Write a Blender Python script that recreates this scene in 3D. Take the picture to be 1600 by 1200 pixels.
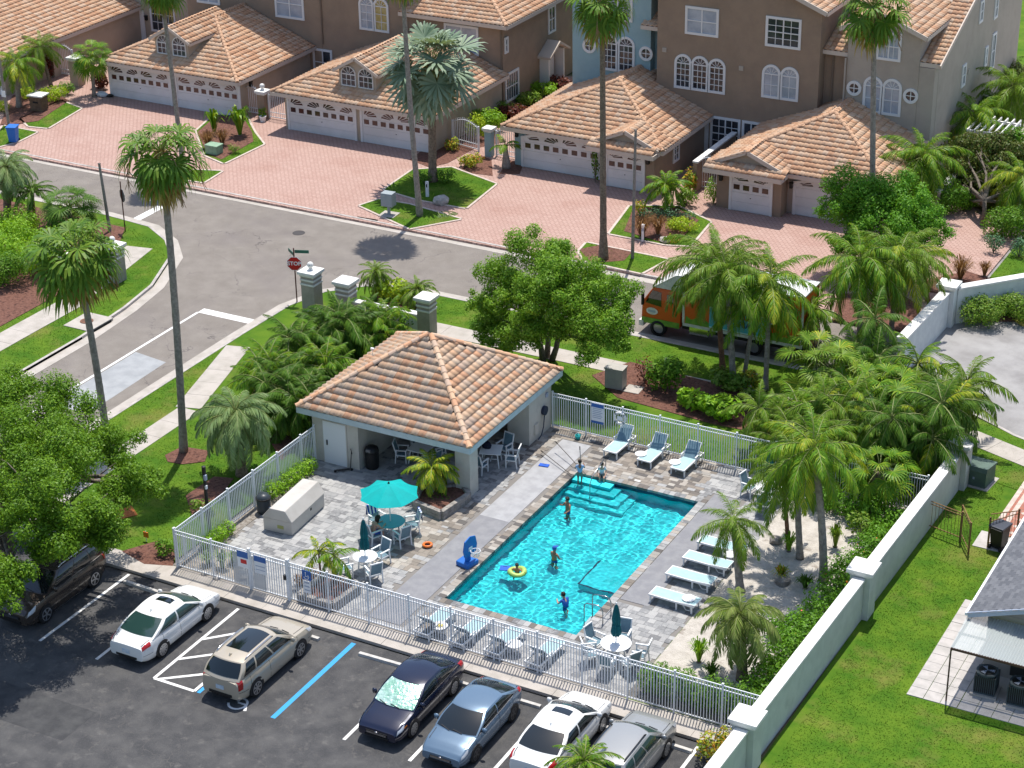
import bpy, bmesh, math, random
import numpy as np
from mathutils import Vector, Matrix, Euler
for _o in list(bpy.data.objects): bpy.data.objects.remove(_o)
S = bpy.context.scene
COL = S.collection
rnd = random.Random(11)
NP = np.random.RandomState(5)
PI = math.pi
R = math.radians

# ---------------------------------------------------------------- camera, sky, sun, exposure
cd = bpy.data.cameras.new('camera'); camo = bpy.data.objects.new('camera', cd); COL.objects.link(camo)
cd.sensor_width = 36; cd.lens = 70.07; cd.clip_start = 1; cd.clip_end = 3000
_r = Vector((0.8798603, 0.47500989, -0.01454133)); _u = Vector((-0.19682364, 0.3920856, 0.89862636)); _f = Vector((-0.43255786, 0.78780359, -0.43847373))
_m = Matrix((_r, _u, -_f)).transposed().to_4x4(); _m.translation = (34.3590254, -54.18858369, 41.84516237)
camo.matrix_world = _m; S.camera = camo
SUN_TO = Vector((0.09, -0.335, -1)).normalized()
w = bpy.data.worlds.new('World'); S.world = w; w.use_nodes = True
_n = w.node_tree.nodes; sky = _n.new('ShaderNodeTexSky'); sky.sky_type = 'NISHITA'; sky.sun_disc = False
sky.sun_elevation = math.asin(-SUN_TO.z); sky.sun_rotation = math.atan2(-SUN_TO.x, -SUN_TO.y)
sky.altitude = 0; sky.air_density = 1.0; sky.dust_density = 1.2; sky.ozone_density = 1.2
w.node_tree.links.new(sky.outputs[0], _n['Background'].inputs[0]); _n['Background'].inputs[1].default_value = 0.15
sl = bpy.data.lights.new('sun', 'SUN'); sl.energy = 4.5; sl.angle = R(0.53); sl.color = (1, 0.955, 0.88)
so = bpy.data.objects.new('sun', sl); COL.objects.link(so); so.rotation_euler = SUN_TO.to_track_quat('-Z', 'Y').to_euler(); so.location = (0, 0, 60)
S.view_settings.view_transform = 'Standard'; S.view_settings.look = 'None'; S.view_settings.gamma = 1
S.view_settings.use_curve_mapping = False; S.view_settings.exposure = 0.3
S.render.engine = 'CYCLES'; S.cycles.use_denoising = True
S.cycles.max_bounces = 8; S.cycles.transparent_max_bounces = 12; S.cycles.caustics_refractive = True; S.cycles.caustics_reflective = False

# ---------------------------------------------------------------- materials
MATS = {}
def mat(name, col, rough=.65, col2=None, vs=3., vlo=.4, vhi=.62, pal=None, bump=0, bs=40., metal=0, spec=.35, coat=0, dirt=None, ds=.5, dlo=.5, dhi=.75, leaf=0, alpha=1, detail=4, crack=None, cs=.25, cw=.006, speck=None):
    """procedural material: base colour, noise mix to col2, per-piece palette, dirt patches, bump"""
    if name in MATS: return MATS[name]
    m = bpy.data.materials.new(name); m.use_nodes = True; nt = m.node_tree; N = nt.nodes; L = nt.links
    b = N['Principled BSDF']; b.inputs['Roughness'].default_value = rough; b.inputs['Metallic'].default_value = metal
    b.inputs['Specular IOR Level'].default_value = spec; b.inputs['Coat Weight'].default_value = coat; b.inputs['Coat Roughness'].default_value = .05
    geo = N.new('ShaderNodeNewGeometry'); out = None
    def rgba(c): return (c[0], c[1], c[2], 1)
    if pal:
        oi = N.new('ShaderNodeObjectInfo'); ad = N.new('ShaderNodeMath'); ad.operation = 'ADD'; fr = N.new('ShaderNodeMath'); fr.operation = 'FRACT'
        L.new(geo.outputs['Random Per Island'], ad.inputs[0]); L.new(oi.outputs['Random'], ad.inputs[1]); L.new(ad.outputs[0], fr.inputs[0])
        rp = N.new('ShaderNodeValToRGB'); rp.color_ramp.interpolation = 'LINEAR' if leaf else 'CONSTANT'; e = rp.color_ramp.elements
        for i, c in enumerate(pal):
            el = e[i] if i < 2 else e.new(i / len(pal)); el.position = i / len(pal); el.color = rgba(c)
        L.new(fr.outputs[0], rp.inputs[0]); out = rp.outputs[0]
    tc = N.new('ShaderNodeTexCoord')
    def noise(scale, lo, hi, det=4):
        n = N.new('ShaderNodeTexNoise'); n.inputs['Scale'].default_value = scale; n.inputs['Detail'].default_value = det; n.inputs['Roughness'].default_value = .62
        L.new(geo.outputs['Position'], n.inputs['Vector']); mr = N.new('ShaderNodeMapRange'); mr.inputs[1].default_value = lo; mr.inputs[2].default_value = hi
        L.new(n.outputs[0], mr.inputs[0]); return mr.outputs[0]
    def mix(fac, a, c, mode='MIX'):
        x = N.new('ShaderNodeMix'); x.data_type = 'RGBA'; x.blend_type = mode
        if isinstance(fac, (int, float)): x.inputs[0].default_value = fac
        else: L.new(fac, x.inputs[0])
        for i, s in ((6, a), (7, c)):
            if isinstance(s, tuple): x.inputs[i].default_value = rgba(s)
            else: L.new(s, x.inputs[i])
        return x.outputs[2]
    if out is None: out = tuple(col)
    if col2 is not None: out = mix(noise(vs, vlo, vhi, detail), out, tuple(col2))
    if dirt is not None: out = mix(noise(ds, dlo, dhi, 6), out, tuple(dirt))
    if speck is not None: out = mix(noise(38., .6, .7, 2), out, tuple(speck))
    if crack is not None:
        wn = N.new('ShaderNodeTexNoise'); wn.inputs['Scale'].default_value = cs * 5; wn.inputs['Detail'].default_value = 6; L.new(geo.outputs['Position'], wn.inputs['Vector'])
        va = N.new('ShaderNodeVectorMath'); va.operation = 'MULTIPLY_ADD'; va.inputs[1].default_value = (.9 / cs * .5,) * 3; L.new(wn.outputs['Color'], va.inputs[0]); L.new(geo.outputs['Position'], va.inputs[2])
        vo = N.new('ShaderNodeTexVoronoi'); vo.feature = 'DISTANCE_TO_EDGE'; vo.inputs['Scale'].default_value = cs; L.new(va.outputs[0], vo.inputs['Vector'])
        cr = N.new('ShaderNodeMapRange'); cr.inputs[1].default_value = cw * .3; cr.inputs[2].default_value = cw; cr.inputs[3].default_value = 1; cr.inputs[4].default_value = 0; L.new(vo.outputs['Distance'], cr.inputs[0])
        mm = N.new('ShaderNodeMath'); mm.operation = 'MULTIPLY'; L.new(cr.outputs[0], mm.inputs[0]); L.new(noise(cs * 1.7, .45, .6, 3), mm.inputs[1]); out = mix(mm.outputs[0], out, tuple(crack))
    if isinstance(out, tuple): b.inputs['Base Color'].default_value = rgba(out)
    else: L.new(out, b.inputs['Base Color'])
    if bump:
        n = N.new('ShaderNodeTexNoise'); n.inputs['Scale'].default_value = bs; n.inputs['Detail'].default_value = 5; L.new(geo.outputs['Position'], n.inputs['Vector'])
        bp = N.new('ShaderNodeBump'); bp.inputs['Strength'].default_value = bump; bp.inputs['Distance'].default_value = .05; L.new(n.outputs[0], bp.inputs['Height']); L.new(bp.outputs[0], b.inputs['Normal'])
    if leaf:
        t = N.new('ShaderNodeBsdfTranslucent'); ms = N.new('ShaderNodeMixShader'); ms.inputs[0].default_value = leaf
        if isinstance(out, tuple): t.inputs[0].default_value = rgba(out)
        else:
            hs = mix(1.0, out, (1.25, 1.15, .45), 'MULTIPLY'); L.new(hs, t.inputs[0])
        L.new(b.outputs[0], ms.inputs[1]); L.new(t.outputs[0], ms.inputs[2]); L.new(ms.outputs[0], N['Material Output'].inputs[0])
    if alpha < 1: b.inputs['Alpha'].default_value = alpha
    m['nt'] = 1; MATS[name] = m; return m

def paint(name, col, rough=.35, metal=0.0, coat=.6, spec=.5): return mat(name, col, rough, metal=metal, coat=coat, spec=spec)

# ---------------------------------------------------------------- mesh builder
class MB:
    def __init__(s): s.v = []; s.f = []; s.m = []
    def add(s, vs, fs, m=0):
        o = len(s.v); s.v += [tuple(x) for x in vs]; s.f += [tuple(i + o for i in q) for q in fs]; s.m += [m] * len(fs); return s
    def b(s, x0, y0, z0, x1, y1, z1, m=0):
        return s.add([(x0, y0, z0), (x1, y0, z0), (x1, y1, z0), (x0, y1, z0), (x0, y0, z1), (x1, y0, z1), (x1, y1, z1), (x0, y1, z1)],
                     [(3, 2, 1, 0), (4, 5, 6, 7), (0, 1, 5, 4), (1, 2, 6, 5), (2, 3, 7, 6), (3, 0, 4, 7)], m)
    def box(s, c, d, rz=0, m=0, rx=0, ry=0):
        M = Euler((rx, ry, rz)).to_matrix(); c = Vector(c); h = [k / 2 for k in d]; vs = []
        for sz in (-1, 1):
            for sx, sy in ((-1, -1), (1, -1), (1, 1), (-1, 1)): vs.append(c + M @ Vector((sx * h[0], sy * h[1], sz * h[2])))
        return s.add(vs, [(3, 2, 1, 0), (4, 5, 6, 7), (0, 1, 5, 4), (1, 2, 6, 5), (2, 3, 7, 6), (3, 0, 4, 7)], m)
    def beam(s, p, q, w, h=None, m=0):
        p, q = Vector(p), Vector(q); h = h or w; d = (q - p).normalized(); up = Vector((0, 0, 1)) if abs(d.z) < .95 else Vector((0, 1, 0))
        a = d.cross(up).normalized() * w / 2; c = a.cross(d).normalized() * h / 2
        return s.add([p - a - c, p + a - c, p + a + c, p - a + c, q - a - c, q + a - c, q + a + c, q - a + c], [(0, 1, 2, 3), (7, 6, 5, 4), (0, 4, 5, 1), (1, 5, 6, 2), (2, 6, 7, 3), (3, 7, 4, 0)], m)
    def tube(s, pts, rad, n=8, m=0, cap=True):
        pts = [Vector(p) for p in pts]; k = len(pts); rad = rad if isinstance(rad, (list, tuple)) else [rad] * k; vs = []; a = None
        for i, p in enumerate(pts):
            d = (pts[min(i + 1, k - 1)] - pts[max(i - 1, 0)]).normalized()
            if a is None: a = d.orthogonal().normalized()
            else: a = (a - d * a.dot(d)).normalized()
            c = d.cross(a)
            for j in range(n):
                t = 2 * PI * j / n; vs.append(p + (a * math.cos(t) + c * math.sin(t)) * rad[i])
        fs = [(i * n + j, i * n + (j + 1) % n, (i + 1) * n + (j + 1) % n, (i + 1) * n + j) for i in range(k - 1) for j in range(n)]
        if cap: fs += [tuple(range(n - 1, -1, -1)), tuple(range((k - 1) * n, k * n))]
        return s.add(vs, fs, m)
    def lathe(s, prof, n=16, c=(0, 0, 0), m=0, sx=1, sy=1):
        vs = [(c[0] + r * math.cos(2 * PI * j / n) * sx, c[1] + r * math.sin(2 * PI * j / n) * sy, c[2] + z) for r, z in prof for j in range(n)]
        k = len(prof); fs = [(i * n + j, i * n + (j + 1) % n, (i + 1) * n + (j + 1) % n, (i + 1) * n + j) for i in range(k - 1) for j in range(n)]
        if prof[0][0] > 1e-4: fs.append(tuple(range(n - 1, -1, -1)))
        if prof[-1][0] > 1e-4: fs.append(tuple(range((k - 1) * n, k * n)))
        return s.add(vs, fs, m)
    def ball(s, c, r, n=12, m=0, k=8, sz=1):
        return s.lathe([(r * math.sin(PI * i / k) + 1e-5, -r * sz * math.cos(PI * i / k)) for i in range(k + 1)], n, c, m)
    def prism(s, poly, z0, z1, m=0, ax=None):
        """poly (a,b) extruded z0..z1; ax: None = ground plan, 'y' = poly is (x,z) extruded along y, 'x' = poly is (y,z) extruded along x"""
        ar = sum(poly[i][0] * poly[(i + 1) % len(poly)][1] - poly[(i + 1) % len(poly)][0] * poly[i][1] for i in range(len(poly)))
        poly = list(poly) if ar > 0 else list(poly)[::-1]; n = len(poly)
        g = (lambda p, z: (p[0], p[1], z)) if ax is None else ((lambda p, z: (p[0], z, p[1])) if ax == 'y' else (lambda p, z: (z, p[0], p[1])))
        vs = [g(p, z0) for p in poly] + [g(p, z1) for p in poly]
        fs = [tuple(range(n - 1, -1, -1)), tuple(range(n, 2 * n))] + [(i, (i + 1) % n, n + (i + 1) % n, n + i) for i in range(n)]
        if ax == 'y': fs = [q[::-1] for q in fs]
        return s.add(vs, fs, m)
    def mesh(s, name, mats, smooth=False):
        me = bpy.data.meshes.new(name); me.from_pydata(s.v, [], s.f)
        for k in (mats if isinstance(mats, (list, tuple)) else [mats]): me.materials.append(k)
        if any(s.m): me.polygons.foreach_set('material_index', s.m)
        if smooth: me.polygons.foreach_set('use_smooth', [True] * len(s.f))
        me.update(); return me
    def build(s, name, mats, parent=None, smooth=False, loc=None, bevel=0):
        o = link(name, s.mesh(name, mats, smooth), parent, loc)
        if bevel:
            d = o.modifiers.new('bevel', 'BEVEL'); d.width = bevel; d.segments = 2; d.limit_method = 'ANGLE'; d.angle_limit = R(40)
        if smooth == 2: sm_angle(o)
        return o
def sm_angle(o, a=35):
    me = o.data
    try: me.set_sharp_from_angle(angle=R(a))
    except Exception: pass
def link(name, me, parent=None, loc=None, rot=None, scale=None):
    o = bpy.data.objects.new(name, me); COL.objects.link(o)
    if parent: o.parent = parent
    if loc is not None: o.location = loc
    if rot is not None: o.rotation_euler = rot
    if scale is not None: o.scale = scale if hasattr(scale, '__len__') else (scale,) * 3
    return o
def tag(o, label=None, cat=None, group=None, kind=None):
    if label: o['label'] = label
    if cat: o['category'] = cat
    if group: o['group'] = group
    if kind: o['kind'] = kind
    return o
def thing(name, label, cat, loc=(0, 0, 0), rz=0, group=None):
    if len(loc) == 2: loc = (loc[0], loc[1], 0)
    o = bpy.data.objects.new(name, None); o.empty_display_size = .3; COL.objects.link(o); o.location = loc; o.rotation_euler = (0, 0, rz)
    return tag(o, label, cat, group)
def struct(o): o['kind'] = 'structure'; return o
KIDS = {}
def kids(o): return [c for c in o.children]
def copy_tree(o, parent=None, level=0):
    c = o.copy(); COL.objects.link(c)
    if parent: c.parent = parent; c.matrix_parent_inverse = Matrix()
    for ch in kids(o): copy_tree(ch, c, level + 1)
    return c
def dup(o, loc, rz, label, group=None):
    c = copy_tree(o); c.location = loc if len(loc) == 3 else (loc[0], loc[1], 0); c.rotation_euler = (0, 0, rz); c['label'] = label
    if group: c['group'] = group
    return c
def inside(p, poly):
    x, y = p; r = False; j = len(poly) - 1
    for i in range(len(poly)):
        a, b = poly[i], poly[j]
        if (a[1] > y) != (b[1] > y) and x < (b[0] - a[0]) * (y - a[1]) / (b[1] - a[1]) + a[0]: r = not r
        j = i
    return r
def text_mesh(txt, size, mt, name='lettering', parent=None, mtx=None, extrude=.004, align='CENTER', bold=0):
    cu = bpy.data.curves.new(name, 'FONT'); cu.body = txt; cu.size = size; cu.align_x = align; cu.align_y = 'CENTER'; cu.extrude = extrude; cu.resolution_u = 3; cu.offset = bold
    t = bpy.data.objects.new(name, cu); COL.objects.link(t); dg = bpy.context.evaluated_depsgraph_get(); me = bpy.data.meshes.new_from_object(t.evaluated_get(dg))
    COL.objects.unlink(t); bpy.data.objects.remove(t); me.materials.clear(); me.materials.append(mt); o = link(name, me, parent)
    if mtx is not None: o.matrix_local = mtx
    return o

# ---------------------------------------------------------------- ground materials
GRASS = mat('lawn_grass', (.05, .125, .009), .9, (.1, .175, .014), .8, .36, .66, bump=.35, bs=30, spec=.1, dirt=(.2, .175, .05), ds=.42, dlo=.52, dhi=.82)
BLADE = mat('grass_blades', (.1, .2, .015), .8, pal=[(.05, .135, .009), (.068, .16, .011), (.09, .18, .014), (.06, .15, .009), (.11, .18, .02)], spec=.1, leaf=.3, dirt=(.2, .18, .05), ds=.42, dlo=.5, dhi=.8, col2=(.04, .11, .008), vs=.8, vlo=.62, vhi=.36)
ASPH = mat('street_asphalt', (.195, .173, .152), .92, (.245, .22, .195), .9, .35, .7, bump=.5, bs=60, spec=.2, dirt=(.165, .145, .14), ds=.22, dlo=.5, dhi=.85, detail=9, crack=(.125, .11, .105), cs=.22, cw=.008, speck=(.32, .28, .265))
LOT = mat('parking_asphalt', (.055, .055, .058), .85, (.11, .107, .105), 1.1, .4, .75, bump=.6, bs=55, spec=.3, dirt=(.17, .16, .15), ds=2.6, dlo=.58, dhi=.85, detail=10, crack=(.1, .095, .09), cs=.7, cw=.016, speck=(.12, .115, .11))
SEAL = mat('patched_asphalt', (.045, .045, .048), .8, (.075, .075, .075), 2.2, .4, .7, bump=.5, bs=60, spec=.3)
CONC = mat('pale_concrete', (.44, .4, .36), .85, (.35, .32, .28), 1.3, .4, .7, bump=.25, bs=35, pal=None, dirt=(.29, .26, .22), ds=.9, dlo=.58, dhi=.8)
CURB = mat('kerb_concrete', (.47, .43, .4), .88, (.37, .34, .32), 2, bump=.3, bs=30, dirt=(.22, .2, .18), ds=1.5)
MULCH = mat('bark_mulch', (.135, .058, .04), .95, (.21, .1, .072), 9, .35, .65, bump=1, bs=30, dirt=(.05, .02, .015), ds=6, dlo=.5, dhi=.7)
SAND = mat('white_sand', (.5, .46, .41), .95, (.37, .335, .29), 2.4, .4, .7, bump=.8, bs=18, dirt=(.17, .13, .1), ds=1.3, dlo=.6, dhi=.75)
WLINE = mat('white_road_paint', (.72, .71, .69), .7, (.5, .49, .47), 5, .5, .8)
BLINE = mat('blue_road_paint', (.03, .3, .62), .6, (.05, .22, .42), 5, .5, .8)
SOIL = mat('soil', (.2, .16, .11), .95, (.12, .14, .04), .4, bump=.5, bs=10)
GRAYWALK = mat('grey_deck_coating', (.2, .2, .215), .75, (.24, .24, .25), 2, bump=.2, bs=60)
LIGHTWALK = mat('pale_deck_coating', (.36, .36, .37), .75, (.3, .3, .31), 2, bump=.2, bs=60)
EDGING = mat('drive_edging', (.55, .47, .41), .85, (.45, .36, .31), 3)

def brick_mat(name, c1, c2, mortar, sx, ang=0):
    m = bpy.data.materials.new(name); m.use_nodes = True; nt = m.node_tree; N = nt.nodes; L = nt.links; b = N['Principled BSDF']; b.inputs['Roughness'].default_value = .85
    b.inputs['Specular IOR Level'].default_value = .2
    g = N.new('ShaderNodeNewGeometry'); mp = N.new('ShaderNodeMapping'); mp.inputs['Rotation'].default_value = (0, 0, ang); L.new(g.outputs['Position'], mp.inputs[0])
    br = N.new('ShaderNodeTexBrick'); br.inputs['Scale'].default_value = 1; br.inputs['Brick Width'].default_value = sx; br.inputs['Row Height'].default_value = sx / 2; br.inputs['Mortar Size'].default_value = .03; br.inputs['Bias'].default_value = -.1
    br.inputs['Color1'].default_value = (*c1, 1); br.inputs['Color2'].default_value = (*c2, 1); br.inputs['Mortar'].default_value = (*mortar, 1); L.new(mp.outputs[0], br.inputs[0])
    n = N.new('ShaderNodeTexNoise'); n.inputs['Scale'].default_value = .35; n.inputs['Detail'].default_value = 7; L.new(g.outputs['Position'], n.inputs['Vector'])
    mr = N.new('ShaderNodeMapRange'); mr.inputs[1].default_value = .48; mr.inputs[2].default_value = .75; L.new(n.outputs[0], mr.inputs[0])
    x = N.new('ShaderNodeMix'); x.data_type = 'RGBA'; x.blend_type = 'MULTIPLY'; L.new(mr.outputs[0], x.inputs[0]); L.new(br.outputs[0], x.inputs[6]); x.inputs[7].default_value = (.9, .84, .82, 1); L.new(x.outputs[2], b.inputs['Base Color'])
    bp = N.new('ShaderNodeBump'); bp.inputs['Strength'].default_value = .8; bp.inputs['Distance'].default_value = .012; bp.invert = True; L.new(br.outputs['Fac'], bp.inputs['Height']); L.new(bp.outputs[0], b.inputs['Normal']); return m
PAVE = brick_mat('pink_drive_pavers', (.49, .335, .285), (.43, .28, .235), (.32, .205, .17), .34, R(8))
TILEPAVE = brick_mat('terracotta_path_tiles', (.36, .14, .1), (.42, .19, .14), (.3, .16, .12), .5, 0)

# ---------------------------------------------------------------- big sheets
POOL = (-.2, 2.88, 5.65, 14.5)      # x0 y0 x1 y1, inner edge of the coping
def holed(mb, x0, y0, x1, y1, h, z0, z1):
    a, b, c, d = h
    for q in ((x0, y0, x1, b), (x0, d, x1, y1), (x0, b, a, d), (c, b, x1, d)): mb.b(q[0], q[1], z0, q[2], q[3], z1)
g = MB(); holed(g, -1500, -1500, 1500, 1500, (POOL[0] - .3, POOL[1] - .3, POOL[2] + .3, POOL[3] + .3), -.5, -.16); struct(g.build('ground', SOIL))
def pad(name, poly, mt, z0=-.16, z1=0., kind='structure'):
    o = MB().prism(poly, z0, z1).build(name, mt); o['kind'] = kind; return o
LAWNS = []
def lawn(poly, z1=0., z0=-.16, name='lawn', dens=1):
    LAWNS.append((poly, z1, dens)); return pad(name, poly, GRASS, z0, z1)

pad('street', [(-140, 26), (8.9, 26), (8.9, 36.6), (-140, 36.6)], ASPH, -.155, -.13)
pad('side_street', [(-48, -60), (-19, -60), (-19, 26), (-48, 26)], ASPH, -.155, -.13)
pad('parking_lot', [(-19.2, -60), (14, -60), (14, -1.05), (-19.2, -1.05)], LOT, -.155, -.12)
pad('entry_road', [(9.1, 24), (60, 24), (60, 52), (9.1, 52)], mat('grey_road_concrete', (.3, .29, .285), .9, (.23, .22, .215), .5, bump=.3, bs=30, dirt=(.38, .37, .36), ds=.3), -.155, -.1)
# grass blocks
WEST = [(-29, -60), (-29, 16), (-29.4, 20), (-29.9, 23), (-31.5, 26.8), (-33.2, 28.6), (-35.4, 29.9), (-38.9, 30.3), (-140, 30.3), (-140, -60)]
BLOCK = [(-22, -60), (-19.2, -60), (-19.2, -1.05), (14.4, -1.05), (14.8, 20), (14.2, 24.6), (12.6, 27.6), (8.9, 28.75), (-17.5, 28.75), (-19.6, 28.1), (-21.2, 26.4), (-21.9, 24), (-22, 20)]
pad('west_verge', WEST, GRASS); LAWNS.append(([p for p in [(-37.5, 8), (-29.3, 8), (-29.3, 16), (-29.8, 20), (-30.2, 22.8), (-31.8, 26.6), (-33.5, 28.3), (-37.5, 29.6)]], 0, 1))
g = MB(); 
for q in ([(-22, -60), (-19.2, -60), (-19.2, -.95), (-19.2, 28.3), (-21.2, 26.4), (-21.9, 24), (-22, 20)], [(-19.2, -.95), (-11.4, -.95), (-11.4, 28.75), (-17.5, 28.75), (-19.2, 28.3)], [(-11.4, 18.2), (9, 18.2), (14.7, 18.2), (14.8, 20), (14.2, 24.6), (12.6, 27.6), (8.9, 28.75), (-11.4, 28.75)], [(9, -.08), (14.6, -.08), (14.7, 18.2), (9, 18.2)]): g.prism(q, -.16, 0)
struct(g.build('pool_block_lawn', GRASS))
LAWNS += [([(-21.9, 4), (-19.9, 4), (-19.9, 12), (-21.2, 17.5), (-21.8, 18)], 0, 1), ([(-18.4, -1), (-11.5, 0), (-11.5, 18), (-13, 22), (-20, 17.5), (-18.4, 12)], 0, 1), ([(-16, 25.8), (8.5, 25.8), (8.5, 28.5), (-16, 28.5)], 0, 1), ([(-9, 21.5), (-2, 20.5), (-2, 24), (-9, 24)], 0, 1), ([(-3, 18.1), (8.5, 18.1), (8.5, 20), (-3, 20)], 0, 1)]
pad('side_lawn', [(14.5, -40), (40, -40), (40, 24), (14.95, 24)], GRASS, -.16, -.02)
LAWNS.append(([(15.2, -6), (24, -6), (24, 4.85), (17.9, 4.85), (17.9, 11.7), (18.2, 12), (18.2, 16.1), (17, 16.1), (17.2, 19), (16.6, 23), (15.2, 23)], -.02, 1.3))

# kerbs follow the block edges
def strip(pts, wd, z0, z1, side=1, closed=False):
    mb = MB(); n = len(pts); off = []
    for i, p in enumerate(pts):
        a = Vector(pts[max(i - 1, 0)]); c = Vector(pts[min(i + 1, n - 1)]); d = (c - a).normalized(); off.append((p[0] - d.y * wd * side, p[1] + d.x * wd * side))
    for i in range(n - 1): mb.prism([pts[i], pts[i + 1], off[i + 1], off[i]], z0, z1)
    return mb
def arc(c, r, a0, a1, n=10): return [(c[0] + r * math.cos(R(a0 + (a1 - a0) * i / n)), c[1] + r * math.sin(R(a0 + (a1 - a0) * i / n))) for i in range(n + 1)]
def kerb(pts, side=1):
    o = struct(strip(pts, .16, -.15, .02, side).build('kerb', CURB)); g2 = strip(pts, -.6, -.15, -.118, side).build('kerb_gutter', CONC, o); return o
kerb([(-29, -40), (-29, 8), (-29, 16), (-29.35, 20), (-29.9, 23), (-31.5, 26.8), (-33.2, 28.6), (-35.4, 29.9), (-38.9, 30.3), (-80, 30.3)], 1)
kerb([(9, 28.75), (-4, 28.75), (-17.5, 28.75), (-19.6, 28.1), (-21.2, 26.4), (-21.9, 24), (-22, 20), (-22, 8), (-22, -40)], 1)
kerb([(-80, 36.3), (-40, 36.3), (-20, 36.15), (-6, 35.9), (8.9, 35.7)], 1)
# pavements in slabs, each slab a piece
def slabs(name, path, wd, step=1.5, mt=CONC, z1=.025):
    root = thing(name, None, None, (0, 0, 0)); del_keys = [k for k in root.keys()]; root['kind'] = 'structure'
    for i in range(len(path) - 1):
        a, b = Vector(path[i]), Vector(path[i + 1]); L = (b - a).length; d = (b - a) / L; nrm = Vector((-d.y, d.x)); k = max(1, round(L / step))
        for j in range(k):
            p = a + d * (L * j / k + .006); q = a + d * (L * (j + 1) / k - .006); h = wd / 2
            MB().prism([tuple(p - nrm * h), tuple(q - nrm * h), tuple(q + nrm * h), tuple(p + nrm * h)], -.1, z1 + rnd.uniform(-.004, .004)).build('slab', mt, root)
    return root
slabs('front_walk', [(-18.9, -.5), (13.9, -.5)], 1.06, 1.8)
slabs('pavement', [(-19.15, -.05), (-19.15, 11.8)], 1.15)
slabs('pavement', [(-19.3, 11.9), (-21.2, 18.6)], 1.25)
slabs('pavement', [(-19, 24.9), (8.6, 24.9)], 1.3)
slabs('pavement', [(-32.3, 2), (-32.3, 19.5)], 1.5)
slabs('pavement', [(-32.5, 19.6), (-33.9, 27)], 1.6)
# storm drain on the west kerb
t = thing('storm_drain', 'square concrete storm drain top with iron lid beside the side street', 'drain', (-30, 17.6, 0))
MB().b(-.75, -.95, -.1, .95, .95, .035).build('drain_top', CONC, t); MB().lathe([(0, .04), (.33, .04), (.35, .055), (0, .06)], 20).build('lid', mat('rusty_iron', (.12, .06, .04), .8, (.2, .09, .05), 8), t)
MB().b(.955, -.75, -.13, 1.0, .75, 0).build('inlet', mat('dark_hole', (.01, .01, .01), .9), t)
t = thing('manhole_cover', 'dark round manhole cover set in the middle of the street', 'manhole', (-27.28, 33.07, -0.13)); MB().lathe([(0, 0), (.36, 0), (.36, .012), (.3, .014), (.29, .01), (0, .012)], 24).build('cover', mat('iron', (.05, .045, .045), .7), t)

# ---------------------------------------------------------------- painted markings
def bar(name, p, q, wd, mt, z): 
    mb = MB(); a, b = Vector(p[:2]), Vector(q[:2]); d = (b - a).normalized(); nr = Vector((-d.y, d.x)) * wd / 2
    o = mb.prism([tuple(a - nr), tuple(b - nr), tuple(b + nr), tuple(a + nr)], z, z + .004).build(name, mt); o['kind'] = 'structure'; return o
ZL, ZS = -.119, -.129
bar('stop_line', (-25.75, 21.65), (-22.15, 21.65), .55, WLINE, ZS); bar('lane_line', (-25.75, 21.4), (-25.75, -20), .15, WLINE, ZS)
bar('stop_line', (-37, 30.1), (-37, 33), .55, WLINE, ZS)
pad('street_patch', [(-25.6, 16), (-23.5, 15.7), (-23.35, 9.5), (-25.6, 9.5)], mat('grey_patch', (.34, .35, .36), .85, (.28, .29, .3), 1.2, bump=.3, bs=50), -.131, -.126)
Y0, Y1 = -6.6, -1.25
xs = [(-12.54, -6.68, -0.12)[0], (-9.80, -6.73, -0.12)[0], (-7.09, -6.67, -0.12)[0], (-5.26, -6.69, -0.12)[0]]
for x in xs[:3]: bar('stall_line', (x, Y0), (x, Y1 if x > xs[0] else Y1 + .1), .13, WLINE, ZL)
bar('stall_line', (xs[3], Y0), (xs[3], Y1), .13, WLINE, ZL); bar('stall_line', (xs[2], Y0), (xs[3], Y0), .13, WLINE, ZL + .001)
for a, b in (((-6.88, -6.56, -0.12), (-5.51, -5.48, -0.12)), ((-7.04, -5.17, -0.12), (-5.85, -4.13, -0.12)), ((-7.05, -3.67, -0.12), (-5.98, -2.57, -0.12))): bar('hatch_line', a, b, .13, WLINE, ZL + .002)
bar('accessible_line', (xs[3] + .2, Y0 - .02), (xs[3] + .2, Y1), .15, BLINE, ZL)
bb = (-1.74, -6.67, -0.12); bar('accessible_line', (bb[0], bb[1]), (bb[0], Y1), .2, BLINE, ZL)
for q in ((1.24, -6.69, -0.12), (3.93, -6.72, -0.12)): bar('stall_line', (q[0], Y0), (q[0], Y1), .13, WLINE, ZL)
for i in (1, 2, 3): bar('stall_line', ((3.93, -6.72, -0.12)[0] + 2.85 * i, Y0), ((3.93, -6.72, -0.12)[0] + 2.85 * i, Y1), .13, WLINE, ZL)
pad('asphalt_patch', [(-11.08, -10.50, -0.12)[:2], (-13.89, -7.31, -0.12)[:2], (-10.30, -10.01, -0.12)[:2], (-4.29, -10.46, -0.12)[:2], (-4.09, -11.78, -0.12)[:2]], SEAL, -.121, -.1175) if 0 else None
pad('asphalt_patch', [(-40, -9.6), (-7.6, -9.3), (-7.6, -11.2), (-40, -11.5)], SEAL, -.121, -.1165)
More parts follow.
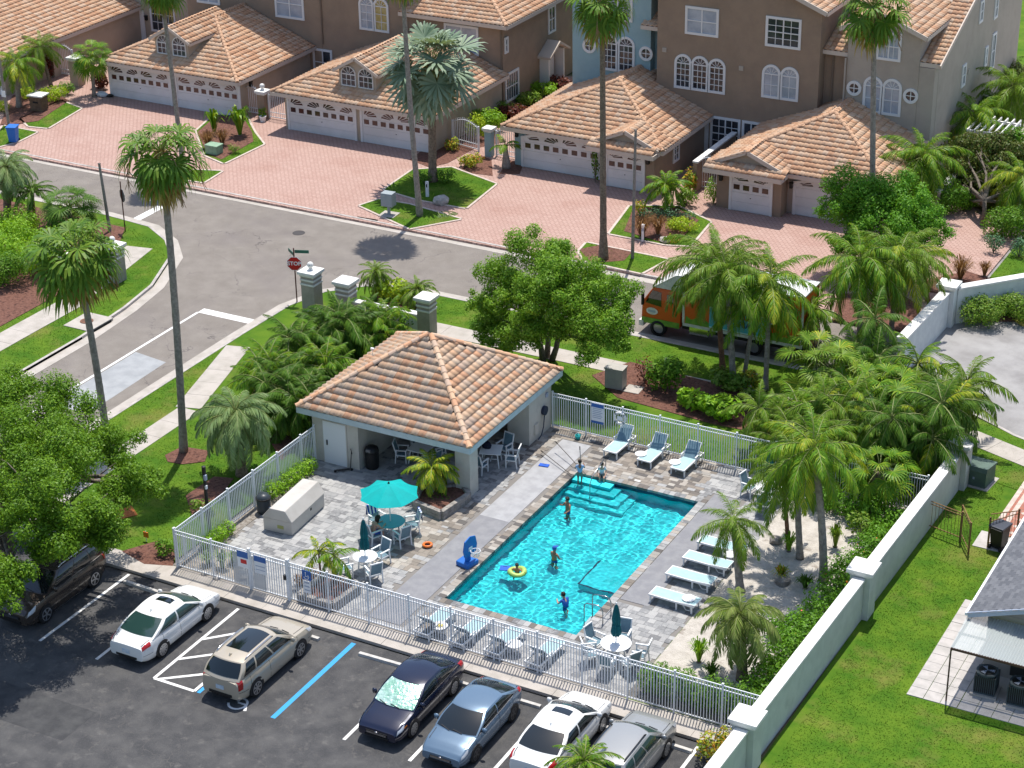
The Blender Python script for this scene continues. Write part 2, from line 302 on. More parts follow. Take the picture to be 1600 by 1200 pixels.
# wheelchair symbol on the bay
t = MB(); c = Vector((-3.38, -6.50, -0.12)[:2])
for k in range(14):
    a0, a1 = R(200 + k * 18), R(218 + k * 18)
    t.prism([(c.x + r_ * math.cos(a), c.y + r_ * math.sin(a)) for r_, a in ((.3, a0), (.3, a1), (.39, a1), (.39, a0))], ZL, ZL + .004)
t.prism([(c.x - .12, c.y + .1), (c.x - .03, c.y + .1), (c.x - .03, c.y + .62), (c.x - .12, c.y + .62)], ZL, ZL + .005); t.prism([(c.x - .03, c.y + .1), (c.x + .35, c.y + .1), (c.x + .55, c.y - .25), (c.x + .45, c.y - .3), (c.x + .28, c.y + .01), (c.x - .03, c.y + .01)], ZL, ZL + .0045); t.lathe([(0, 0), (.11, 0), (.11, .005), (0, .005)], 14, (c.x - .08, c.y + .78, ZL))
o = t.build('wheelchair_symbol', WLINE); o['kind'] = 'structure'
# wheel stops
ws = MB().prism([(-.09, 0), (.09, 0), (.07, .11), (-.07, .11)], -.9, .9, ax='x').mesh('wheel_stop', mat('stop_concrete', (.55, .53, .5), .8, (.42, .4, .37), 4, bump=.2))
for p, lb in (((-11.41, -1.76, -0.12), 'pale concrete wheel stop in the shaded bay left of the white sunroof sedan'), ((-3.93, -1.67, -0.12), 'pale concrete wheel stop at the nose of the champagne crossover'), ((-0.24, -1.79, -0.12), 'pale concrete wheel stop of the empty bay left of the navy sedan'), ((2.72, -1.73, -0.12), 'pale concrete wheel stop between the navy sedan and the blue sedan'), ((5.62, -1.74, -0.12), 'pale concrete wheel stop between the blue sedan and the right white sedan'), ((8.43, -1.79, -0.12), 'pale concrete wheel stop behind the right white sedan'), ((11.54, -1.68, -0.12), 'pale concrete wheel stop at the nose of the silver car by the wall')):
    tag(link('wheel_stop', ws, None, (p[0], p[1], -.12), (0, 0, R(rnd.uniform(-2, 2)))), lb, 'wheel stop', 'wheel stops along the pool walk')

# ---------------------------------------------------------------- driveways and house-front islands
pad('driveway', [(-140, 36.46), (9.5, 35.86), (9.5, 66), (-140, 66)], PAVE, -.155, .0)
def island(poly, mul=None, nm='lawn_island'):
    lawn(poly, .03, -.1, nm)
    p = poly + [poly[0]]; c = sum((Vector(q) for q in poly), Vector((0, 0))) / len(poly); o = MB()
    for a, b in zip(p, p[1:]):
        a, b = Vector(a), Vector(b); d = (b - a).normalized(); nr = Vector((-d.y, d.x)); nr = nr if nr.dot((a + b) / 2 - c) > 0 else -nr
        o.prism([tuple(a), tuple(b), tuple(b + nr * .14), tuple(a + nr * .14)], -.05, .05)
    struct(o.build('edging', EDGING))
    if mul: pad('mulch_bed', mul, MULCH, -.05, .05)
island([(-43.15, 44.82), (-39.82, 41.19), (-37.81, 40.46), (-37.66, 44.55), (-39.49, 46.17), (-42.00, 48.73), (-44.05, 48.03)], [(-42.92, 44.65), (-39.97, 41.52), (-38.38, 40.97), (-38.54, 44.67), (-39.64, 46.10), (-42.00, 48.43), (-43.78, 47.87)])
island([(-38.84, 38.66), (-37.09, 39.26), (-36.90, 37.08), (-38.41, 36.97)]); island([(-26.38, 40.88), (-26.62, 44.64), (-24.72, 46.08), (-20.82, 44.71), (-20.44, 40.36), (-23.60, 40.33)])
island([(-26.26, 37.96), (-25.80, 39.37), (-23.73, 39.44), (-19.84, 38.71), (-21.72, 36.11)]); island([(-11.17, 40.44), (-12.00, 44.97), (-9.45, 46.11), (-6.81, 44.68), (-6.36, 40.78), (-7.65, 40.35)], [(-10.60, 41.16), (-11.70, 44.77), (-9.39, 45.80), (-7.48, 44.58), (-7.22, 41.31), (-7.93, 40.54)])
island([(-11.54, 37.38), (-11.71, 38.67), (-6.67, 38.45), (-7.12, 36.02), (-10.70, 36.25)]); island([(-55.24, 41.72), (-55.37, 45.91), (-53.01, 45.20), (-52.30, 40.95), (-53.71, 40.70)], [(-55.62, 40.07), (-59.13, 45.35), (-57.88, 47.55), (-54.85, 46.16), (-53.84, 41.81), (-54.64, 40.83)])
island([(-52.97, 35.86), (-55.33, 40.06), (-52.43, 40.03), (-52.28, 37.99)]); pad('mulch_bed', [(-11.67, 37.63), (-10.96, 38.61), (-8.89, 38.80), (-8.72, 37.23), (-10.13, 36.13)], MULCH, .02, .04)
pad('mulch_bed', [(-27.76, 46.15), (-25.90, 45.50), (-25.31, 46.70), (-25.15, 49.83), (-23.99, 51.76), (-25.58, 52.94), (-28.37, 52.00)], MULCH, -.05, .02); pad('mulch_bed', [(-24.02, 45.65), (-21.70, 45.90), (-23.16, 48.40), (-24.57, 49.03)], MULCH, -.05, .025)
pad('mulch_bed', [(-21.51, 46.37), (-20.39, 46.92), (-21.04, 48.65), (-22.20, 48.87)], MULCH, -.05, .02); pad('mulch_bed', [(-28.51, 52.65), (-25.32, 54.20), (-24.99, 64.21), (-26.98, 65.69), (-28.15, 60.31)], MULCH, -.05, .022)
pad('mulch_bed', [(4.13, 34.86), (8.10, 35.09), (7.69, 38.44), (5.84, 39.84), (3.29, 38.10)], MULCH, -.05, .03)
lawn([(9.7, 38.2), (30, 49), (30, 58), (9.7, 58)], .02, -.1); pad('sandy_yard', [(4, 55), (30, 60), (30, 95), (4, 95)], SAND, -.1, .035); pad('mulch_bed', [(9.8, 52.5), (30, 57.5), (30, 60), (9.8, 57)], MULCH, -.05, .05)
pad('mulch_bed', [(7.04, 40.44), (9.01, 40.76), (10.26, 43.47), (8.37, 44.00), (6.64, 41.67)], MULCH, -.05, .06)
# pool block beds
pad('mulch_bed', [(-3.91, 23.53), (-2.90, 25.73), (0.45, 25.48), (5.87, 24.98), (7.35, 21.55), (3.19, 21.43), (-1.75, 21.90)], MULCH, -.05, .03)
pad('mulch_bed', [(-17.35, 7.56), (-17.18, 8.61), (-15.85, 8.80), (-15.39, 7.88), (-16.14, 7.23), (-16.87, 7.13)], MULCH, -.05, .03)
pad('mulch_bed', [(-14.28, 4.98), (-14.19, 6.95), (-13.33, 7.19), (-12.92, 5.67), (-13.03, 3.75)], MULCH, -.05, .03); pad('mulch_bed', [(-13.80, -0.02), (-13.01, 1.30), (-11.80, 1.00), (-11.20, -0.00), (-12.34, -0.41)], MULCH, -.05, .03)
pad('mulch_bed', [(-17.67, 14.05), (-18.46, 18.42), (-19.02, 25.14), (-16.45, 27.34), (-15.01, 23.99), (-14.46, 14.15), (-12.66, 11.45), (-12.39, 9.53)], MULCH, -.05, .03); pad('mulch_bed', [(-16.43, 2.02), (-15.86, 3.23), (-15.09, 2.70), (-15.72, 1.77)], mat('orange_mulch', (.3, .09, .02), .95, (.4, .15, .05), 9, bump=1, bs=30), -.05, .03)
pad('mulch_bed', [(-48, 15), (-33.6, 15), (-33.6, 24), (-36.5, 29), (-48, 29.5)], MULCH, -.05, .03)
pad('sand_garden', [(9.02, .1), (14.5, .1), (14.7, 18.0), (9.02, 18.0)], SAND, -.1, .012)
pad('yellow_kerb', [(12.4, 39.0), (12.9, 38.6), (20, 42.6), (20, 43.2)], mat('yellow_paint', (.6, .45, .1), .8), -.12, .03); pad('verge_bed', [(9.7, 37.6), (12.6, 39.1), (40, 56.5), (40, 60), (9.7, 41)], MULCH, -.12, -.0)
kerb([(20, 25.2), (15.9, 26.6), (13.6, 27.9), (10, 28.7)], 1)
lawn([(14.9, 22.2), (22, 20.5), (22, 24.6), (16, 26.4), (13.6, 27.6), (12, 27.9)], 0.0, -.12)
slabs('pavement', [(13.9, 25.6), (24, 22)], 1.3)
# side yard path
pad('tiled_path', [(17.5, 17.6), (20.6, 17.6), (20.8, 27), (17.7, 27)], TILEPAVE, -.1, 0.01)
for x in (17.3, 17.62): pad('path_border', [(x, 17.6), (x + .2, 17.6), (x + .4, 27), (x + .2, 27)], EDGING, -.1, .016)
dm = MB()
for i in range(6):
    for j in range(16):
        cx, cy = 18.15 + i * .5, 17.9 + j * .6; dm.prism([(cx - .12, cy), (cx, cy - .12), (cx + .12, cy), (cx, cy + .12)], .009, .015)
struct(dm.build('tile_inlay', EDGING))
t = thing('paving_path', None, None); t['kind'] = 'structure'
PV = mat('pale_pavers', (.47, .44, .42), .85, (.38, .36, .34), 2, bump=.2)
for i in range(3):
    for j in range(26):
        y = 4.9 + j * .6
        if (10.9 < y < 12.5 and i == 0): pass
        x = 17.95 + i * .62 + (.35 if y > 11.9 else 0); MB().b(x + .01, y + .01, -.1, x + .61, y + .59, .01 + rnd.uniform(-.004, .004)).build('slab', PV, t)
for i in range(7):
    for j in range(2): MB().b(19.83 + i * .62, 4.9 + j * .6, -.1, 20.43 + i * .62, 5.48 + j * .6, .006 + rnd.uniform(-.004, .004)).build('slab', PV, t)
pad('patio', [(19.82, 6.1), (30, 6.1), (30, 14), (19.82, 14)], CONC, -.1, .008)
pad('gate_step', [(17.0, 16.2), (20.5, 16.2), (20.5, 17.55), (17.0, 17.55)], PV, -.1, .012)

# grass blades standing on every visible lawn
def blades():
    vs = []; tot = 0
    for poly, z, dens in LAWNS:
        P = np.array(poly); lo, hi = P.min(0), P.max(0); A = (hi - lo).prod(); n = int(min(A, 900) * 150 * dens)
        q = NP.rand(n, 2) * (hi - lo) + lo; ins = np.zeros(n, bool); j = len(P) - 1
        for i in range(len(P)):
            a, b = P[i], P[j]
            c = ((a[1] > q[:, 1]) != (b[1] > q[:, 1])) & (q[:, 0] < (b[0] - a[0]) * (q[:, 1] - a[1]) / (b[1] - a[1] + 1e-9) + a[0]); ins ^= c; j = i
        q = q[ins]; n = len(q); a = NP.rand(n) * 2 * PI; h = NP.uniform(.014, .038, n); wd = NP.uniform(.014, .028, n)
        d = np.stack([np.cos(a), np.sin(a)], 1); l = NP.randn(n, 2) * .025
        v = np.zeros((n, 3, 3)); v[:, 0, :2] = q - d * wd[:, None]; v[:, 1, :2] = q + d * wd[:, None]; v[:, 2, :2] = q + l; v[:, :2, 2] = z; v[:, 2, 2] = z + h
        vs.append(v.reshape(-1, 3))
    return np.concatenate(vs)
def np_mesh(name, V, k, mt, smooth=False):
    V = np.ascontiguousarray(V, dtype=np.float32); n = len(V) // k; me = bpy.data.meshes.new(name); me.vertices.add(len(V)); me.vertices.foreach_set('co', V.ravel())
    me.loops.add(n * k); me.loops.foreach_set('vertex_index', np.arange(n * k, dtype=np.int32)); me.polygons.add(n)
    me.polygons.foreach_set('loop_start', np.arange(0, n * k, k, dtype=np.int32)); me.polygons.foreach_set('loop_total', np.full(n, k, np.int32))
    for x in (mt if isinstance(mt, list) else [mt]): me.materials.append(x)
    me.update(calc_edges=True); return me
tag(link('grass', np_mesh('grass', blades(), 3, BLADE)), 'short green mown grass on every lawn and verge', 'grass', kind='stuff')

# ---------------------------------------------------------------- pool deck and pool
DECKBED = mat('paver_joints', (.2, .185, .17), .95)
PAVER = mat('deck_paver', (.4, .4, .4), .85, pal=[(.27, .27, .27), (.335, .33, .325), (.21, .21, .212), (.38, .375, .365), (.29, .288, .285), (.24, .24, .242), (.315, .31, .305), (.17, .17, .173), (.355, .35, .342)], bump=.3, bs=40, col2=(.4, .395, .385), vs=5, vlo=.5, vhi=.8)
BROWN = mat('weathered_paver', (.4, .34, .28), .88, pal=[(.225, .195, .165), (.31, .28, .245), (.15, .132, .118), (.39, .36, .32), (.26, .225, .19), (.19, .165, .14), (.35, .315, .275), (.115, .105, .098), (.29, .27, .245)], bump=.3, bs=40)
x0, y0, x1, y1 = POOL
dk = MB(); holed(dk, -11.3, .1, 9.0, 18.1, (x0 - .01, y0 - .01, x1 + .01, y1 + .01), -.16, -.005); o = struct(dk.build('pool_deck', DECKBED)); DECK = o
unit = {}
for k, mt in (('g', PAVER), ('b', BROWN)): unit[k] = MB().b(-.5, -.5, -.03, .5, .5, .012).mesh('paver', mt)
WALKS = [(-2.15, .45, -.72, 9.3, 'd'), (-2.15, 9.3, -.72, 17.0, 'l'), (5.98, 6.0, 7.2, 15.4, 'd')]
def blocked(x, y):
    if x0 - .02 < x < x1 + .02 and y0 - .02 < y < y1 + .02: return True
    return any(a < x < c and b < y < d for a, b, c, d, _ in WALKS) or (x < -10.45 and 3 < y < 9.3) or (x < -10.55 and y < 3)
near = []; stuff = {'g': MB(), 'b': MB()}
y = .16; row = 0
while y < 18.0:
    hgt = (.15, .225, .3)[rnd.randrange(3)]; x = -11.25 + rnd.uniform(-.2, 0)
    while x < 8.98:
        wd = rnd.choice((.225, .3, .36, .42)); cx, cy = x + wd / 2, y + hgt / 2
        c = [(x + .01, cy), (x + wd - .01, cy), (cx, y + .01), (cx, y + hgt - .01)]
        if not any(blocked(*q) for q in c) and cx < 8.95:
            st = max(0, 1.2 - abs(cx + .3) * .75) * (1 if cy > 4.5 else .25) + (1.0 if cy > 14.3 and cx < 5.2 else 0) + (.9 if -4.2 < cx < -1.6 and 4 < cy < 10 else 0)
            k = 'b' if rnd.random() < min(.95, st) else 'g'
            near.append((cy + cx * .2, cx, cy, wd - .008, hgt - .008, k))
        x += wd
    y += hgt
near.sort(); rng_i = set(i for i, q in enumerate(near) if q[3] > .25 and q[4] > .2); cnt = 0
for i, (_, cx, cy, a, b, k) in enumerate(near):
    z = rnd.uniform(-.004, .004)
    if i in rng_i and cnt < 290 and cy > .5:
        link('paver', unit[k], DECK, (cx, cy, z), (R(rnd.uniform(-.4, .4)), R(rnd.uniform(-.4, .4)), 0), (a, b, 1)); cnt += 1
    else: stuff[k].b(cx - a / 2, cy - b / 2, -.03, cx + a / 2, cy + b / 2, .012 + z)
for k, mt in (('g', PAVER), ('b', BROWN)): tag(stuff[k].build('paver_field', mt, DECK), kind='stuff')
for a, b, c, d, k in WALKS: MB().b(a, b, -.1, c, d, .014).build('deck_walkway', GRAYWALK if k == 'd' else LIGHTWALK, DECK)
for p in ((-0.49, 12.15), (-0.37, 6.93), (-0.28, 3.38), (5.95, 12.96), (5.93, 4.47), (2.58, 14.99)): MB().box((p[0] + (.06 if p[0] < 2 else -.06), p[1], .012), (.3 if 1 < p[0] < 4 else .14, .14 if 1 < p[0] < 4 else .62, .012)).build('depth_marker', mat('white_marker', (.7, .68, .64), .6, (.5, .48, .45), 6), DECK)
# pool shell
PF = mat('pool_plaster', (.02, .63, .69), .7, (.03, .69, .74), 2)
TILEB = mat('navy_tile', (.012, .03, .075), .25, (.02, .05, .11), 9)
W = thing('pool', None, None); W['kind'] = 'structure'; dz = -1.05
sh = MB(); e = .3
sh.b(x0 - e, y0 - e, dz - .2, x1 + e, y1 + e, dz)
sh.build('pool_floor', PF, W)
sh = MB(); sh.b(x0 - e, y0 - e, dz, x0, y1 + e, -.17).b(x1, y0 - e, dz, x1 + e, y1 + e, -.17).b(x0, y0 - e, dz, x1, y0, -.17).b(x0, y1, dz, x1, y1 + e, -.17); sh.build('pool_wall', PF, W)
for a, b, c, d in ((x0 - .05, y0, x0 + .012, y1), (x1 - .012, y0, x1 + .05, y1), (x0 + .012, y0 - .05, x1 - .012, y0 + .012), (x0 + .012, y1 - .012, x1 - .012, y1 + .05)): MB().b(a, b, -.34, c, d, -.02).build('tile_band', TILEB, W)
for i in range(4): MB().lathe([(1.9 - i * .42, dz + .001), (1.9 - i * .42, dz + .25 + .24 * i), (0.01, dz + .25 + .24 * i)], 40, (x0 + .9, y1, 0)).build('step', PF, W) if 0 else MB().b(x0 + .001, y1 - 1.75 + .42 * i, dz, x0 + 3.0 - .38 * i, y1 - .001, dz + .26 + .24 * i - .04).build('step', PF, W)
# coping of short pale bricks round the edge, every brick a piece
cop = MB().b(-.5, -.5, -.09, .5, .5, .022).mesh('coping_brick', BROWN); cop2 = MB().b(-.5, -.5, -.09, .5, .5, .022).mesh('coping_brick', PAVER)
def coping(xa, ya, xb, yb, along):
    L = xb - xa if along == 'x' else yb - ya; n = int(L / .24)
    for i in range(n):
        s = (i + .5) * L / n; m = cop if (along == 'y' and xa < 0) or rnd.random() < .45 else cop2
        if along == 'x': link('coping_brick', m, W, (xa + s, (ya + yb) / 2, rnd.uniform(-.002, .002)), None, (L / n - .01, yb - ya, 1))
        else: link('coping_brick', m, W, ((xa + xb) / 2, ya + s, rnd.uniform(-.002, .002)), None, (xb - xa, L / n - .01, 1))
coping(x0 - .3, y0 - .3, x1 + .3, y0 + .03, 'x'); coping(x0 - .3, y1 - .03, x1 + .3, y1 + .3, 'x'); coping(x0 - .3, y0 + .03, x0 + .03, y1 - .03, 'y'); coping(x1 - .03, y0 + .03, x1 + .3, y1 - .03, 'y')
# water: a rippled surface
ZW = -.17; SWIM = [(0.84, 11.60, -0.17)[:2], (2.16, 7.79, -0.17)[:2], (1.33, 6.14, -0.17)[:2], (4.18, 4.86, -0.17)[:2], (0.29, 13.85, -0.17)[:2]]
wm = bpy.data.materials.new('pool_water'); wm.use_nodes = True; N = wm.node_tree.nodes; L = wm.node_tree.links; N.remove(N['Principled BSDF'])
gl = N.new('ShaderNodeBsdfGlass') if 0 else N.new('ShaderNodeBsdfRefraction'); gl.inputs['IOR'].default_value = 1.33; gl.inputs['Roughness'].default_value = 0; gl.inputs['Color'].default_value = (.86, .98, .99, 1)
gs = N.new('ShaderNodeBsdfGlossy'); gs.inputs['Roughness'].default_value = .03; fr = N.new('ShaderNodeFresnel'); fr.inputs[0].default_value = 1.33; mx = N.new('ShaderNodeMixShader')
L.new(fr.outputs[0], mx.inputs[0]); L.new(gl.outputs[0], mx.inputs[1]); L.new(gs.outputs[0], mx.inputs[2]); L.new(mx.outputs[0], N['Material Output'].inputs[0])
nx, ny = 230, 460; X, Yg = np.meshgrid(np.linspace(x0 + .02, x1 - .02, nx), np.linspace(y0 + .02, y1 - .02, ny)); Z = np.zeros_like(X)
for k in range(60):
    lam = NP.uniform(.14, .4) if k < 50 else NP.uniform(.6, 1.6); a = NP.rand() * 2 * PI; kx, ky = 2 * PI / lam * math.cos(a), 2 * PI / lam * math.sin(a); Z += .0064 * lam ** 1.7 * np.sin(kx * X + ky * Yg + NP.rand() * 2 * PI)
for sx, sy in SWIM: d_ = np.hypot(X - sx, Yg - sy); Z += .0075 * np.exp(-d_ / .55) * np.cos(2 * PI * d_ / .26)
V = np.stack([X, Yg, Z + ZW], -1).reshape(-1, 3); me = bpy.data.meshes.new('water'); F = [(j * nx + i, j * nx + i + 1, (j + 1) * nx + i + 1, (j + 1) * nx + i) for j in range(ny - 1) for i in range(nx - 1)]
me.from_pydata(V.tolist(), [], F); me.polygons.foreach_set('use_smooth', [True] * len(F)); me.materials.append(wm); o = link('water', me); o['kind'] = 'structure'
o.cycles.is_caustics_caster = True; WATER = o
for k in W.children: k.cycles.is_caustics_receiver = True
sl.cycles.is_caustics_light = True

# ---------------------------------------------------------------- pool fence
WHITE = mat('white_powder_coat', (.72, .74, .76), .45, spec=.4)
WALLW = mat('white_stucco', (.62, .64, .62), .85, (.55, .57, .56), 2, bump=.2, bs=60, dirt=(.45, .46, .44), ds=1.2, dlo=.6, dhi=.85)
WALLG = mat('grey_green_stucco', (.58, .59, .545), .88, (.52, .53, .49), 1.5, bump=.2, bs=60, dirt=(.4, .42, .38), ds=1.1, dlo=.58, dhi=.85)
CAPW = mat('white_cap', (.74, .73, .7), .75, (.62, .61, .58), 2.5, dirt=(.5, .48, .45), ds=3, dlo=.6, dhi=.8)
FH = 1.8
post_me = MB().b(-.032, -.032, 0, .032, .032, FH + .03).prism([(-.04, -.04), (.04, -.04), (.04, .04), (-.04, .04)], FH + .03, FH + .055).mesh('post', WHITE)
pick_me = MB().b(-.016, -.0125, .1, .016, .0125, FH - .03).mesh('picket', WHITE)
def fence(label, a, b, posts, skip=(), group='white picket panels round the pool', name='picket_fence', z=.0, pitch=.114):
    a, b = Vector(a), Vector(b); L = (b - a).length; d = (b - a) / L; ang = math.atan2(d.y, d.x); t = thing(name, label, 'fence', (a.x, a.y, z), ang, group)
    ps = [p for p in posts]
    for p in ps: link('post', post_me, t, (p, 0, 0))
    for p, q in zip(ps, ps[1:]):
        if any(s0 <= (p + q) / 2 <= s1 for s0, s1 in skip): continue
        for zz in (.14, FH - .21, FH - .04): link('rail', MB().b(p + .032, -.017, zz - .018, q - .032, .017, zz + .018).mesh('rail', WHITE), t)
        n = max(1, round((q - p) / pitch))
        for i in range(1, n): link('picket', pick_me, t, (p + (q - p) * i / n, 0, 0))
    return t
k = 1.83
fx0 = -10.98
fence('long white picket fence between the parking bays and the pool deck', (fx0, 0), (14.5, 0), [0] + [j * k - fx0 for j in range(-5, 8)] + [25.3], [(j * k - fx0, (j + 1) * k - fx0) for j in (-4,)])
fence('white picket fence along the grass beside the pump cabinet and hedge', (fx0, .05), (fx0, 10.2), [1.81 * j for j in range(0, 6)] + [10.1])
bx = -3.1
fence('white picket fence behind the row of three loungers', (bx, 17.85), (14.6, 17.85), [0] + [-1.4 + j * k - bx for j in range(0, 9)] + [17.6])
# gate in the front fence
gx0, gx1 = -4 * k, -3 * k
g = thing('pool_gate', 'white pool gate with pale guard panel and two notice signs', 'gate', (gx0, 0, 0)); gw = gx1 - gx0
link('post', MB().b(-.05, -.05, 0, .05, .05, FH + .1).mesh('post', WHITE), g); link('post', MB().b(gw - .06, -.06, 0, gw + .06, .06, FH + .1).mesh('post', WHITE), g)
MB().b(.07, -.02, .1, .11, .02, FH - .02).b(gw - .12, -.02, .1, gw - .08, .02, FH - .02).b(.11, -.02, .1, gw - .12, .02, .14).b(.11, -.02, FH - .06, gw - .12, .02, FH - .02).b(.11, -.02, FH - .23, gw - .12, .02, FH - .19).build('gate_frame', WHITE, g)
for i in range(1, 14): link('picket', pick_me, g, (.11 + (gw - .23) * i / 14, 0, 0))
GUARD = mat('guard_mesh', (.5, .53, .56), .5, alpha=.55)
MB().b(.13, -.034, .16, gw * .42, -.026, FH - .25).build('guard_panel', GUARD, g); MB().b(gw - .2, -.08, .95, gw - .09, .06, 1.15).build('latch', mat('black_metal', (.02, .02, .022), .5), g)
SBLUE = mat('sign_blue', (.03, .12, .38), .5); SWHITE = mat('sign_white', (.75, .76, .78), .5); SRED = mat('sign_red', (.55, .02, .02), .5); SGREY = mat('sign_print', (.35, .4, .5), .5)
def board(name, label, cat, loc, w, h, bands, rz=0, group=None, base=SWHITE, tilt=0):
    t = thing(name, label, cat, loc, rz, group); MB().b(-w / 2, -.008, -h / 2, w / 2, .008, h / 2).build('panel', base, t)
    for (a, b, c, d, m) in bands: MB().b(a * w, -.013, b * h, c * w, -.009, d * h).build('print', m, t)
    return t
board('notice_sign', 'small notice with blue band and red patch on the gate guard', 'sign', (gx0 - .28, -.05, 1.35), .52, .75, [(-.5, .1, .5, .5, SBLUE), (-.2, -.25, .35, 0, SRED)], group='signs on the gate')
board('notice_sign', 'pale notice with a blue header right of the red patched one', 'sign', (gx0 + .55, -.05, 1.3), .56, .8, [(-.5, .18, .5, .5, SBLUE), (-.4, -.3, .4, -.26, SGREY), (-.4, -.1, .4, -.05, SGREY)], group='signs on the gate')
MB().b(gx0 - .8, -.034, .16, gx0 - .08, -.026, FH - .25).build('guard_panel', GUARD, g, loc=(-gx0, 0, 0))
# blue accessible parking signs on a white post before the fence
t = board('accessible_sign', 'blue accessible parking sign on the fence by the square planter', 'sign', ((-4.60, 1.18)[0] + .02, -.06, 1.45), .42, .42, [], base=SBLUE)
m = MB()
for i in range(10):
    a0, a1 = R(190 + i * 22), R(212 + i * 22); m.add([(r_ * math.cos(a) * .12 - .01, -.0125, r_ * math.sin(a) * .12 - .06) for r_, a in ((.8, a0), (.8, a1), (1.05, a1), (1.05, a0))], [(0, 1, 2, 3)])
m.b(-.05, -.0125, -.06, -.025, -.009, .1).b(-.025, -.0125, -.06, .09, -.009, -.035).ball((-.037, -.01, .13), .025, 8, 0, 5); m.build('symbol', SWHITE, t)
t = board('accessible_sign', 'narrow white plate under the blue parking sign', 'sign', ((-4.60, 1.18)[0] + .02, -.06, .92), .3, .55, [(-.4, .3, .4, .42, SGREY), (-.4, .0, .4, .1, SGREY), (-.4, -.3, .4, -.2, SGREY)])
# pool rules board and life ring on the back fence
t = board('rules_board', 'white pool rules board with blue top and bottom on the back fence', 'sign', ((-0.80, 17.44)[0], 17.8, 1.25), .62, 1.0, [(-.5, .3, .5, .5, SBLUE), (-.5, -.5, .5, -.38, SBLUE)] + [(-.4, .22 - i * .09, .4 - .1 * (i % 2), .255 - i * .09, SGREY) for i in range(6)])
bpx = (0.34, 17.80)[0]
t = thing('life_ring', 'white life ring hung on the back fence by the first lounger', 'life ring', (bpx, 17.76, 1.3))
m = MB(); m.tube([(.27 * math.cos(a * PI / 12), 0, .27 * math.sin(a * PI / 12)) for a in range(25)], .06, 8, cap=False); m.build('ring', mat('ring_white', (.75, .74, .72), .5), t, True)
m = MB()
for a in (45, 135, 225, 315):
    c = [(.27 * math.cos(R(a + q)), 0, .27 * math.sin(R(a + q))) for q in (-9, 0, 9)]; m.tube(c, .064, 8)
m.build('band', mat('ring_grey', (.25, .28, .3), .6), t); MB().b(-.12, -.05, -.1, .12, -.02, .1).build('bracket', SWHITE, t)

# ---------------------------------------------------------------- garden walls and pillars
def wall_run(label, a, b, h, th, mt, name='garden_wall', capo=.06, z=-.1, group=None, cap=.12):
    a, b = Vector(a), Vector(b); L = (b - a).length; t = thing(name, label, 'wall', (a.x, a.y, 0), math.atan2(b.y - a.y, b.x - a.x), group)
    MB().b(0, -th / 2, z, L, th / 2, h).build('wall', mt, t); MB().b(-.0, -th / 2 - capo, h, L, th / 2 + capo, h + cap).build('cap', CAPW, t, bevel=.02); return t
def pillar(label, p, h, s, mt, name='gate_pillar', capo=.13, ball=0, bands=0, z=-.1, group=None, rz=0):
    t = thing(name, label, 'pillar', (p[0], p[1], 0), rz, group); MB().b(-s / 2, -s / 2, z, s / 2, s / 2, h).build('shaft', mt, t)
    MB().b(-s / 2 - capo, -s / 2 - capo, h, s / 2 + capo, s / 2 + capo, h + .16).build('cap', CAPW, t, bevel=.02)
    MB().b(-s / 2 - .04, -s / 2 - .04, h - .1, s / 2 + .04, s / 2 + .04, h - .001).build('moulding', CAPW, t)
    for i in range(bands): MB().b(-s / 2 - .03, -s / 2 - .03, h - .34 - i * .25, s / 2 + .03, s / 2 + .03, h - .25 - i * .25).build('moulding', CAPW, t)
    if ball: MB().lathe([(.12, 0), (.12, .06), (.07, .1), (.09, .14)], 14, (0, 0, h + .16)).build('neck', CAPW, t); MB().ball((0, 0, h + .16 + .28), .17, 16).build('ball', CAPW, t, True)
    return t
wa, wb = Vector((14.42, -1.7)), Vector((14.95, 20.9))
def onw(y): return wa + (wb - wa) * ((y - wa.y) / (wb.y - wa.y))
pillar('white capped wall pillar nearest the silver parked car', onw(-1.7), 1.98, .8, WALLG, 'wall_pillar', group='pillars of the garden wall')
pillar('white capped wall pillar in the middle of the long garden wall', onw(9.3), 1.98, .8, WALLG, 'wall_pillar', group='pillars of the garden wall')
pillar('wall pillar at the far end of the garden wall by the green cabinet', onw(20.9), 1.98, .8, WALLG, 'wall_pillar', group='pillars of the garden wall')
wall_run('grey green wall with white cap along the sand garden, near half', onw(-1.28), onw(8.88), 1.72, .36, WALLG, group='runs of the garden wall')
wall_run('grey green wall with white cap behind the palms, far half', onw(9.72), onw(20.48), 1.72, .36, WALLG, group='runs of the garden wall')
wall_run('grey green wall with white cap below the nearest pillar', onw(-14), onw(-2.12), 1.72, .36, WALLG, group='runs of the garden wall')
p2 = Vector((9.24, 37.59)); p2 = Vector((9.35, 37.2))
pillar('white capped pillar at the bend of the wall by the entry road', p2, 2.0, .8, WALLW, 'wall_pillar')
wall_run('white wall from the bend pillar towards the parked truck', (9.15, 30.4), (9.33, 36.78), 1.75, .4, WALLW); d = (Vector((12.4, 40.8)) - Vector((9.5, 37.5))).normalized()
wall_run('white wall behind the two round hedges of the entry road', p2 + d * .45, p2 + d * 26, 1.75, .4, WALLW)
wall_run('low pale wall at the back of the small lawn on the right', (9.9, 57.4), (30, 62.5), 1.3, .3, WALLW); wall_run('curved pale boundary wall below the reddish tree', (4.30, 51.50), (4.30, 56.18), 1.3, .3, mat('peach_stucco', (.5, .42, .36), .85))
BAND = mat('brown_grey_stucco', (.36, .325, .275), .88, (.3, .27, .23), 2, bump=.2, bs=60)
gp = 'entrance pillars at the street corner'
pillar('banded entrance pillar with white ball behind the stop sign', (-20.41, 24.17), 2.05, .78, BAND, 'entrance_pillar', ball=1, bands=2, group=gp)
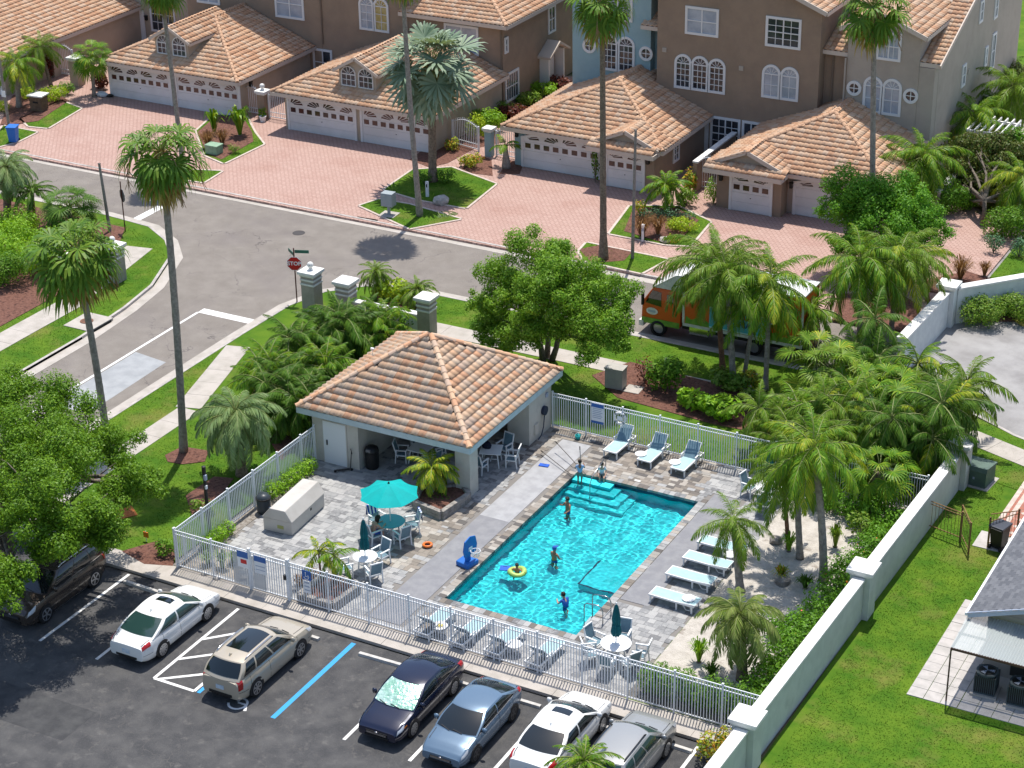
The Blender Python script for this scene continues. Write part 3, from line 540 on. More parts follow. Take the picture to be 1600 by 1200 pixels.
pillar('banded entrance pillar without ball in the palms', (-18.22, 24.07), 1.95, .78, BAND, 'entrance_pillar', bands=2, group=gp)
pillar('banded entrance pillar without ball at the end of the low wall', (-13.47, 24.14), 1.95, .72, BAND, 'entrance_pillar', bands=2, group=gp)
wall_run('low white entrance wall between two banded pillars', Vector((-18.22, 24.07)) + Vector((.42, 0)), Vector((-13.47, 24.14)) - Vector((.4, 0)), .95, .3, WALLW)
pillar('banded pillar with white ball across the side street', (-32.08, 22.64), 1.95, .8, BAND, 'entrance_pillar', ball=1, bands=2, group=gp)
pillar('banded pillar with white ball mostly hidden by fan palm', (-33.28, 20.68), 1.95, .8, BAND, 'entrance_pillar', ball=1, bands=2, group=gp)

# ---------------------------------------------------------------- clay tile roofs
TERRA = [(0.595, 0.326, 0.192), (0.615, 0.417, 0.280), (0.530, 0.385, 0.286), (0.608, 0.372, 0.228), (0.634, 0.469, 0.338), (0.569, 0.313, 0.189), (0.589, 0.417, 0.293), (0.621, 0.398, 0.254), (0.517, 0.372, 0.280)]
TILE = mat('clay_tile', (.5, .25, .16), .8, pal=TERRA, bump=.2, bs=30, dirt=(.25, .19, .16), ds=6, dlo=.62, dhi=.85, spec=.25)
TILE2 = mat('house_clay_tile', (.5, .25, .16), .82, pal=[(0.557, 0.333, 0.202), (0.570, 0.385, 0.261), (0.524, 0.300, 0.180), (0.583, 0.411, 0.287), (0.544, 0.346, 0.222), (0.498, 0.281, 0.167), (0.583, 0.372, 0.235)], dirt=(.3, .2, .15), ds=1.2, dlo=.58, dhi=.82, spec=.25)
RIDGE2 = mat('ridge_clay', (.52, .33, .21), .82, (.45, .27, .17), 3)
UNDER = mat('roof_underlay', (.1, .06, .045), .9)
def tile_geo(w, L):
    n = 6; prof = [(w * (i / n - .5), .055 * (math.sin(PI * min(i / n / .72, 1)) if i / n < .72 else 0) - .0) for i in range(n + 1)]; vs = []
    for (x, z) in prof: vs.append((x, -L / 2, z + .06))
    for (x, z) in prof: vs.append((x, L / 2 + .05, z * .8 + .002))
    for (x, z) in prof: vs.append((x, -L / 2, z + .008))
    k = n + 1
    return vs, [(i, i + 1, k + i + 1, k + i) for i in range(n)] + [(2 * k + i, 2 * k + i + 1, i + 1, i) for i in range(n)]
def roof_face(o, e, u, L, k0, k1, T, tw, ex, cb, jit=.004):
    """cb(matrix) for every tile on a roof face: o eave corner, e along the eave, u up the slope (unit vectors)"""
    e, u, o = Vector(e).normalized(), Vector(u).normalized(), Vector(o); n = e.cross(u); cs = math.hypot(u.x, u.y); i = 0
    while (i + .5) * ex < T:
        t = (i + .5) * ex; lo, hi = k0 * t * cs, L - k1 * t * cs; j = math.floor(lo / tw)
        while (j + .5) * tw < hi:
            s = (j + .5) * tw
            if s > lo - .02 and s < hi + .02:
                M = Matrix((e, u, n)).transposed().to_4x4(); M.translation = o + e * s + u * t + n * (.03 + rnd.uniform(-jit, jit)); cb(M)
            j += 1
        i += 1
def ridge_line(parent, p, q, mt, r=.12, ln=.38, joined=False, name='ridge_tile'):
    p, q = Vector(p), Vector(q); n = max(1, round((q - p).length / ln)); d = (q - p) / n; mb = MB() if joined else None
    for i in range(n):
        a, b = p + d * i, p + d * (i + 1.06); m = mb or MB(); x = d.normalized(); s = x.cross(Vector((0, 0, 1))).normalized(); z = s.cross(x); vs = []
        for c, rr in ((a, r * 1.12), (b, r * .92)):
            for k in range(7): t = PI * k / 6; vs.append(c + s * rr * math.cos(t) + z * (rr * math.sin(t) * 1.0 - .02))
        m.add(vs, [(k, k + 1, 8 + k, 7 + k) for k in range(6)] + [tuple(range(6, -1, -1)), tuple(range(7, 14))])
        if not joined: m.build(name, mt, parent)
    if joined: mb.build('ridge_cap', mt, parent)

# ---------------------------------------------------------------- pool house
STUC = mat('poolhouse_stucco', (.55, .515, .455), .9, (.5, .47, .41), 1.5, bump=.25, bs=60, dirt=(.44, .41, .36), ds=.9, dlo=.6, dhi=.85)
FASC = mat('pale_blue_fascia', (.5, .58, .6), .6, (.44, .52, .54), 2)
BLK = mat('black_plastic', (.012, .012, .013), .45)
DOORW = mat('white_door_paint', (.72, .73, .74), .5)
H_ = thing('pool_house', 'open cornered pool house with a mottled clay tile hip roof', 'pavilion', (-7.4, 14.3, 0)); HL = -H_.location
ex0, ey0, ex1, ey1, ze = -11.75, 10.02, -2.98, 18.6, 2.58
def hp(mb, name, mt, par=H_, **k): return mb.build(name, mt, par, loc=HL if par is H_ else None, **k)
wl = hp(MB().b(-11.18, 10.35, -.05, -8.8, 17.9, 2.5), 'wall', STUC); hp(MB().b(-8.8, 17.6, -.05, -3.2, 17.9, 2.5), 'wall', STUC); hp(MB().b(-4.3, 15.75, -.05, -3.2, 17.6, 2.5), 'wall', STUC)
hp(MB().b(-3.97, 10.45, -.05, -3.25, 11.15, 2.5), 'corner_post', STUC)
hp(MB().b(-8.8, 10.4, 2.2, -3.97, 10.7, 2.5), 'beam', STUC); hp(MB().b(-3.6, 11.15, 2.2, -3.3, 15.75, 2.5), 'beam', STUC)
hp(MB().b(ex0 + .05, ey0 + .05, 2.5, ex1 - .05, ey1 - .05, 2.53), 'soffit', mat('soffit', (.5, .5, .48), .8))
fa = MB(); fa.b(ex0, ey0 - .02, 2.34, ex1, ey0 + .03, 2.62).b(ex1 - .03, ey0 + .03, 2.34, ex1 + .02, ey1, 2.62).b(ex0 - .02, ey0 + .03, 2.34, ex0 + .03, ey1, 2.62).b(ex0 + .03, ey1 - .03, 2.34, ex1 - .03, ey1 + .02, 2.62); hp(fa, 'fascia', FASC)
dr = hp(MB().b((-10.59, 10.30)[0], 10.29, .02, (-9.42, 10.16)[0], 10.345, 2.08), 'door', DOORW); hp(MB().box(((-10.54, 10.33)[0] + .14, 10.27, 1.05), (.06, .04, .24)), 'handle', mat('dark_steel', (.08, .08, .09), .35, metal=.8), dr)
hp(MB().b((-10.59, 10.30)[0] - .05, 10.3, 0, (-10.59, 10.30)[0], 10.349, 2.13).b((-9.42, 10.16)[0], 10.3, 0, (-9.42, 10.16)[0] + .05, 10.349, 2.13).b((-10.59, 10.30)[0], 10.3, 2.085, (-9.42, 10.16)[0], 10.349, 2.13), 'door_frame', STUC)
MB().box((-7.3, 10.55, 2.12), (.16, .12, .18)).build('lamp', BLK, H_, loc=HL)
hp(MB().tube([(-3.19, 17.1, 1.2), (-3.05, 17.1, 1.2)], .22, 14), 'hose_reel', mat('navy_hose', (.02, .03, .06), .5)); hp(MB().tube([(-3.08, 17.0, 1.0), (-3.05, 16.85, .5), (-3.08, 16.7, .15), (-3.08, 16.4, .05)], .025, 6), 'hose', mat('navy_hose', (.02, .03, .06), .5))
hp(MB().b(-3.2, 16.2, .35, -3.12, 16.5, .85), 'meter_box', STUC); hp(MB().b(-3.19, 17.3, 1.75, -3.13, 17.5, 1.95), 'vent', SGREY)
slope = .6; ap = Vector(((ex0 + ex1) / 2, (ey0 + ey1) / 2, 0)); hx, hy = (ex1 - ex0) / 2, (ey1 - ey0) / 2; run = min(hx, hy); zt = 2.6 + run * slope
P_ = [Vector((ex0, ey0, 2.6)), Vector((ex1, ey0, 2.6)), Vector((ex1, ey1, 2.6)), Vector((ex0, ey1, 2.6))]; A0, A1 = Vector((ap.x - max(0, hx - hy), ap.y, zt)), Vector((ap.x + max(0, hx - hy), ap.y, zt))
rf = MB(); rf.add(P_ + [A0, A1], [(0, 1, 5, 4), (1, 2, 5), (2, 3, 4, 5), (3, 0, 4), (3, 2, 1, 0)]); RF = hp(rf, 'roof', UNDER)
tg = tile_geo(.345, .36); tile_me = MB().add(*tg).mesh('roof_tile', TILE, True); far = MB(); cnt = [0]; allM = []
cs, sn = 1 / math.hypot(1, slope), slope / math.hypot(1, slope); T = run / cs
roof_face(P_[0], (1, 0, 0), (0, cs, sn), 2 * hx, 1, 1, T, .345, .36, lambda M: allM.append((0, M)))
roof_face(P_[1], (0, 1, 0), (-cs, 0, sn), 2 * hy, 1, 1, T, .345, .36, lambda M: allM.append((1, M)))
roof_face(P_[2], (-1, 0, 0), (0, -cs, sn), 2 * hx, 1, 1, T, .345, .36, lambda M: allM.append((2, M)))
roof_face(P_[3], (0, -1, 0), (cs, 0, sn), 2 * hy, 1, 1, T, .345, .36, lambda M: allM.append((3, M)))
allM.sort(key=lambda q: (q[0] > 1, q[1].translation.y - .3 * q[1].translation.x + (5 if q[0] == 3 else 0)))
for i, (f, M) in enumerate(allM):
    if i < 300: o = link('roof_tile', tile_me, RF); o.matrix_local = M
    else: far.add([M @ Vector(v) for v in tg[0]], tg[1])
tag(far.build('tile_field', TILE, RF, True), kind='stuff')
for c, a in ((P_[0], A0), (P_[1], A1), (P_[2], A1), (P_[3], A0)): ridge_line(RF, c + Vector((0, 0, .05)), a + Vector((0, 0, .09)), TILE, .13, .38)
hp(MB().tube([(-10.6, 14.6, 3.1), (-10.6, 14.6, 3.75)], .012, 6).b(-10.68, 14.55, 3.72, -10.52, 14.65, 3.8), 'weather_sensor', SWHITE)

# ---------------------------------------------------------------- townhouses
BRN = mat('brown_stucco', (.31, .225, .16), .9, (.275, .2, .145), 1, bump=.2, bs=50, dirt=(0.242, 0.176, 0.125), ds=.55, dlo=.52, dhi=.85)
TAU = mat('taupe_stucco', (.42, .36, .3), .9, (.385, .33, .275), 1, bump=.2, bs=50, dirt=(0.328, 0.281, 0.234), ds=.55, dlo=.52, dhi=.85)
BLU = mat('blue_stucco', (.3, .43, .46), .9, (.275, .4, .43), 1, bump=.2, bs=50, dirt=(0.234, 0.335, 0.359), ds=.55, dlo=.52, dhi=.85)
TANS = mat('tan_stucco', (.44, .36, .28), .9, (.4, .33, .255), 1, bump=.2, bs=50, dirt=(0.343, 0.281, 0.218), ds=.55, dlo=.52, dhi=.85)
TRIM = mat('white_trim', (.7, .69, .68), .6); CREAM = mat('cream_fascia', (.55, .47, .4), .7)
GLASS = mat('window_glass', (.012, .016, .022), .06, (.06, .07, .085), .9, .35, .7, spec=.6); GLASSB = mat('glass_with_blinds', (.3, .34, .4), .15, (.42, .45, .5), 1.3, spec=.6); GLASSY = mat('glass_yellow_blinds', (.4, .3, .1), .2, (.5, .42, .2), 3)
GPANE = mat('garage_pane', (.08, .03, .025), .12, (.03, .02, .02), .8, spec=.6); GDOOR = mat('garage_door_white', (.7, .69, .69), .6, (.62, .61, .6), .6)
PIPE = mat('downpipe', (.2, .15, .11), .6); PIPE2 = mat('pale_downpipe', (.4, .35, .3), .6)
def hpart(mb, name, mt, root, smooth=False, bevel=0): return mb.build(name, mt, root, smooth, loc=-root.location, bevel=bevel)
def arch_poly(w, h, n=12, rise=None):
    """outline of an opening of width w, height h, with a round (or segmental) head, base centre at origin"""
    r = w / 2; rise = r if rise is None else rise; R_ = (r * r + rise * rise) / (2 * rise); cz = h - R_; a = math.asin(min(1, r / R_))
    return [(-r, 0), (r, 0)] + [(R_ * math.sin(a - 2 * a * i / n), cz + R_ * math.cos(a - 2 * a * i / n)) for i in range(n + 1)]
def ring(mb, po, pi_, y0, y1, m=0):
    n = len(po)
    for i in range(n):
        j = (i + 1) % n; A, B, C, D = po[i], po[j], pi_[j], pi_[i]
        mb.add([(A[0], y0, A[1]), (B[0], y0, B[1]), (C[0], y0, C[1]), (D[0], y0, D[1]), (A[0], y1, A[1]), (B[0], y1, B[1]), (C[0], y1, C[1]), (D[0], y1, D[1])], [(0, 1, 2, 3), (0, 4, 5, 1), (2, 6, 7, 3), (7, 6, 5, 4)], m)
def window(root, c, w, h, kind='rect', cols=2, rows=2, rz=0, glass=None, fw=.155, name='window', sash=True, mf=TRIM):
    """c = base centre on the wall face; the window faces -y turned by rz"""
    glass = glass or GLASS; loc = Vector(c) - root.location; fm = MB(); mu = MB()
    if kind == 'round':
        n = 24; po = [(w / 2 * math.cos(2 * PI * i / n), h / 2 + w / 2 * math.sin(2 * PI * i / n)) for i in range(n)]; pi_ = [(p[0] * (1 - 2 * fw / w), h / 2 + (p[1] - h / 2) * (1 - 2 * fw / w)) for p in po]
        ring(fm, po, pi_, -.07, .02); r = w / 2 - fw; mu.b(-.025, -.045, h / 2 - r, .025, -.01, h / 2 + r).b(-r, -.046, h / 2 - .025, r, -.011, h / 2 + .025); gp = pi_
    elif kind == 'arch':
        po = arch_poly(w, h); pi_ = [(p[0], p[1] + fw) for p in arch_poly(w - 2 * fw, h - 2 * fw)]; ring(fm, po, pi_, -.07, .02); gp = pi_
        iw, zb, zs = w / 2 - fw, fw, h - w / 2
        for i in range(1, cols): x = -iw + 2 * iw * i / cols; mu.b(x - .018, -.045, zb, x + .018, -.01, zs)
        for i in range(1, rows + 1): z = zb + (zs - zb) * i / rows; t_ = .035 if i == rows else .018; mu.b(-iw, -.047, z - t_, iw, -.012, z + t_)
        for a in (36, 72, 108, 144): d = Vector((math.cos(R(a)), 0, math.sin(R(a)))); mu.beam(Vector((0, -.03, zs)) + d * .1, Vector((0, -.03, zs)) + d * iw, .03)
    else:
        po = [(-w / 2, 0), (w / 2, 0), (w / 2, h), (-w / 2, h)]; pi_ = [(-w / 2 + fw, fw), (w / 2 - fw, fw), (w / 2 - fw, h - fw), (-w / 2 + fw, h - fw)]; ring(fm, po, pi_, -.07, .02); gp = pi_
        for i in range(1, cols): x = -w / 2 + fw + (w - 2 * fw) * i / cols; t_ = .04 if cols % 2 == 0 and i == cols // 2 else .017; mu.b(x - t_, -.045 - t_ * .1, fw, x + t_, -.01, h - fw)
        for i in range(1, rows): z = fw + (h - 2 * fw) * i / rows; t_ = .03 if rows % 2 == 0 and i == rows // 2 and sash else .017; mu.b(-w / 2 + fw, -.047 - t_ * .1, z - t_, w / 2 - fw, -.012, z + t_)
    fo = fm.build(name, mf, root, loc=loc); fo.rotation_euler = (0, 0, rz)
    MB().prism(gp, -.012, -.004, ax='y').build('pane', glass, fo)
    if mu.v: mu.build('muntin', mf, fo)
    return fo
def garage_door(root, c, w, h, arch=0, n=8, panes=True):
    loc = Vector(c) - root.location; d = MB(); zs = h - arch
    for i in range(4): d.b(-w / 2, -.03, h * i / 4 + .006, w / 2, .02, h * (i + 1) / 4 - .006) if not arch or i < 3 else None
    if arch: d.prism([(-w / 2, h * .75 + .006)] + [(w / 2, h * .75 + .006)] + arch_poly(w, h, 14, arch)[2:], -.03, .02, ax='y')
    o = d.build('garage_door', GDOOR, root, loc=loc)
    if panes:
        pm = MB().b(-.19, -.036, -.155, .19, -.028, .155).mesh('pane', GPANE)
        for i in range(n): link('pane', pm, o, (-w / 2 + w * (i + .5) / n, 0, h * .645))
    zf = h * .79 if not arch else h * .8
    for i in range(n // 2):
        cx = -w / 2 + w * (i + .5) / (n // 2) + .0; f_ = MB(); flip = 1 if i % 2 else -1; b0 = (-w * .42 / (n // 2)) * -flip; ww = w * .84 / (n // 2)
        for k in range(4):
            a0, a1 = 8 + k * 20, 22 + k * 20; s_ = flip
            def pt(r_, a): return (b0 - s_ * -0 + (-s_) * -0 + s_ * 0 + (-b0 / abs(b0)) * 0 + b0 + (-b0 / abs(b0)) * r_ * math.cos(R(a)), r_ * math.sin(R(a)))
            def q(r_, a): return (b0 + (-math.copysign(1, b0)) * r_ * math.cos(R(a)), .02 + r_ * .5 * math.sin(R(a)))
            P4 = [q(ww * .3, a0), q(ww * .95, a0), q(ww * .95, a1), q(ww * .3, a1)]
            f_.add([(x, -.036, z) for x, z in P4], [(0, 1, 2, 3)]); f_.f[-1] = f_.f[-1] if b0 > 0 else f_.f[-1][::-1]
        f_.build('fan_light', GPANE, o, loc=(cx, 0, zf))
    tr = MB(); f2 = .16
    if arch: po = arch_poly(w + 2 * f2, h + f2, 14, arch + .05); pi_ = arch_poly(w, h, 14, arch); ring(tr, po[1:] + po[:1], pi_[1:] + pi_[:1], -.07, .02); tr.f = [q for q in tr.f]
    else: tr.b(-w / 2 - f2, -.07, 0, -w / 2, .02, h + f2).b(w / 2, -.07, 0, w / 2 + f2, .02, h + f2).b(-w / 2, -.07, h, w / 2, .02, h + f2)
    tr.build('door_trim', TRIM, root, loc=loc); MB().b(-.03, -.06, .85, .03, -.03, .89).build('handle', BLK, o)
    MB().b(-.2, -.1, h + .02 + (0 if arch else .02), .2, -.07, h + .16 + (0 if arch else .02)).build('number_plate', BLK, root, loc=loc); return o
SL = .395; CS, SN = 1 / math.hypot(1, SL), SL / math.hypot(1, SL)
TG2 = tile_geo(.33, .4)
def roof_tiles(root, faces, par, name='tile_field'):
    mb = MB()
    for (o, e, u, L, k0, k1, T) in faces: roof_face(o, e, u, L, k0, k1, T, .33, .4, lambda M: mb.add([M @ Vector(v) for v in TG2[0]], TG2[1]), .008)
    return tag(mb.build(name, TILE2, par, True), kind='stuff')
def garage(root, x0, x1, yf, yb, ze, wallm, side_h=None, dormer=None, step=None):
    """hip garage roof running back into the house; eaves x0..x1, front eave yf, house face yb"""
    Wd = x1 - x0; r = Wd / 2; za = ze + r * SL; xm = (x0 + x1) / 2; ov = .55
    hpart(MB().b(x0 + ov, yf + .75, -.05, x1 - ov, yb, ze - .1), 'garage_wall', wallm, root)
    P = [Vector((x0, yf, ze)), Vector((x1, yf, ze)), Vector((x1, yb, ze)), Vector((x0, yb, ze)), Vector((xm, yf + r, za)), Vector((xm, yb, za))]
    rf = hpart(MB().add(P, [(0, 1, 4), (1, 2, 5, 4), (3, 0, 4, 5), (3, 2, 1, 0)]), 'garage_roof', UNDER, root)
    D = yb - yf; T = r / CS
    roof_tiles(root, [(P[0], (1, 0, 0), (0, CS, SN), Wd, 1, 1, T), (P[1], (0, 1, 0), (-CS, 0, SN), D, 1, 0, T), (P[3], (0, -1, 0), (CS, 0, SN), D, 0, 1, T)], rf)
    up = Vector((0, 0, .06))
    for a, b in ((P[0], P[4]), (P[1], P[4]), (P[4], P[5])): ridge_line(rf, a + up, b + up, RIDGE2, .13, .4, True)
    hpart(MB().b(x0 - .02, yf - .05, ze - .22, x1 + .02, yf, ze + .03).b(x1, yf, ze - .22, x1 + .05, yb, ze + .03).b(x0 - .05, yf, ze - .22, x0, yb, ze + .03), 'fascia', CREAM, root)
    return P
def dormer(root, xc, yf, zb, w, h, ywin):
    """gabled roof dormer with two arched windows; front face at ywin, base zb"""
    ez = zb + h; pk = ez + w / 2 * .55; L = (pk - zb) / SL + .2
    hpart(MB().prism([(xc - w / 2, zb - .1), (xc + w / 2, zb - .1), (xc + w / 2, ez), (xc, pk - .08), (xc - w / 2, ez)], ywin, ywin + L, ax='y'), 'dormer_wall', TANS, root)
    for s in (-1, 1): window(root, (xc + s * w * .235, ywin, zb + .12), w * .4, h * 1.02, 'arch', 3, 2, fw=.06)
    cs, sn = 1 / math.hypot(1, .55), .55 / math.hypot(1, .55); hw = w / 2 + .3; zl = pk - hw * .55; T = hw / cs
    rm = MB().add([(xc - hw, ywin - .25, zl), (xc, ywin - .25, pk), (xc + hw, ywin - .25, zl), (xc + hw, ywin + L, zl), (xc, ywin + L, pk), (xc - hw, ywin + L, zl)], [(0, 1, 4, 5), (1, 2, 3, 4)]); rf = hpart(rm, 'dormer_roof', UNDER, root)
    roof_tiles(root, [((xc + hw, ywin - .25, zl), (0, 1, 0), (-cs, 0, sn), L + .25, 0, 0, T), ((xc - hw, ywin + L, zl), (0, -1, 0), (cs, 0, sn), L + .25, 0, 0, T)], rf)
    fa = MB(); 
    for s in (-1, 1): fa.beam((xc + s * hw, ywin - .27, zl - .05), (xc, ywin - .27, pk - .03), .06, .2)
    fa.b(xc + hw, ywin - .25, zl - .17, xc + hw + .04, ywin + L - .9, zl + .02); hpart(fa, 'bargeboard', CREAM, root)
def lantern(root, c): hpart(MB().b(c[0] - .09, c[1] - .2, c[2], c[0] + .09, c[1], c[2] + .3).prism([(c[0] - .13, c[1] - .24), (c[0] + .13, c[1] - .24), (c[0] + .13, c[1]), (c[0] - .13, c[1])], c[2] + .3, c[2] + .34), 'lantern', BLK, root)
def main_roof(root, x0, x1, yf, yb, ze, hip0=0, hip1=0, zcap=None, tile_from=None):
    """ridge along x; hip at either end if asked"""
    D = (yb - yf) / 2; za = ze + D * SL; T = D / CS
    P = [Vector((x0, yf, ze)), Vector((x1, yf, ze)), Vector((x1, yb, ze)), Vector((x0, yb, ze)), Vector((x0 + (D if hip0 else 0), yf + D, za)), Vector((x1 - (D if hip1 else 0), yf + D, za))]
    rf = hpart(MB().add(P, [(0, 1, 5, 4), (1, 2, 5), (2, 3, 4, 5), (3, 0, 4), (3, 2, 1, 0)] if hip1 else [(0, 1, 5, 4), (2, 3, 4, 5)]), 'roof', UNDER, root)
    fs = [(P[0], (1, 0, 0), (0, CS, SN), x1 - x0, hip0, hip1, T)]
    if hip1: fs.append((P[1], (0, 1, 0), (-CS, 0, SN), yb - yf, 1, 1, T)); ridge_line(rf, P[1] + Vector((0, 0, .06)), P[5] + Vector((0, 0, .06)), RIDGE2, .13, .4, True)
    roof_tiles(root, fs, rf); ridge_line(rf, P[4] + Vector((0, 0, .06)), P[5] + Vector((0, 0, .06)), RIDGE2, .13, .4, True)
    fa = MB().b(x0, yf - .06, ze - .22, x1, yf, ze + .03)
    if hip1: fa.b(x1, yf, ze - .22, x1 + .06, yb, ze + .03)
    hpart(fa, 'fascia', CREAM, root)
def gable_bay(root, x0, x1, yf, yb, z1, wallm, rise=SL, tiles=True, z0=-.05):
    """wall block with a roof whose ridge runs in y"""
    xm = (x0 + x1) / 2; pk = z1 + (x1 - x0) / 2 * rise; hpart(MB().prism([(x0, z0), (x1, z0), (x1, z1), (xm, pk - .03), (x0, z1)], yf, yb, ax='y'), 'wall', wallm, root)
    hw = (x1 - x0) / 2 + .45; zl = pk - hw * rise; cs, sn = 1 / math.hypot(1, rise), rise / math.hypot(1, rise); L = yb - yf + .4; f0 = yf - .4
    rf = hpart(MB().add([(xm - hw, f0, zl), (xm, f0, pk), (xm + hw, f0, zl), (xm + hw, yb, zl), (xm, yb, pk), (xm - hw, yb, zl)], [(0, 1, 4, 5), (1, 2, 3, 4)]), 'bay_roof', UNDER, root)
    roof_tiles(root, [((xm + hw, f0, zl), (0, 1, 0), (-cs, 0, sn), L, 0, 0, hw / cs), ((xm - hw, yb, zl), (0, -1, 0), (cs, 0, sn), L, 0, 0, hw / cs)], rf); fa = MB()
    for s in (-1, 1): fa.beam((xm + s * hw, f0 - .03, zl - .06), (xm, f0 - .03, pk - .04), .07, .26).b(xm + (hw if s > 0 else -hw - .05), f0, zl - .2, xm + (hw + .05 if s > 0 else -hw), yb, zl + .02)
    hpart(fa, 'bargeboard', CREAM, root)
HG = 'attached townhouses behind the pink driveways'
# far left unit
u = thing('townhouse', 'tan townhouse at the far left edge, only its roof side and white door showing', 'house', (-66, 52, 0), 0, HG)
garage(u, -71, -59.0, 44.5, 60.0, 2.7, TANS); dormer(u, -65.2, 0, 3.1, 2.4, 1.3, 46.2)
hpart(MB().b(-80, 60, -.05, -52.6, 72, 7.5), 'wall', TANS, u); window(u, (-57.2, 60, .9), 2.3, 2.7, 'rect', 4, 4, glass=GLASS); hpart(MB().b(-60.2, 59.9, 0, -58.9, 59.96, 2.4), 'door', DOORW, u); lantern(u, (-58.7, 60, 1.7))
hpart(MB().b(-59.6, 50, -.05, -59.3, 60, 2.5), 'wall', TANS, u)
garage_door(u, (-62.3, 45.24, 0), 4.8, 2.1)
# building one: two brown units
u = thing('townhouse', 'brown townhouse with a fan-light dormer and two white double garage doors, left one', 'house', (-46, 56, 0), 0, HG)
garage(u, -53.3, -41.7, 47.7, 57, 2.62, TANS); dormer(u, -48.0, 0, 3.2, 2.75, 1.3, 49.15)
da = FYZ = None
garage_door(u, (-50.4, 48.44, 0), 5.0, 2.15); garage_door(u, (-44.75, 48.44, 0), 5.0, 2.15)
gable_bay(u, -52.5, -41.2, 57, 72, 9.0, BRN); window(u, (-43.7, 57, 4.35), 2.4, 2.1, 'rect', 2, 2, glass=GLASSB); window(u, (-50.6, 57, 4.6), 2.0, 2.0, 'rect', 2, 2, glass=GLASSB); lantern(u, (-41.9, 49.5, 1.9))
u = thing('townhouse', 'brown townhouse whose garage roof stands behind the silvery fan palm', 'house', (-34, 56, 0), 0, HG)
garage(u, -38.7, -26.55, 47.1, 57, 2.62, TANS); dormer(u, -32.9, 0, 3.2, 2.75, 1.3, 48.55)
garage_door(u, (-35.3, 47.84, 0), 5.0, 2.15); garage_door(u, (-29.7, 47.84, 0), 5.0, 2.15)
gable_bay(u, -41.2, -34.2, 57.02, 72, 9.0, BRN); hpart(MB().b(-34.2, 57.05, -.05, -27, 71.5, 5.9), 'wall', BRN, u); main_roof(u, -34.6, -26.4, 56.5, 72, 6.0, 0, 1)
for s, g_ in ((-.58, GLASSB), (.58, GLASSY)): window(u, (-36.85 + s, 57.02, 4.3), 1.2, 2.35, 'arch', 2, 3, glass=g_)
window(u, (-30.1, 57.05, 3.6), 2.6, 1.95, 'rect', 2, 1, glass=GLASSB); window(u, (-41.2, 57.02, .6), 1.6, 1.9, 'rect', 2, 2)
window(u, (-27, 57.5, 3.9), .5, 1.1, 'rect', 1, 2, PI / 2); window(u, (-27, 64.0, 3.6), 1.1, 1.9, 'rect', 2, 2, PI / 2); window(u, (-27, 58.2, .5), 1.9, 2.0, 'rect', 5, 2, PI / 2)
[hpart(MB().b(-27, y_, 0, -26.3, y_ + .15, 2.5), 'porch_post', TRIM, u) for y_ in (62.2, 64.4)]; hpart(MB().b(-26.98, 62.6, 0, -26.93, 63.4, 2.4).b(-26.98, 63.5, 0, -26.93, 64.2, 2.4), 'door', DOORW, u)
hpart(MB().prism([(61.9, 2.5), (63.4, 3.3), (64.9, 2.5), (64.9, 2.35), (63.4, 3.12), (61.9, 2.35)], -27, -26.0, ax='x'), 'porch_roof', CREAM, u); hpart(MB().tube([(-27.1, 56.95, 5.8), (-27.1, 56.95, 2.9)], .05, 6), 'downpipe', PIPE, u); hpart(MB().tube([(-41.1, 56.95, 8.8), (-41.1, 56.95, 2.9)], .05, 6), 'downpipe', PIPE, u)
# building two: blue, brown, taupe
u = thing('townhouse', 'blue townhouse with porthole windows either side of a white arched pair', 'house', (-18, 57, 0), 0, HG)
gable_bay(u, -21.35, -15.9, 56, 74, 10.6, BLU); hpart(MB().b(-15.88, 56.6, -.05, -15.02, 74, 7.4), 'wall', BLU, u)
for x in (-20.15, -16.2): window(u, (x, 56, 5.2), .95, .95, 'round', fw=.17)
for s in (-.58, .58): window(u, (-18.15 + s, 56, 4.25), 1.2, 2.35, 'arch', 3, 4)
window(u, (-18.2, 56, 7.55), 2.1, 1.7, 'rect', 4, 2, glass=GLASSB)
garage(u, -22.0, -11.15, 47.55, 57, 2.62, BLU); garage_door(u, (-18.25, 48.24, 0), 5.1, 2.2, .35)
main_roof(u, -16.4, -15.01, 55.6, 75, 7.55, 0, 0); hpart(MB().b(-15.15, 47.5, -.05, -11.66, 56.9, 2.47), 'garage_wall', BRN, u); garage_door(u, (-13.55, 47.49, 0), 2.3, 2.25, .3, 4)
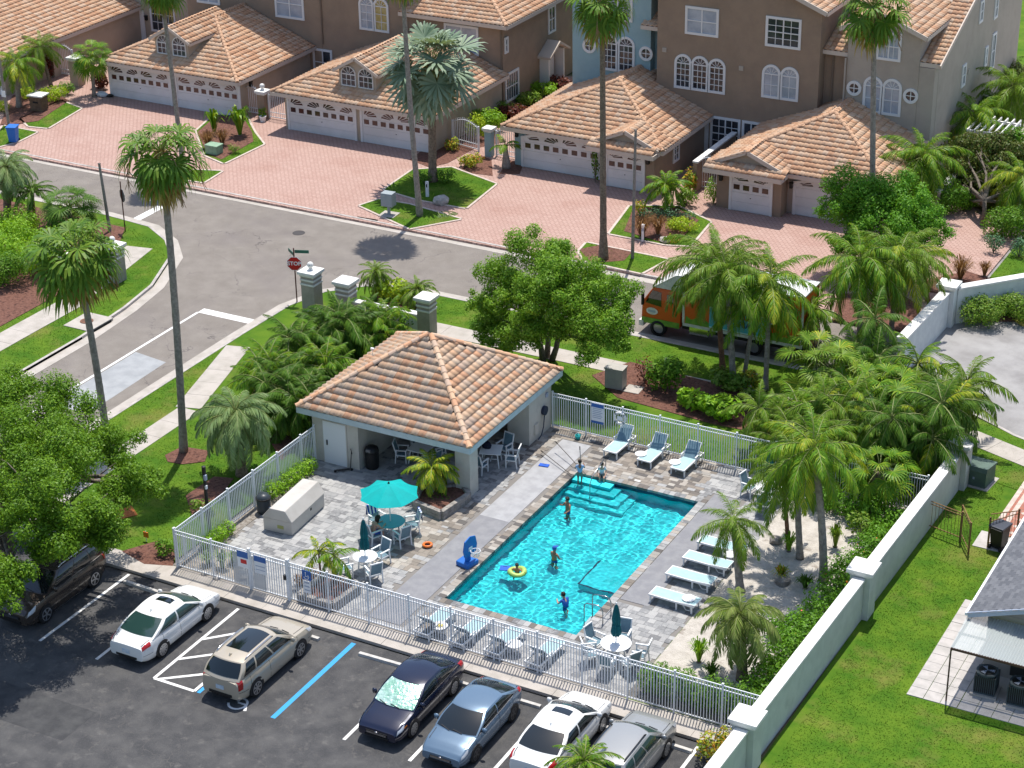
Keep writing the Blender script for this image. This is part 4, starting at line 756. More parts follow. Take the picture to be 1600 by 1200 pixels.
def gablet(root, x0, x1, yf, ze):
    xm = (x0 + x1) / 2; pk = ze + (x1 - x0) / 2 * .42; L = 2.2; hpart(MB().prism([(x0 + .3, ze), (x1 - .3, ze), (xm, pk - .12)], yf + .25, yf + L, ax='y'), 'gablet_wall', TANS, root); cs, sn = 1 / math.hypot(1, .42), .42 / math.hypot(1, .42); T = (x1 - x0) / 2 / cs
    rf = hpart(MB().add([(x0, yf, ze), (xm, yf, pk), (x1, yf, ze), (x1, yf + L, ze), (xm, yf + L, pk), (x0, yf + L, ze)], [(0, 1, 4, 5), (1, 2, 3, 4)]), 'gablet_roof', UNDER, root)
    roof_tiles(root, [((x1, yf, ze), (0, 1, 0), (-cs, 0, sn), L, 0, 0, T), ((x0, yf + L, ze), (0, -1, 0), (cs, 0, sn), L, 0, 0, T)], rf); fa = MB()
    for s in (-1, 1): fa.beam((xm + s * (x1 - x0) / 2, yf - .03, ze - .04), (xm, yf - .03, pk - .02), .06, .24)
    fa.b(x0, yf - .15, ze - .3, x1, yf - .06, ze - .1); hpart(fa, 'bargeboard', CREAM, root)
    et = MB(); roof_face((x0, yf - .62, ze - .1), (1, 0, 0), (0, CS, SN), x1 - x0, 0, 0, .8, .33, .4, lambda M: et.add([M @ Vector(v) for v in TG2[0]], TG2[1])); tag(hpart(et, 'tile_field', TILE2, root, True), kind='stuff')
    hpart(MB().b(x0, yf - .68, ze - .35, x1, yf - .62, ze - .08).b(x1 - .05, yf - .62, ze - .35, x1, yf + .6, ze - .08), 'fascia', CREAM, root)
gablet(u, -15.7, -11.3, 47.2, 2.72); lantern(u, (-21.2, 48.2, 1.9)); lantern(u, (-12.05, 47.5, 1.8)); window(u, (-11.66, 50.6, 1.0), .9, 1.3, 'rect', 2, 3, PI / 2)
hpart(MB().tube([(-15.3, 55.9, 7.2), (-15.3, 55.9, 3.4), (-15.5, 55.5, 3.1)], .06, 6), 'downpipe', PIPE, u)
u = thing('townhouse', 'brown townhouse with a triple arched white window', 'house', (-9.7, 57, 0), 0, HG)
gable_bay(u, -15.0, -4.45, 55, 74, 10.2, BRN); hpart(MB().b(-4.44, 55.9, -.05, -2.9, 74, 7.4), 'wall', BRN, u)
window(u, (-12.05, 55, 7.6), 2.2, 1.75, 'rect', 2, 2, glass=GLASSB); window(u, (-6.8, 55, 7.5), 2.25, 1.85, 'rect', 4, 4)
for s in (-1.12, 0, 1.12): window(u, (-12.1 + s, 55, 4.1), 1.16, 2.2 if s else 2.22, 'arch', 3, 4)
for s in (-.58, .58): window(u, (-6.85 + s, 55, 4.3), 1.2, 2.1, 'arch', 2, 2, glass=GLASSB)
window(u, (-10.3, 55, .5), 2.0, 2.15, 'rect', 4, 4); window(u, (-8.6, 55, .5), 1.2, 2.15, 'rect', 2, 2); hpart(MB().tube([(-3.9, 55.82, 7.3), (-3.9, 55.82, 4.2)], .06, 6), 'downpipe', PIPE, u); hpart(MB().b(-11.65, 54.9, 0, -11.4, 54.98, 2.5), 'door_frame', TRIM, u)
u = thing('townhouse', 'taupe end townhouse with porthole windows and a long windowed side wall', 'house', (0, 57, 0), 0, HG)
gable_bay(u, -2.88, 1.5, 55.4, 66, 9.35, TAU); hpart(MB().prism([(56.2, -.05), (74, -.05), (74, 7.4), (65.3, 10.9), (56.2, 7.4)], -2.86, 2.45, ax='x'), 'wall', TAU, u); hpart(MB().b(1.505, 55.42, -.05, 2.44, 56.2, 7.3), 'wall', TAU, u)
for x in (-2.35, 1.12): window(u, (x, 55.4, 5.05), .92, .92, 'round', fw=.17)
for s in (-.58, .58): window(u, (-.6 + s, 55.4, 4.15), 1.2, 2.25, 'arch', 2, 2, glass=GLASSB)
window(u, (-.4, 55.4, 7.45), 1.5, 1.7, 'rect', 4, 2, glass=GLASSB)
main_roof(u, -4.44, -2.89, 55.5, 75, 7.55, 0, 0); main_roof(u, 1.51, 2.75, 55.5, 75, 7.55, 0, 0); hpart(MB().beam((2.78, 55.3, 7.45), (2.78, 65.2, 11.35), .08, .25), 'bargeboard', CREAM, u)
hpart(MB().tube([(-2.95, 55.3, 7.3), (-2.95, 55.3, 4.4), (-3.2, 55.2, 4.1)], .06, 6), 'downpipe', PIPE2, u)
main_u = thing('townhouse', 'upper tile roof behind the blue and brown gables', 'house', (-12, 70, 0), 0, HG) if 0 else None
for (px, py, w_, h_) in ((1505, 128, .8, 1.4), (1540, 92, .6, 1.3), (1551, 80, .9, 2.4), (1533, 22, .8, 1.4), (1556, 14, .8, 1.4)):
    y_, z_ = {1505: (61.43, 5.24), 1540: (66.18, 5.15), 1551: (67.76, 5.06), 1533: (64.19, 8.51), 1556: (67.55, 7.92)}[px]; window(u, (2.45, y_, z_ - h_ / 2), w_, h_, 'rect', 2, 2, PI / 2)
garage(u, -7.9, 2.9, 47.3, 56, 2.62, TAU); garage_door(u, (-.55, 47.98, 0), 4.8, 2.2, .3, panes=False)
hpart(MB().b(-7.5, 47.1, -.05, -3.5, 55, 2.45), 'garage_wall', BRN, u); garage_door(u, (-5.35, 47.08, 0), 2.35, 2.25, .3, 4); gablet(u, -8.0, -3.2, 46.8, 2.72); lantern(u, (-3.2, 47.95, 1.6)); lantern(u, (-7.2, 47.1, 1.7))
for n_, (x, y, z) in enumerate(((-9.4, 55, 5.9), (-5.0, 55, 3.4), (-14.5, 55, 6.4))): hpart(MB().b(x - .14, y - .05, z - .14, x + .14, y, z + .14).b(x - .1, y - .06, z - .02, x + .1, y - .05, z + .02), 'wall_vent', PIPE2, u)
for y, z in ((62.5, 5.2), (68.0, 3.0)): hpart(MB().b(2.45, y - .15, z - .15, 2.5, y + .15, z + .15), 'wall_vent', PIPE2, u)
# side pergola of the end unit
yq, zq = (61.02, 2.67)
hpart(MB().b(2.45, 60.0, -.05, 3.6, 61.6, 2.5), 'porch_wall', CREAM, u)
pg = thing('pergola', 'white slatted pergola beside the taupe end house', 'pergola', (4.6, 60.6, 0))
for x in (-.9, 1.4):
    MB().b(x - .07, -1.4, 0, x + .07, -1.26, 2.5).build('post', TRIM, pg)
MB().b(-1.0, -1.42, 2.5, 1.6, -1.26, 2.66).build('beam', TRIM, pg); MB().b(-1.0, .9, 2.5, 1.6, 1.06, 2.66).build('beam', TRIM, pg)
for i in range(7): MB().b(-.95 + i * .4, -1.75, 2.66, -.87 + i * .4, 1.4, 2.8).build('slat', TRIM, pg)
# main roofs of the blue and brown houses' shared back block
# far lawn and water behind
pad('far_lawn', [(-30, 80), (60, 80), (60, 108), (-30, 108)], GRASS, -.16, .02); pad('lake', [(-200, 110), (200, 110), (200, 400), (-200, 400)], mat('lake_water', (.06, .12, .17), .15, (.09, .16, .21), .3, bump=.3, bs=2), -.16, -.1)
# ---------------------------------------------------------------- arched white gates between the garages
def arch_gate(label, p, w, h, rz=0, hump=.35, posts=True, mt=None):
    mt = mt or WHITE; t = thing('arched_gate', label, 'gate', (p[0], p[1], 0), rz, 'arched picket gates between the garages'); n = max(4, round(w / .15)); pk = []
    for i in range(n + 1):
        x = -w / 2 + w * i / n; z = h + hump * math.cos(PI * x / w) - .05; link('picket', MB().b(x - .014, -.014, .08, x + .014, .014, z + .14).mesh('picket', mt), t); pk.append((x, 0, z))
    MB().tube(pk, .028, 6).build('top_rail', mt, t); MB().b(-w / 2, -.02, .1, w / 2, .02, .15).b(-w / 2, -.02, .42, w / 2, .02, .46).build('rail', mt, t)
    for s in (-1, 1): MB().b(s * w / 2 - .05, -.05, 0, s * w / 2 + .05, .05, h + .1).build('post', mt, t)
    return t
arch_gate('arched white gate left of the ball topped pillar by the left brown garage', (-41.89, 49.38), 1.35, 1.6); arch_gate('arched white gate right of the ball topped pillar', (-39.62, 49.14), 1.45, 1.6)
pillar('brown gate pillar with a white ball between two arched gates', (-40.73, 49.05), 1.75, .55, BRN, ball=1); arch_gate('arched white gate behind the leaning yellow palm at far left', (-58.85, 50.70), 1.5, 1.9); pillar('tan gate pillar beside the fan palm at far left', (-56.64, 49.28), 1.9, .7, TANS)
arch_gate('white picket gate in the planting behind the silvery palm', (-25.73, 49.68), 2.2, 1.55, R(-12)); arch_gate('arched white gate between the grey wall and the blue garage', (-22.37, 49.18), 1.7, 1.6); pillar('blue grey gate post beside the arched gate', (-23.67, 49.07), 1.7, .45, BLU)
arch_gate('arched white gate beside the round clipped bush', (-8.98, 49.54), 1.5, 1.7); wall_run('brown side wall behind the arched gate near the clipped bush', (-9.59, 48.76), Vector((-9.59, 48.76)) + Vector((0, 6)), 1.8, .25, BRN)
arch_gate('short white picket gate beside the small barred garage window', (-12.80, 51.90), 1.0, 1.5)

# ---------------------------------------------------------------- leaves
def leafm(name, pal, t=.32, rough=.45, K=(1.55, 1.75, 1.15)): return mat(name, (.1, .1, .1), rough, pal=[tuple(min(.55, v * k_) for v, k_ in zip(c, K)) for c in pal], spec=.18, leaf=t)

L_QUEEN = leafm('queen_palm_leaf', [(.055, .13, .012), (.1, .19, .02), (.15, .215, .03), (.075, .155, .015), (.12, .17, .03)], K=(1.55, 1.55, 1.15))
L_ARECA = leafm('areca_leaf', [(.05, .14, .012), (.085, .18, .015), (.13, .23, .02), (.18, .23, .02), (.065, .15, .015)], K=(1.55, 1.55, 1.15))
L_DARK = leafm('dark_palm_leaf', [(.035, .095, .014), (.06, .13, .018), (.09, .16, .025), (.045, .1, .015)], K=(1.55, 1.55, 1.15))
L_FAN = leafm('fan_palm_leaf', [(.05, .115, .015), (.085, .16, .022), (.12, .18, .03), (.06, .125, .02)], K=(1.55, 1.55, 1.15))
L_SILV = leafm('silver_palm_leaf', [(.17, .22, .19), (.22, .28, .25), (.12, .17, .14), (.26, .31, .28)], .15, K=(1.15, 1.2, .92))
L_PINDO = leafm('pindo_leaf', [(.13, .18, .1), (.19, .24, .14), (.09, .135, .06), (.24, .27, .18), (.14, .19, .09)], .22, K=(1.6, 1.75, 1.25))
L_PINDOG = leafm('green_pindo_leaf', [(.11, .17, .04), (.16, .21, .06), (.08, .13, .03), (.2, .23, .09)], .25, K=(1.55, 1.55, 1.15))
L_YEL = leafm('yellow_palm_leaf', [(.3, .26, .03), (.14, .2, .02), (.4, .3, .04), (.09, .16, .015)])
L_DEAD = leafm('dead_frond', [(.24, .16, .08), (.32, .23, .13), (.17, .1, .05)], .15, .8)
BARK = mat('grey_palm_bark', (.33, .29, .25), .92, (.22, .19, .165), 7, bump=.8, bs=14); BARKB = mat('brown_palm_bark', (.26, .2, .15), .95, (.15, .11, .08), 9, bump=1, bs=16); BARKR = mat('reddish_palm_bark', (.24, .12, .07), .9, (.14, .07, .045), 6, bump=.6, bs=14)
WOOD = mat('tree_bark', (.2, .165, .13), .95, (.12, .1, .08), 8, bump=1, bs=12); SHAFT = mat('green_crownshaft', (.13, .17, .05), .5)
STALK = mat('frond_stalk', (.16, .19, .05), .6); DSTALK = mat('dead_stalk', (.28, .17, .09), .8)

def feather(L, el, droop, n, ll, w, hang=.5, plume=0, seed=0, vee=.35):
    """one arching feather frond leaving the origin along +x at elevation el (radians)"""
    r = random.Random(seed); mb = MB(); K = 14; pts = [Vector((0, 0, 0))]; tg = []
    for i in range(K):
        s = (i + .5) / K; a = el - droop * s ** 1.25; d = Vector((math.cos(a), 0, math.sin(a))); tg.append(d); pts.append(pts[-1] + d * (L / K))
    mb.tube(pts[::2], [.035 * (1 - .85 * i / (K / 2)) for i in range(len(pts[::2]))], 4, 1, False)
    for i in range(n):
        s = .13 + .87 * (i + r.random() * .6) / n; f = min(s * K, K - 1e-3); k = int(f); p = pts[k].lerp(pts[k + 1], f - k); t = tg[k]; up = t.cross(Vector((0, 1, 0))) * -1
        ln = ll * (math.sin(PI * min(1, (s * .82 + .16))) ** .7) * r.uniform(.85, 1.1)
        for sd in (-1, 1):
            ang = R(62 - 38 * s) + r.uniform(-.15, .15); v = vee + r.uniform(-.15, .15) + plume * r.uniform(-1, 1)
            d = t * math.cos(ang) + (Vector((0, sd, 0)) * math.cos(v) + up * math.sin(v)) * math.sin(ang); d.normalize(); wd = t.cross(d).cross(d).normalized() * (w / 2) if t.cross(d).length > 1e-3 else Vector((0, 0, w / 2))
            m1 = p + d * ln * .5 + Vector((0, 0, -hang * ln * .12)); e = p + d * ln * .92 + Vector((0, 0, -hang * ln * .55))
            mb.add([p - wd * .5, p + wd * .5, m1 + wd, m1 - wd, e], [(0, 1, 2, 3), (3, 2, 4)])
    return mb
def fan(Lp, Rb, el, droop, n=26, tip=.5, seed=0, span=300, w=.085):
    r = random.Random(seed); mb = MB(); K = 5; pts = [Vector((0, 0, 0))]; a = el
    for i in range(K): a = el - droop * (i / K) ** 1.2; pts.append(pts[-1] + Vector((math.cos(a), 0, math.sin(a))) * Lp / K)
    mb.tube(pts, [.03, .028, .025, .022, .02, .016], 4, 1, False); a -= .25; h = pts[-1]; fx = Vector((math.cos(a), 0, math.sin(a))); up = Vector((-math.sin(a), 0, math.cos(a)))
    for i in range(n):
        q = R(-span / 2 + span * (i + .5) / n); fold = .1 * (1 if i % 2 else -1) + .22 * abs(math.sin(q)); d = (fx * math.cos(q) + Vector((0, 1, 0)) * math.sin(q) + up * fold).normalized(); ln = Rb * (1 - .22 * (abs(q) / PI)) * r.uniform(.9, 1.08)
        sd = d.cross(up).normalized(); p0 = h; p1 = h + d * ln * .6; p2 = h + d * ln * .86 + Vector((0, 0, -tip * ln * .12)); p3 = h + d * ln * 1.0 + Vector((0, 0, -tip * ln * .38)); wd = min(max(w, ln * .6 * R(span) / n * .56), .07 if n > 30 and Rb < .9 else 9)
        mb.add([p0 - sd * .01, p0 + sd * .01, p1 + sd * wd, p1 - sd * wd, p2 + sd * wd * .55, p2 - sd * wd * .55, p3], [(0, 1, 2, 3), (3, 2, 4, 5), (5, 4, 6)])
    return mb
ELS = (78, 55, 32, 8, -20, -50)
FR = {}
def fronds(kind, leaf, stalk=None):
    key = (kind, leaf.name)
    if key in FR: return FR[key]
    out = []
    for i, e in enumerate(ELS):
        vs = []
        for s in range(2):
            sd = i * 7 + s * 31 + len(FR)
            if kind == 'queen': mb = feather(2.9, R(e), R(95 - 8 * i), 62, .62, .036, .9, .55, sd)
            elif kind == 'areca': mb = feather(1.9, R(e), R(80), 38, .5, .036, .6, .15, sd, .5)
            elif kind == 'pindo': mb = feather(2.1, R(e), R(115 - 6 * i), 44, .6, .036, .25, .12, sd, .75)
            elif kind == 'short': mb = feather(1.25, R(e), R(90 - 5 * i), 24, .36, .045, .5, .15, sd, .45)
            elif kind == 'date': mb = feather(1.3, R(e), R(100 - 6 * i), 34, .26, .03, .4, .2, sd, .4)
            elif kind == 'wash': mb = fan(1.25, 1.0, R(e), R(42), 22, 1.3, sd, 270, .05)
            elif kind == 'bism': mb = fan(1.5, 1.2, R(e), R(25), 30, .35, sd, 320)
            elif kind == 'sabal': mb = fan(1.1, .8, R(e), R(45), 34, 1.0, sd, 250, .03)
            vs.append(mb.mesh('frond', [leaf, stalk or STALK]))
        out.append(vs)
    FR[key] = out; return out
def trunk_part(root, c, r0, r1, mt, bend=0, n=10, z0=0, flare=1.25, name='trunk', base=(0, 0)):
    pts = []; rr = []; K = max(9, min(44, int((Vector(c).z - z0) / .2))); b = Vector((base[0], base[1], z0)); c = Vector(c)
    for i in range(K + 1):
        t = i / K; p = b.lerp(c, t); p.x += bend * math.sin(PI * t); pts.append(p); rr.append((r0 + (r1 - r0) * t) * (1 + (flare - 1) * max(0, 1 - t * 9) + .055 * (i % 2)))
    return MB().tube(pts, rr, n, 0).build(name, mt, root, True)
def crown(root, c, kind, leaf, nf, sc=1, lo=-40, hi=82, seed=0, dead=0, deadleaf=None, az0=0, yellow=0):
    r = random.Random(seed); F = fronds(kind, leaf); D = fronds(kind, L_DEAD, DSTALK) if dead else None; Yl = fronds(kind, L_YEL) if yellow else None
    for i in range(nf):
        t = i / max(1, nf - 1); el = hi + (lo - hi) * t ** .85 + r.uniform(-8, 8); k = min(range(len(ELS)), key=lambda q: abs(ELS[q] - el)); src = D if dead and i >= nf - dead else (Yl if yellow and i % yellow == 2 else F)
        s = sc * r.uniform(.86, 1.1) * (.75 + .25 * min(1, t * 3)); link('frond', r.choice(src[k]), root, c, (R(r.uniform(-9, 9)), R(-(el - ELS[k]) * .8), az0 + i * 2.39996 + r.uniform(-.25, .25)), s)
def palm(label, B, kind, leaf, nf, sc=1, r0=.16, r1=.12, bark=None, name='palm', group=None, bend=0, seed=0, lo=-40, hi=82, dead=0, skirt=0, fruit=0, shaft=0, flare=1.25, yellow=0, cat='palm'):
    (bx_, by_), cw = B; t = thing(name, label, cat, (bx_, by_, 0), 0, group); c = Vector(cw) - Vector((bx_, by_, 0))
    trunk_part(t, c, r0, r1, bark or BARK, bend, flare=flare)
    if shaft: MB().tube([c - Vector((0, 0, shaft)), c - Vector((0, 0, shaft * .5)), c + Vector((0, 0, .15))], [r1 * 1.05, r1 * 1.35, r1 * .6], 9).build('crownshaft', SHAFT, t, True)
    crown(t, c, kind, leaf, nf, sc, lo, hi, seed + 3, dead, yellow=yellow)
    if skirt:   # hanging dead leaf skirt under a fan palm crown
        r = random.Random(seed); m = MB()
        for i in range(skirt):
            a = r.random() * 2 * PI; rr = r1 + r.uniform(.05, .3); ln = r.uniform(.5, 1.1); p = c + Vector((math.cos(a) * rr * .6, math.sin(a) * rr * .6, r.uniform(-.3, .2))); q = c + Vector((math.cos(a) * rr * 1.4, math.sin(a) * rr * 1.4, -ln)); sd = Vector((-math.sin(a), math.cos(a), 0)) * r.uniform(.03, .09)
            m.add([p - sd, p + sd, q + sd * 1.4, q - sd * 1.4], [(0, 1, 2, 3)])
        m.build('dead_skirt', L_DEAD, t)
    for i in range(fruit):
        a = i * 2.4 + seed; d = Vector((math.cos(a), math.sin(a), 0)); pts = [c + d * x + Vector((0, 0, z)) for x, z in ((.1, 0), (.8, .25), (1.35, -.1), (1.6, -.8), (1.65, -1.6))]; m = MB().tube(pts, [.03, .025, .02, .02, .012], 5)
        rr = random.Random(i)
        for k in range(16): p = pts[3].lerp(pts[4], rr.random()); m.tube([p, p + Vector((rr.uniform(-.2, .2), rr.uniform(-.2, .2), -rr.uniform(.2, .5)))], .014, 3, 0, False)
        m.build('fruit_stalk', DSTALK, t)
    return t
def clump(label, base, kind, leaf, stems, nf, h=1.2, spread=.6, sc=1, seed=0, group=None, name='clumping_palm', bark=None, lo=-25, yellow=0, cat='palm'):
    r = random.Random(seed); t = thing(name, label, cat, (base[0], base[1], 0), 0, group)
    for i in range(stems):
        a = i * 2.4 + r.random(); d = spread * math.sqrt((i + .3) / stems); b = (math.cos(a) * d * .6, math.sin(a) * d * .6); c = Vector((math.cos(a) * d * 1.25, math.sin(a) * d * 1.25, h * r.uniform(.6, 1.15))); trunk_part(t, c, .05, .035, bark or SHAFT, n=6, name='stem', base=b); crown(t, c, kind, leaf, nf, sc * r.uniform(.85, 1.1), lo, 84, seed * 3 + i, az0=r.random() * 6, yellow=yellow)
    return t
# ---------------------------------------------------------------- broadleaf crowns
def leaf_cloud(blobs, dens, size, seed=0, up=.45, fill=.55, aspect=.55):
    """many small folded leaves spread through lumps (centre, (rx, ry, rz)); returns quads"""
    q = np.random.RandomState(seed); out = []
    for c, rad in blobs:
        rad = np.array(rad, float); n = int(dens * (rad[0] * rad[1] * rad[2]) ** (2 / 3.)); d = q.randn(n, 3); d /= np.linalg.norm(d, axis=1)[:, None]; rr = fill + (1.06 - fill) * q.rand(n) ** .6; lump = 1 + .16 * np.sin(d[:, 0] * 5 + c[0]) * np.sin(d[:, 1] * 6 + c[1] * 2) + .1 * np.sin(d[:, 2] * 9 + d[:, 0] * 7)
        p = np.array(c) + d * rad * (rr * lump)[:, None]; nr = d + q.randn(n, 3) * .55 + np.array([0, 0, up]); nr /= np.linalg.norm(nr, axis=1)[:, None]; t = np.cross(nr, q.randn(n, 3)); t /= np.linalg.norm(t, axis=1)[:, None] + 1e-9; b = np.cross(nr, t); s = size * q.uniform(.6, 1.25, n)[:, None]
        v = np.stack([p - t * s, p + b * s * aspect - nr * s * .12, p + t * s, p - b * s * aspect - nr * s * .12], 1); out.append(v.reshape(-1, 3))
    return np.concatenate(out)
def limbs(mb, tips, base, r0, r=None, split=.45):
    r = r or random.Random(3)
    for tp in tips:
        tp = Vector(tp); m = Vector(base).lerp(tp, split) + Vector((r.uniform(-.3, .3), r.uniform(-.3, .3), r.uniform(.0, .4))); mb.tube([base, m, m.lerp(tp, .55) + Vector((r.uniform(-.2, .2), r.uniform(-.2, .2), .1)), tp], [r0 * .7, r0 * .5, r0 * .3, r0 * .1], 6, 0)
        for k in range(3): a = m.lerp(tp, r.uniform(.1, .7)); mb.tube([a, a + Vector((r.uniform(-.9, .9), r.uniform(-.9, .9), r.uniform(.1, .9)))], [r0 * .2, r0 * .05], 4, 0)
def lumpy(bl, seed, k=9):
    r = random.Random(seed); out = []
    for c, rd in bl:
        out.append((c, tuple(.68 * q for q in rd)))
        for i in range(k):
            z = r.uniform(-.65, 1); a = r.random() * 2 * PI; h = math.sqrt(1 - z * z) * r.uniform(.62, .95); f = r.uniform(.26, .46); out.append(((c[0] + math.cos(a) * h * rd[0], c[1] + math.sin(a) * h * rd[1], c[2] + z * rd[2] * .82), (rd[0] * f, rd[1] * f, rd[2] * f)))
    return out
def tree(label, base, blobs, leafmat, dens=900, size=.1, trunk=(.22, 1.2), name='tree', seed=0, group=None, stems=1, cat='tree', fill=.5, bark=None):
    t = thing(name, label, cat, (base[0], base[1], 0), 0, group); B = Vector((base[0], base[1], 0)); bl = [(tuple(Vector(c) - B), rd) for c, rd in blobs]
    link('crown', np_mesh('crown', leaf_cloud(lumpy(bl, seed), dens, size, seed, fill=fill), 4, leafmat), t)
    r = random.Random(seed); th = trunk[1]
    for s in range(stems):
        off = Vector((0, 0, 0)) if stems == 1 else Vector((.25 * math.cos(s * 2.1), .25 * math.sin(s * 2.1), 0)); top = off * 2.6 + Vector((r.uniform(-.1, .1), r.uniform(-.1, .1), th)); MB().tube([off, off.lerp(top, .5) + Vector((.05, .03, 0)), top], [trunk[0], trunk[0] * .82, trunk[0] * .7], 9).build('trunk', bark or WOOD, t, True); lm = MB(); limbs(lm, [c for i, (c, _) in enumerate(bl) if i % stems == s], top, trunk[0], r); lm.build('limbs', bark or WOOD, t, True)
    return t
def bush(label, base, w, d, h, leafmat, dens=900, size=.06, name='shrub', seed=0, group=None, lumps=5, z=0, rz=0, cat='shrub', flowers=None):
    r = random.Random(seed + 17); t = thing(name, label, cat, (base[0], base[1], z), rz, group); bl = [((0, 0, h * .5), (w * .36, d * .36, h * .46))]
    for i in range(lumps): a = i * 2.4 + r.random(); bl.append(((math.cos(a) * w * .3, math.sin(a) * d * .3, h * r.uniform(.35, .7)), (w * r.uniform(.18, .28), d * r.uniform(.2, .3), h * r.uniform(.25, .38))))
    link('foliage', np_mesh('foliage', leaf_cloud(bl, dens, size, seed), 4, leafmat), t); st = MB()
    for i in range(4): a = i * 1.6; st.tube([(0, 0, 0), (math.cos(a) * w * .15, math.sin(a) * d * .15, h * .4), (math.cos(a) * w * .25, math.sin(a) * d * .25, h * .7)], [.03, .02, .01], 5)
    st.build('stems', WOOD, t)
    if flowers: link('flowers', np_mesh('flowers', leaf_cloud([(c, tuple(1.03 * k for k in rd)) for c, rd in bl], flowers[1], .05, seed + 5, fill=.95, aspect=.9), 4, flowers[0]), t)
    return t
def tuft(label, base, h, n, leafmat, seed=0, spread=.6, w=.03, name='grass_clump', group=None, z=0, cat='plant', bend=.5):
    """fountain of strap leaves"""
    r = random.Random(seed); m = MB()
    for i in range(n):
        a = r.random() * 2 * PI; o = r.uniform(.2, 1) * spread; L = h * r.uniform(.7, 1.15); d = Vector((math.cos(a), math.sin(a), 0)); sd = Vector((-math.sin(a), math.cos(a), 0)) * w / 2; P = [d * .06 * r.random(), d * o * .35 + Vector((0, 0, L * .6)), d * o * .75 + Vector((0, 0, L * .95)), d * o * 1.15 + Vector((0, 0, L * (1 - bend * r.random())))]
        m.add([P[0] - sd, P[0] + sd, P[1] + sd * 1.2, P[1] - sd * 1.2, P[2] + sd, P[2] - sd, P[3]], [(0, 1, 2, 3), (3, 2, 4, 5), (5, 4, 6)])
    t = thing(name, label, cat, (base[0], base[1], z), 0, group); m.build('blades', leafmat, t); MB().lathe([(.0, 0), (spread * .2 + .03, 0), (spread * .12, .08), (0, .1)], 8).build('crown_base', WOOD, t); return t

# ---------------------------------------------------------------- where the lumps of the big crowns sit (x, y, z)
def B3(xz, y, r_, f=.85): return ((xz[0], y, xz[1]), (r_, r_, r_ * f))
CLP = [(-14.10, 12.31, 1.50)[:2], (-15.81, 13.70, 1.90)[:2], (-14.57, 14.01, 2.10)[:2], (-16.57, 17.63, 2.10)[:2], (-14.06, 15.50, 2.10)[:2], (-15.80, 19.27, 2.10)[:2], (-15.12, 20.28, 2.00)[:2], (-14.22, 20.73, 2.00)[:2], (-13.09, 12.01, 1.60)[:2]]
CRP = [(8.31, 20.28, 2.40)[:2], (7.71, 23.86, 2.60)[:2], (8.45, 26.91, 2.60)[:2], (10.97, 26.25, 2.60)[:2], (13.71, 23.70, 2.40)[:2], (13.67, 20.70, 2.20)[:2], (10.79, 23.21, 2.60)[:2], (9.50, 19.85, 2.40)[:2], (11.97, 19.84, 2.20)[:2], (12.27, 22.75, 2.50)[:2], (8.63, 18.35, 1.80)[:2]]
def B4(p, r_): return (p, (r_, r_, r_ * .8))
OAKS = ((-17.9, -2.2), [B4((-18.37, 1.08, 5.00), 1.70), B4((-15.76, 0.78, 5.00), 1.50), B4((-16.74, -2.33, 5.20), 1.80), B4((-13.38, -3.41, 5.40), 1.80), B4((-14.05, 0.62, 4.60), 1.15), B4((-11.84, -1.57, 4.60), 1.15), B4((-11.39, -1.40, 4.20), 0.90), B4((-10.91, -4.47, 4.60), 1.25), B4((-11.97, -6.46, 4.80), 1.50), B4((-14.52, -5.99, 5.00), 1.80), B4((-11.38, -5.64, 4.20), 0.95), B4((-11.85, -8.23, 4.00), 0.95), B4((-9.98, -4.56, 4.20), 0.75), B4((-20.28, 0.12, 5.00), 1.60), B4((-20.63, 2.10, 5.00), 1.10), B4((-12.55, -8.71, 4.20), 1.20), B4((-11.38, -9.17, 3.70), 0.75), B4((-11.69, -6.59, 3.90), 0.65), B4((-11.50, -10.14, 3.80), 0.95), B4((-10.65, -4.89, 4.00), 0.60), B4((-11.92, -0.07, 3.90), 0.60), B4((-11.99, -6.01, 6.20), 1.30), B4((-13.97, -2.02, 6.00), 1.20)])
FICS = ((-6.67, 24.17), [B3((-6.81, 5.99), 23.2, 1.5), B3((-8.52, 4.33), 22.8, 1.35), B3((-8.76, 2.50), 22.2, 1.05), B3((-5.22, 5.24), 20.8, 1.25), B3((-4.13, 5.24), 22.6, 1.45), B3((-2.37, 5.17), 22.4, 1.15), B3((-6.08, 2.94), 20.8, 1.2), B3((-4.20, 3.74), 21.4, 1.3), B3((-2.18, 3.98), 21, 1.2), B3((-2.53, 3.02), 20.4, .9), B3((-1.42, 4.46), 21.8, .7), B3((-5.51, 6.13), 23, 1.0), B3((-7.81, 1.50), 21.4, .75), B3((-1.26, 3.28), 20.8, .6), B3((-7.40, 4.19), 22, 1.3), B3((-5.33, 5.56), 22, 1.5), B3((-3.13, 4.52), 21.6, 1.4), B3((-5.27, 3.28), 21.2, 1.2), B3((-8.37, 2.07), 21.8, .9), B3((-9.56, 3.28), 22.4, .7)])
WEEP = ((2.35, 45.62), [B3((2.85, 4.49), 41.5, 1.7), B3((4.08, 4.72), 42.5, 1.4), B3((2.53, 3.48), 40.6, 1.2), B3((4.50, 3.50), 40.5, 1.6), B3((5.73, 3.54), 41.5, 1.5), B3((4.03, 2.69), 39.5, 1.2), B3((6.07, 2.66), 39.6, 1.3), B3((7.12, 3.24), 41, 1.0), B3((1.68, 3.38), 41, 1.0), B3((6.21, 4.16), 42, 1.2), B3((3.31, 2.35), 39.6, 1.1), B3((3.76, 4.10), 41.5, 1.6)])
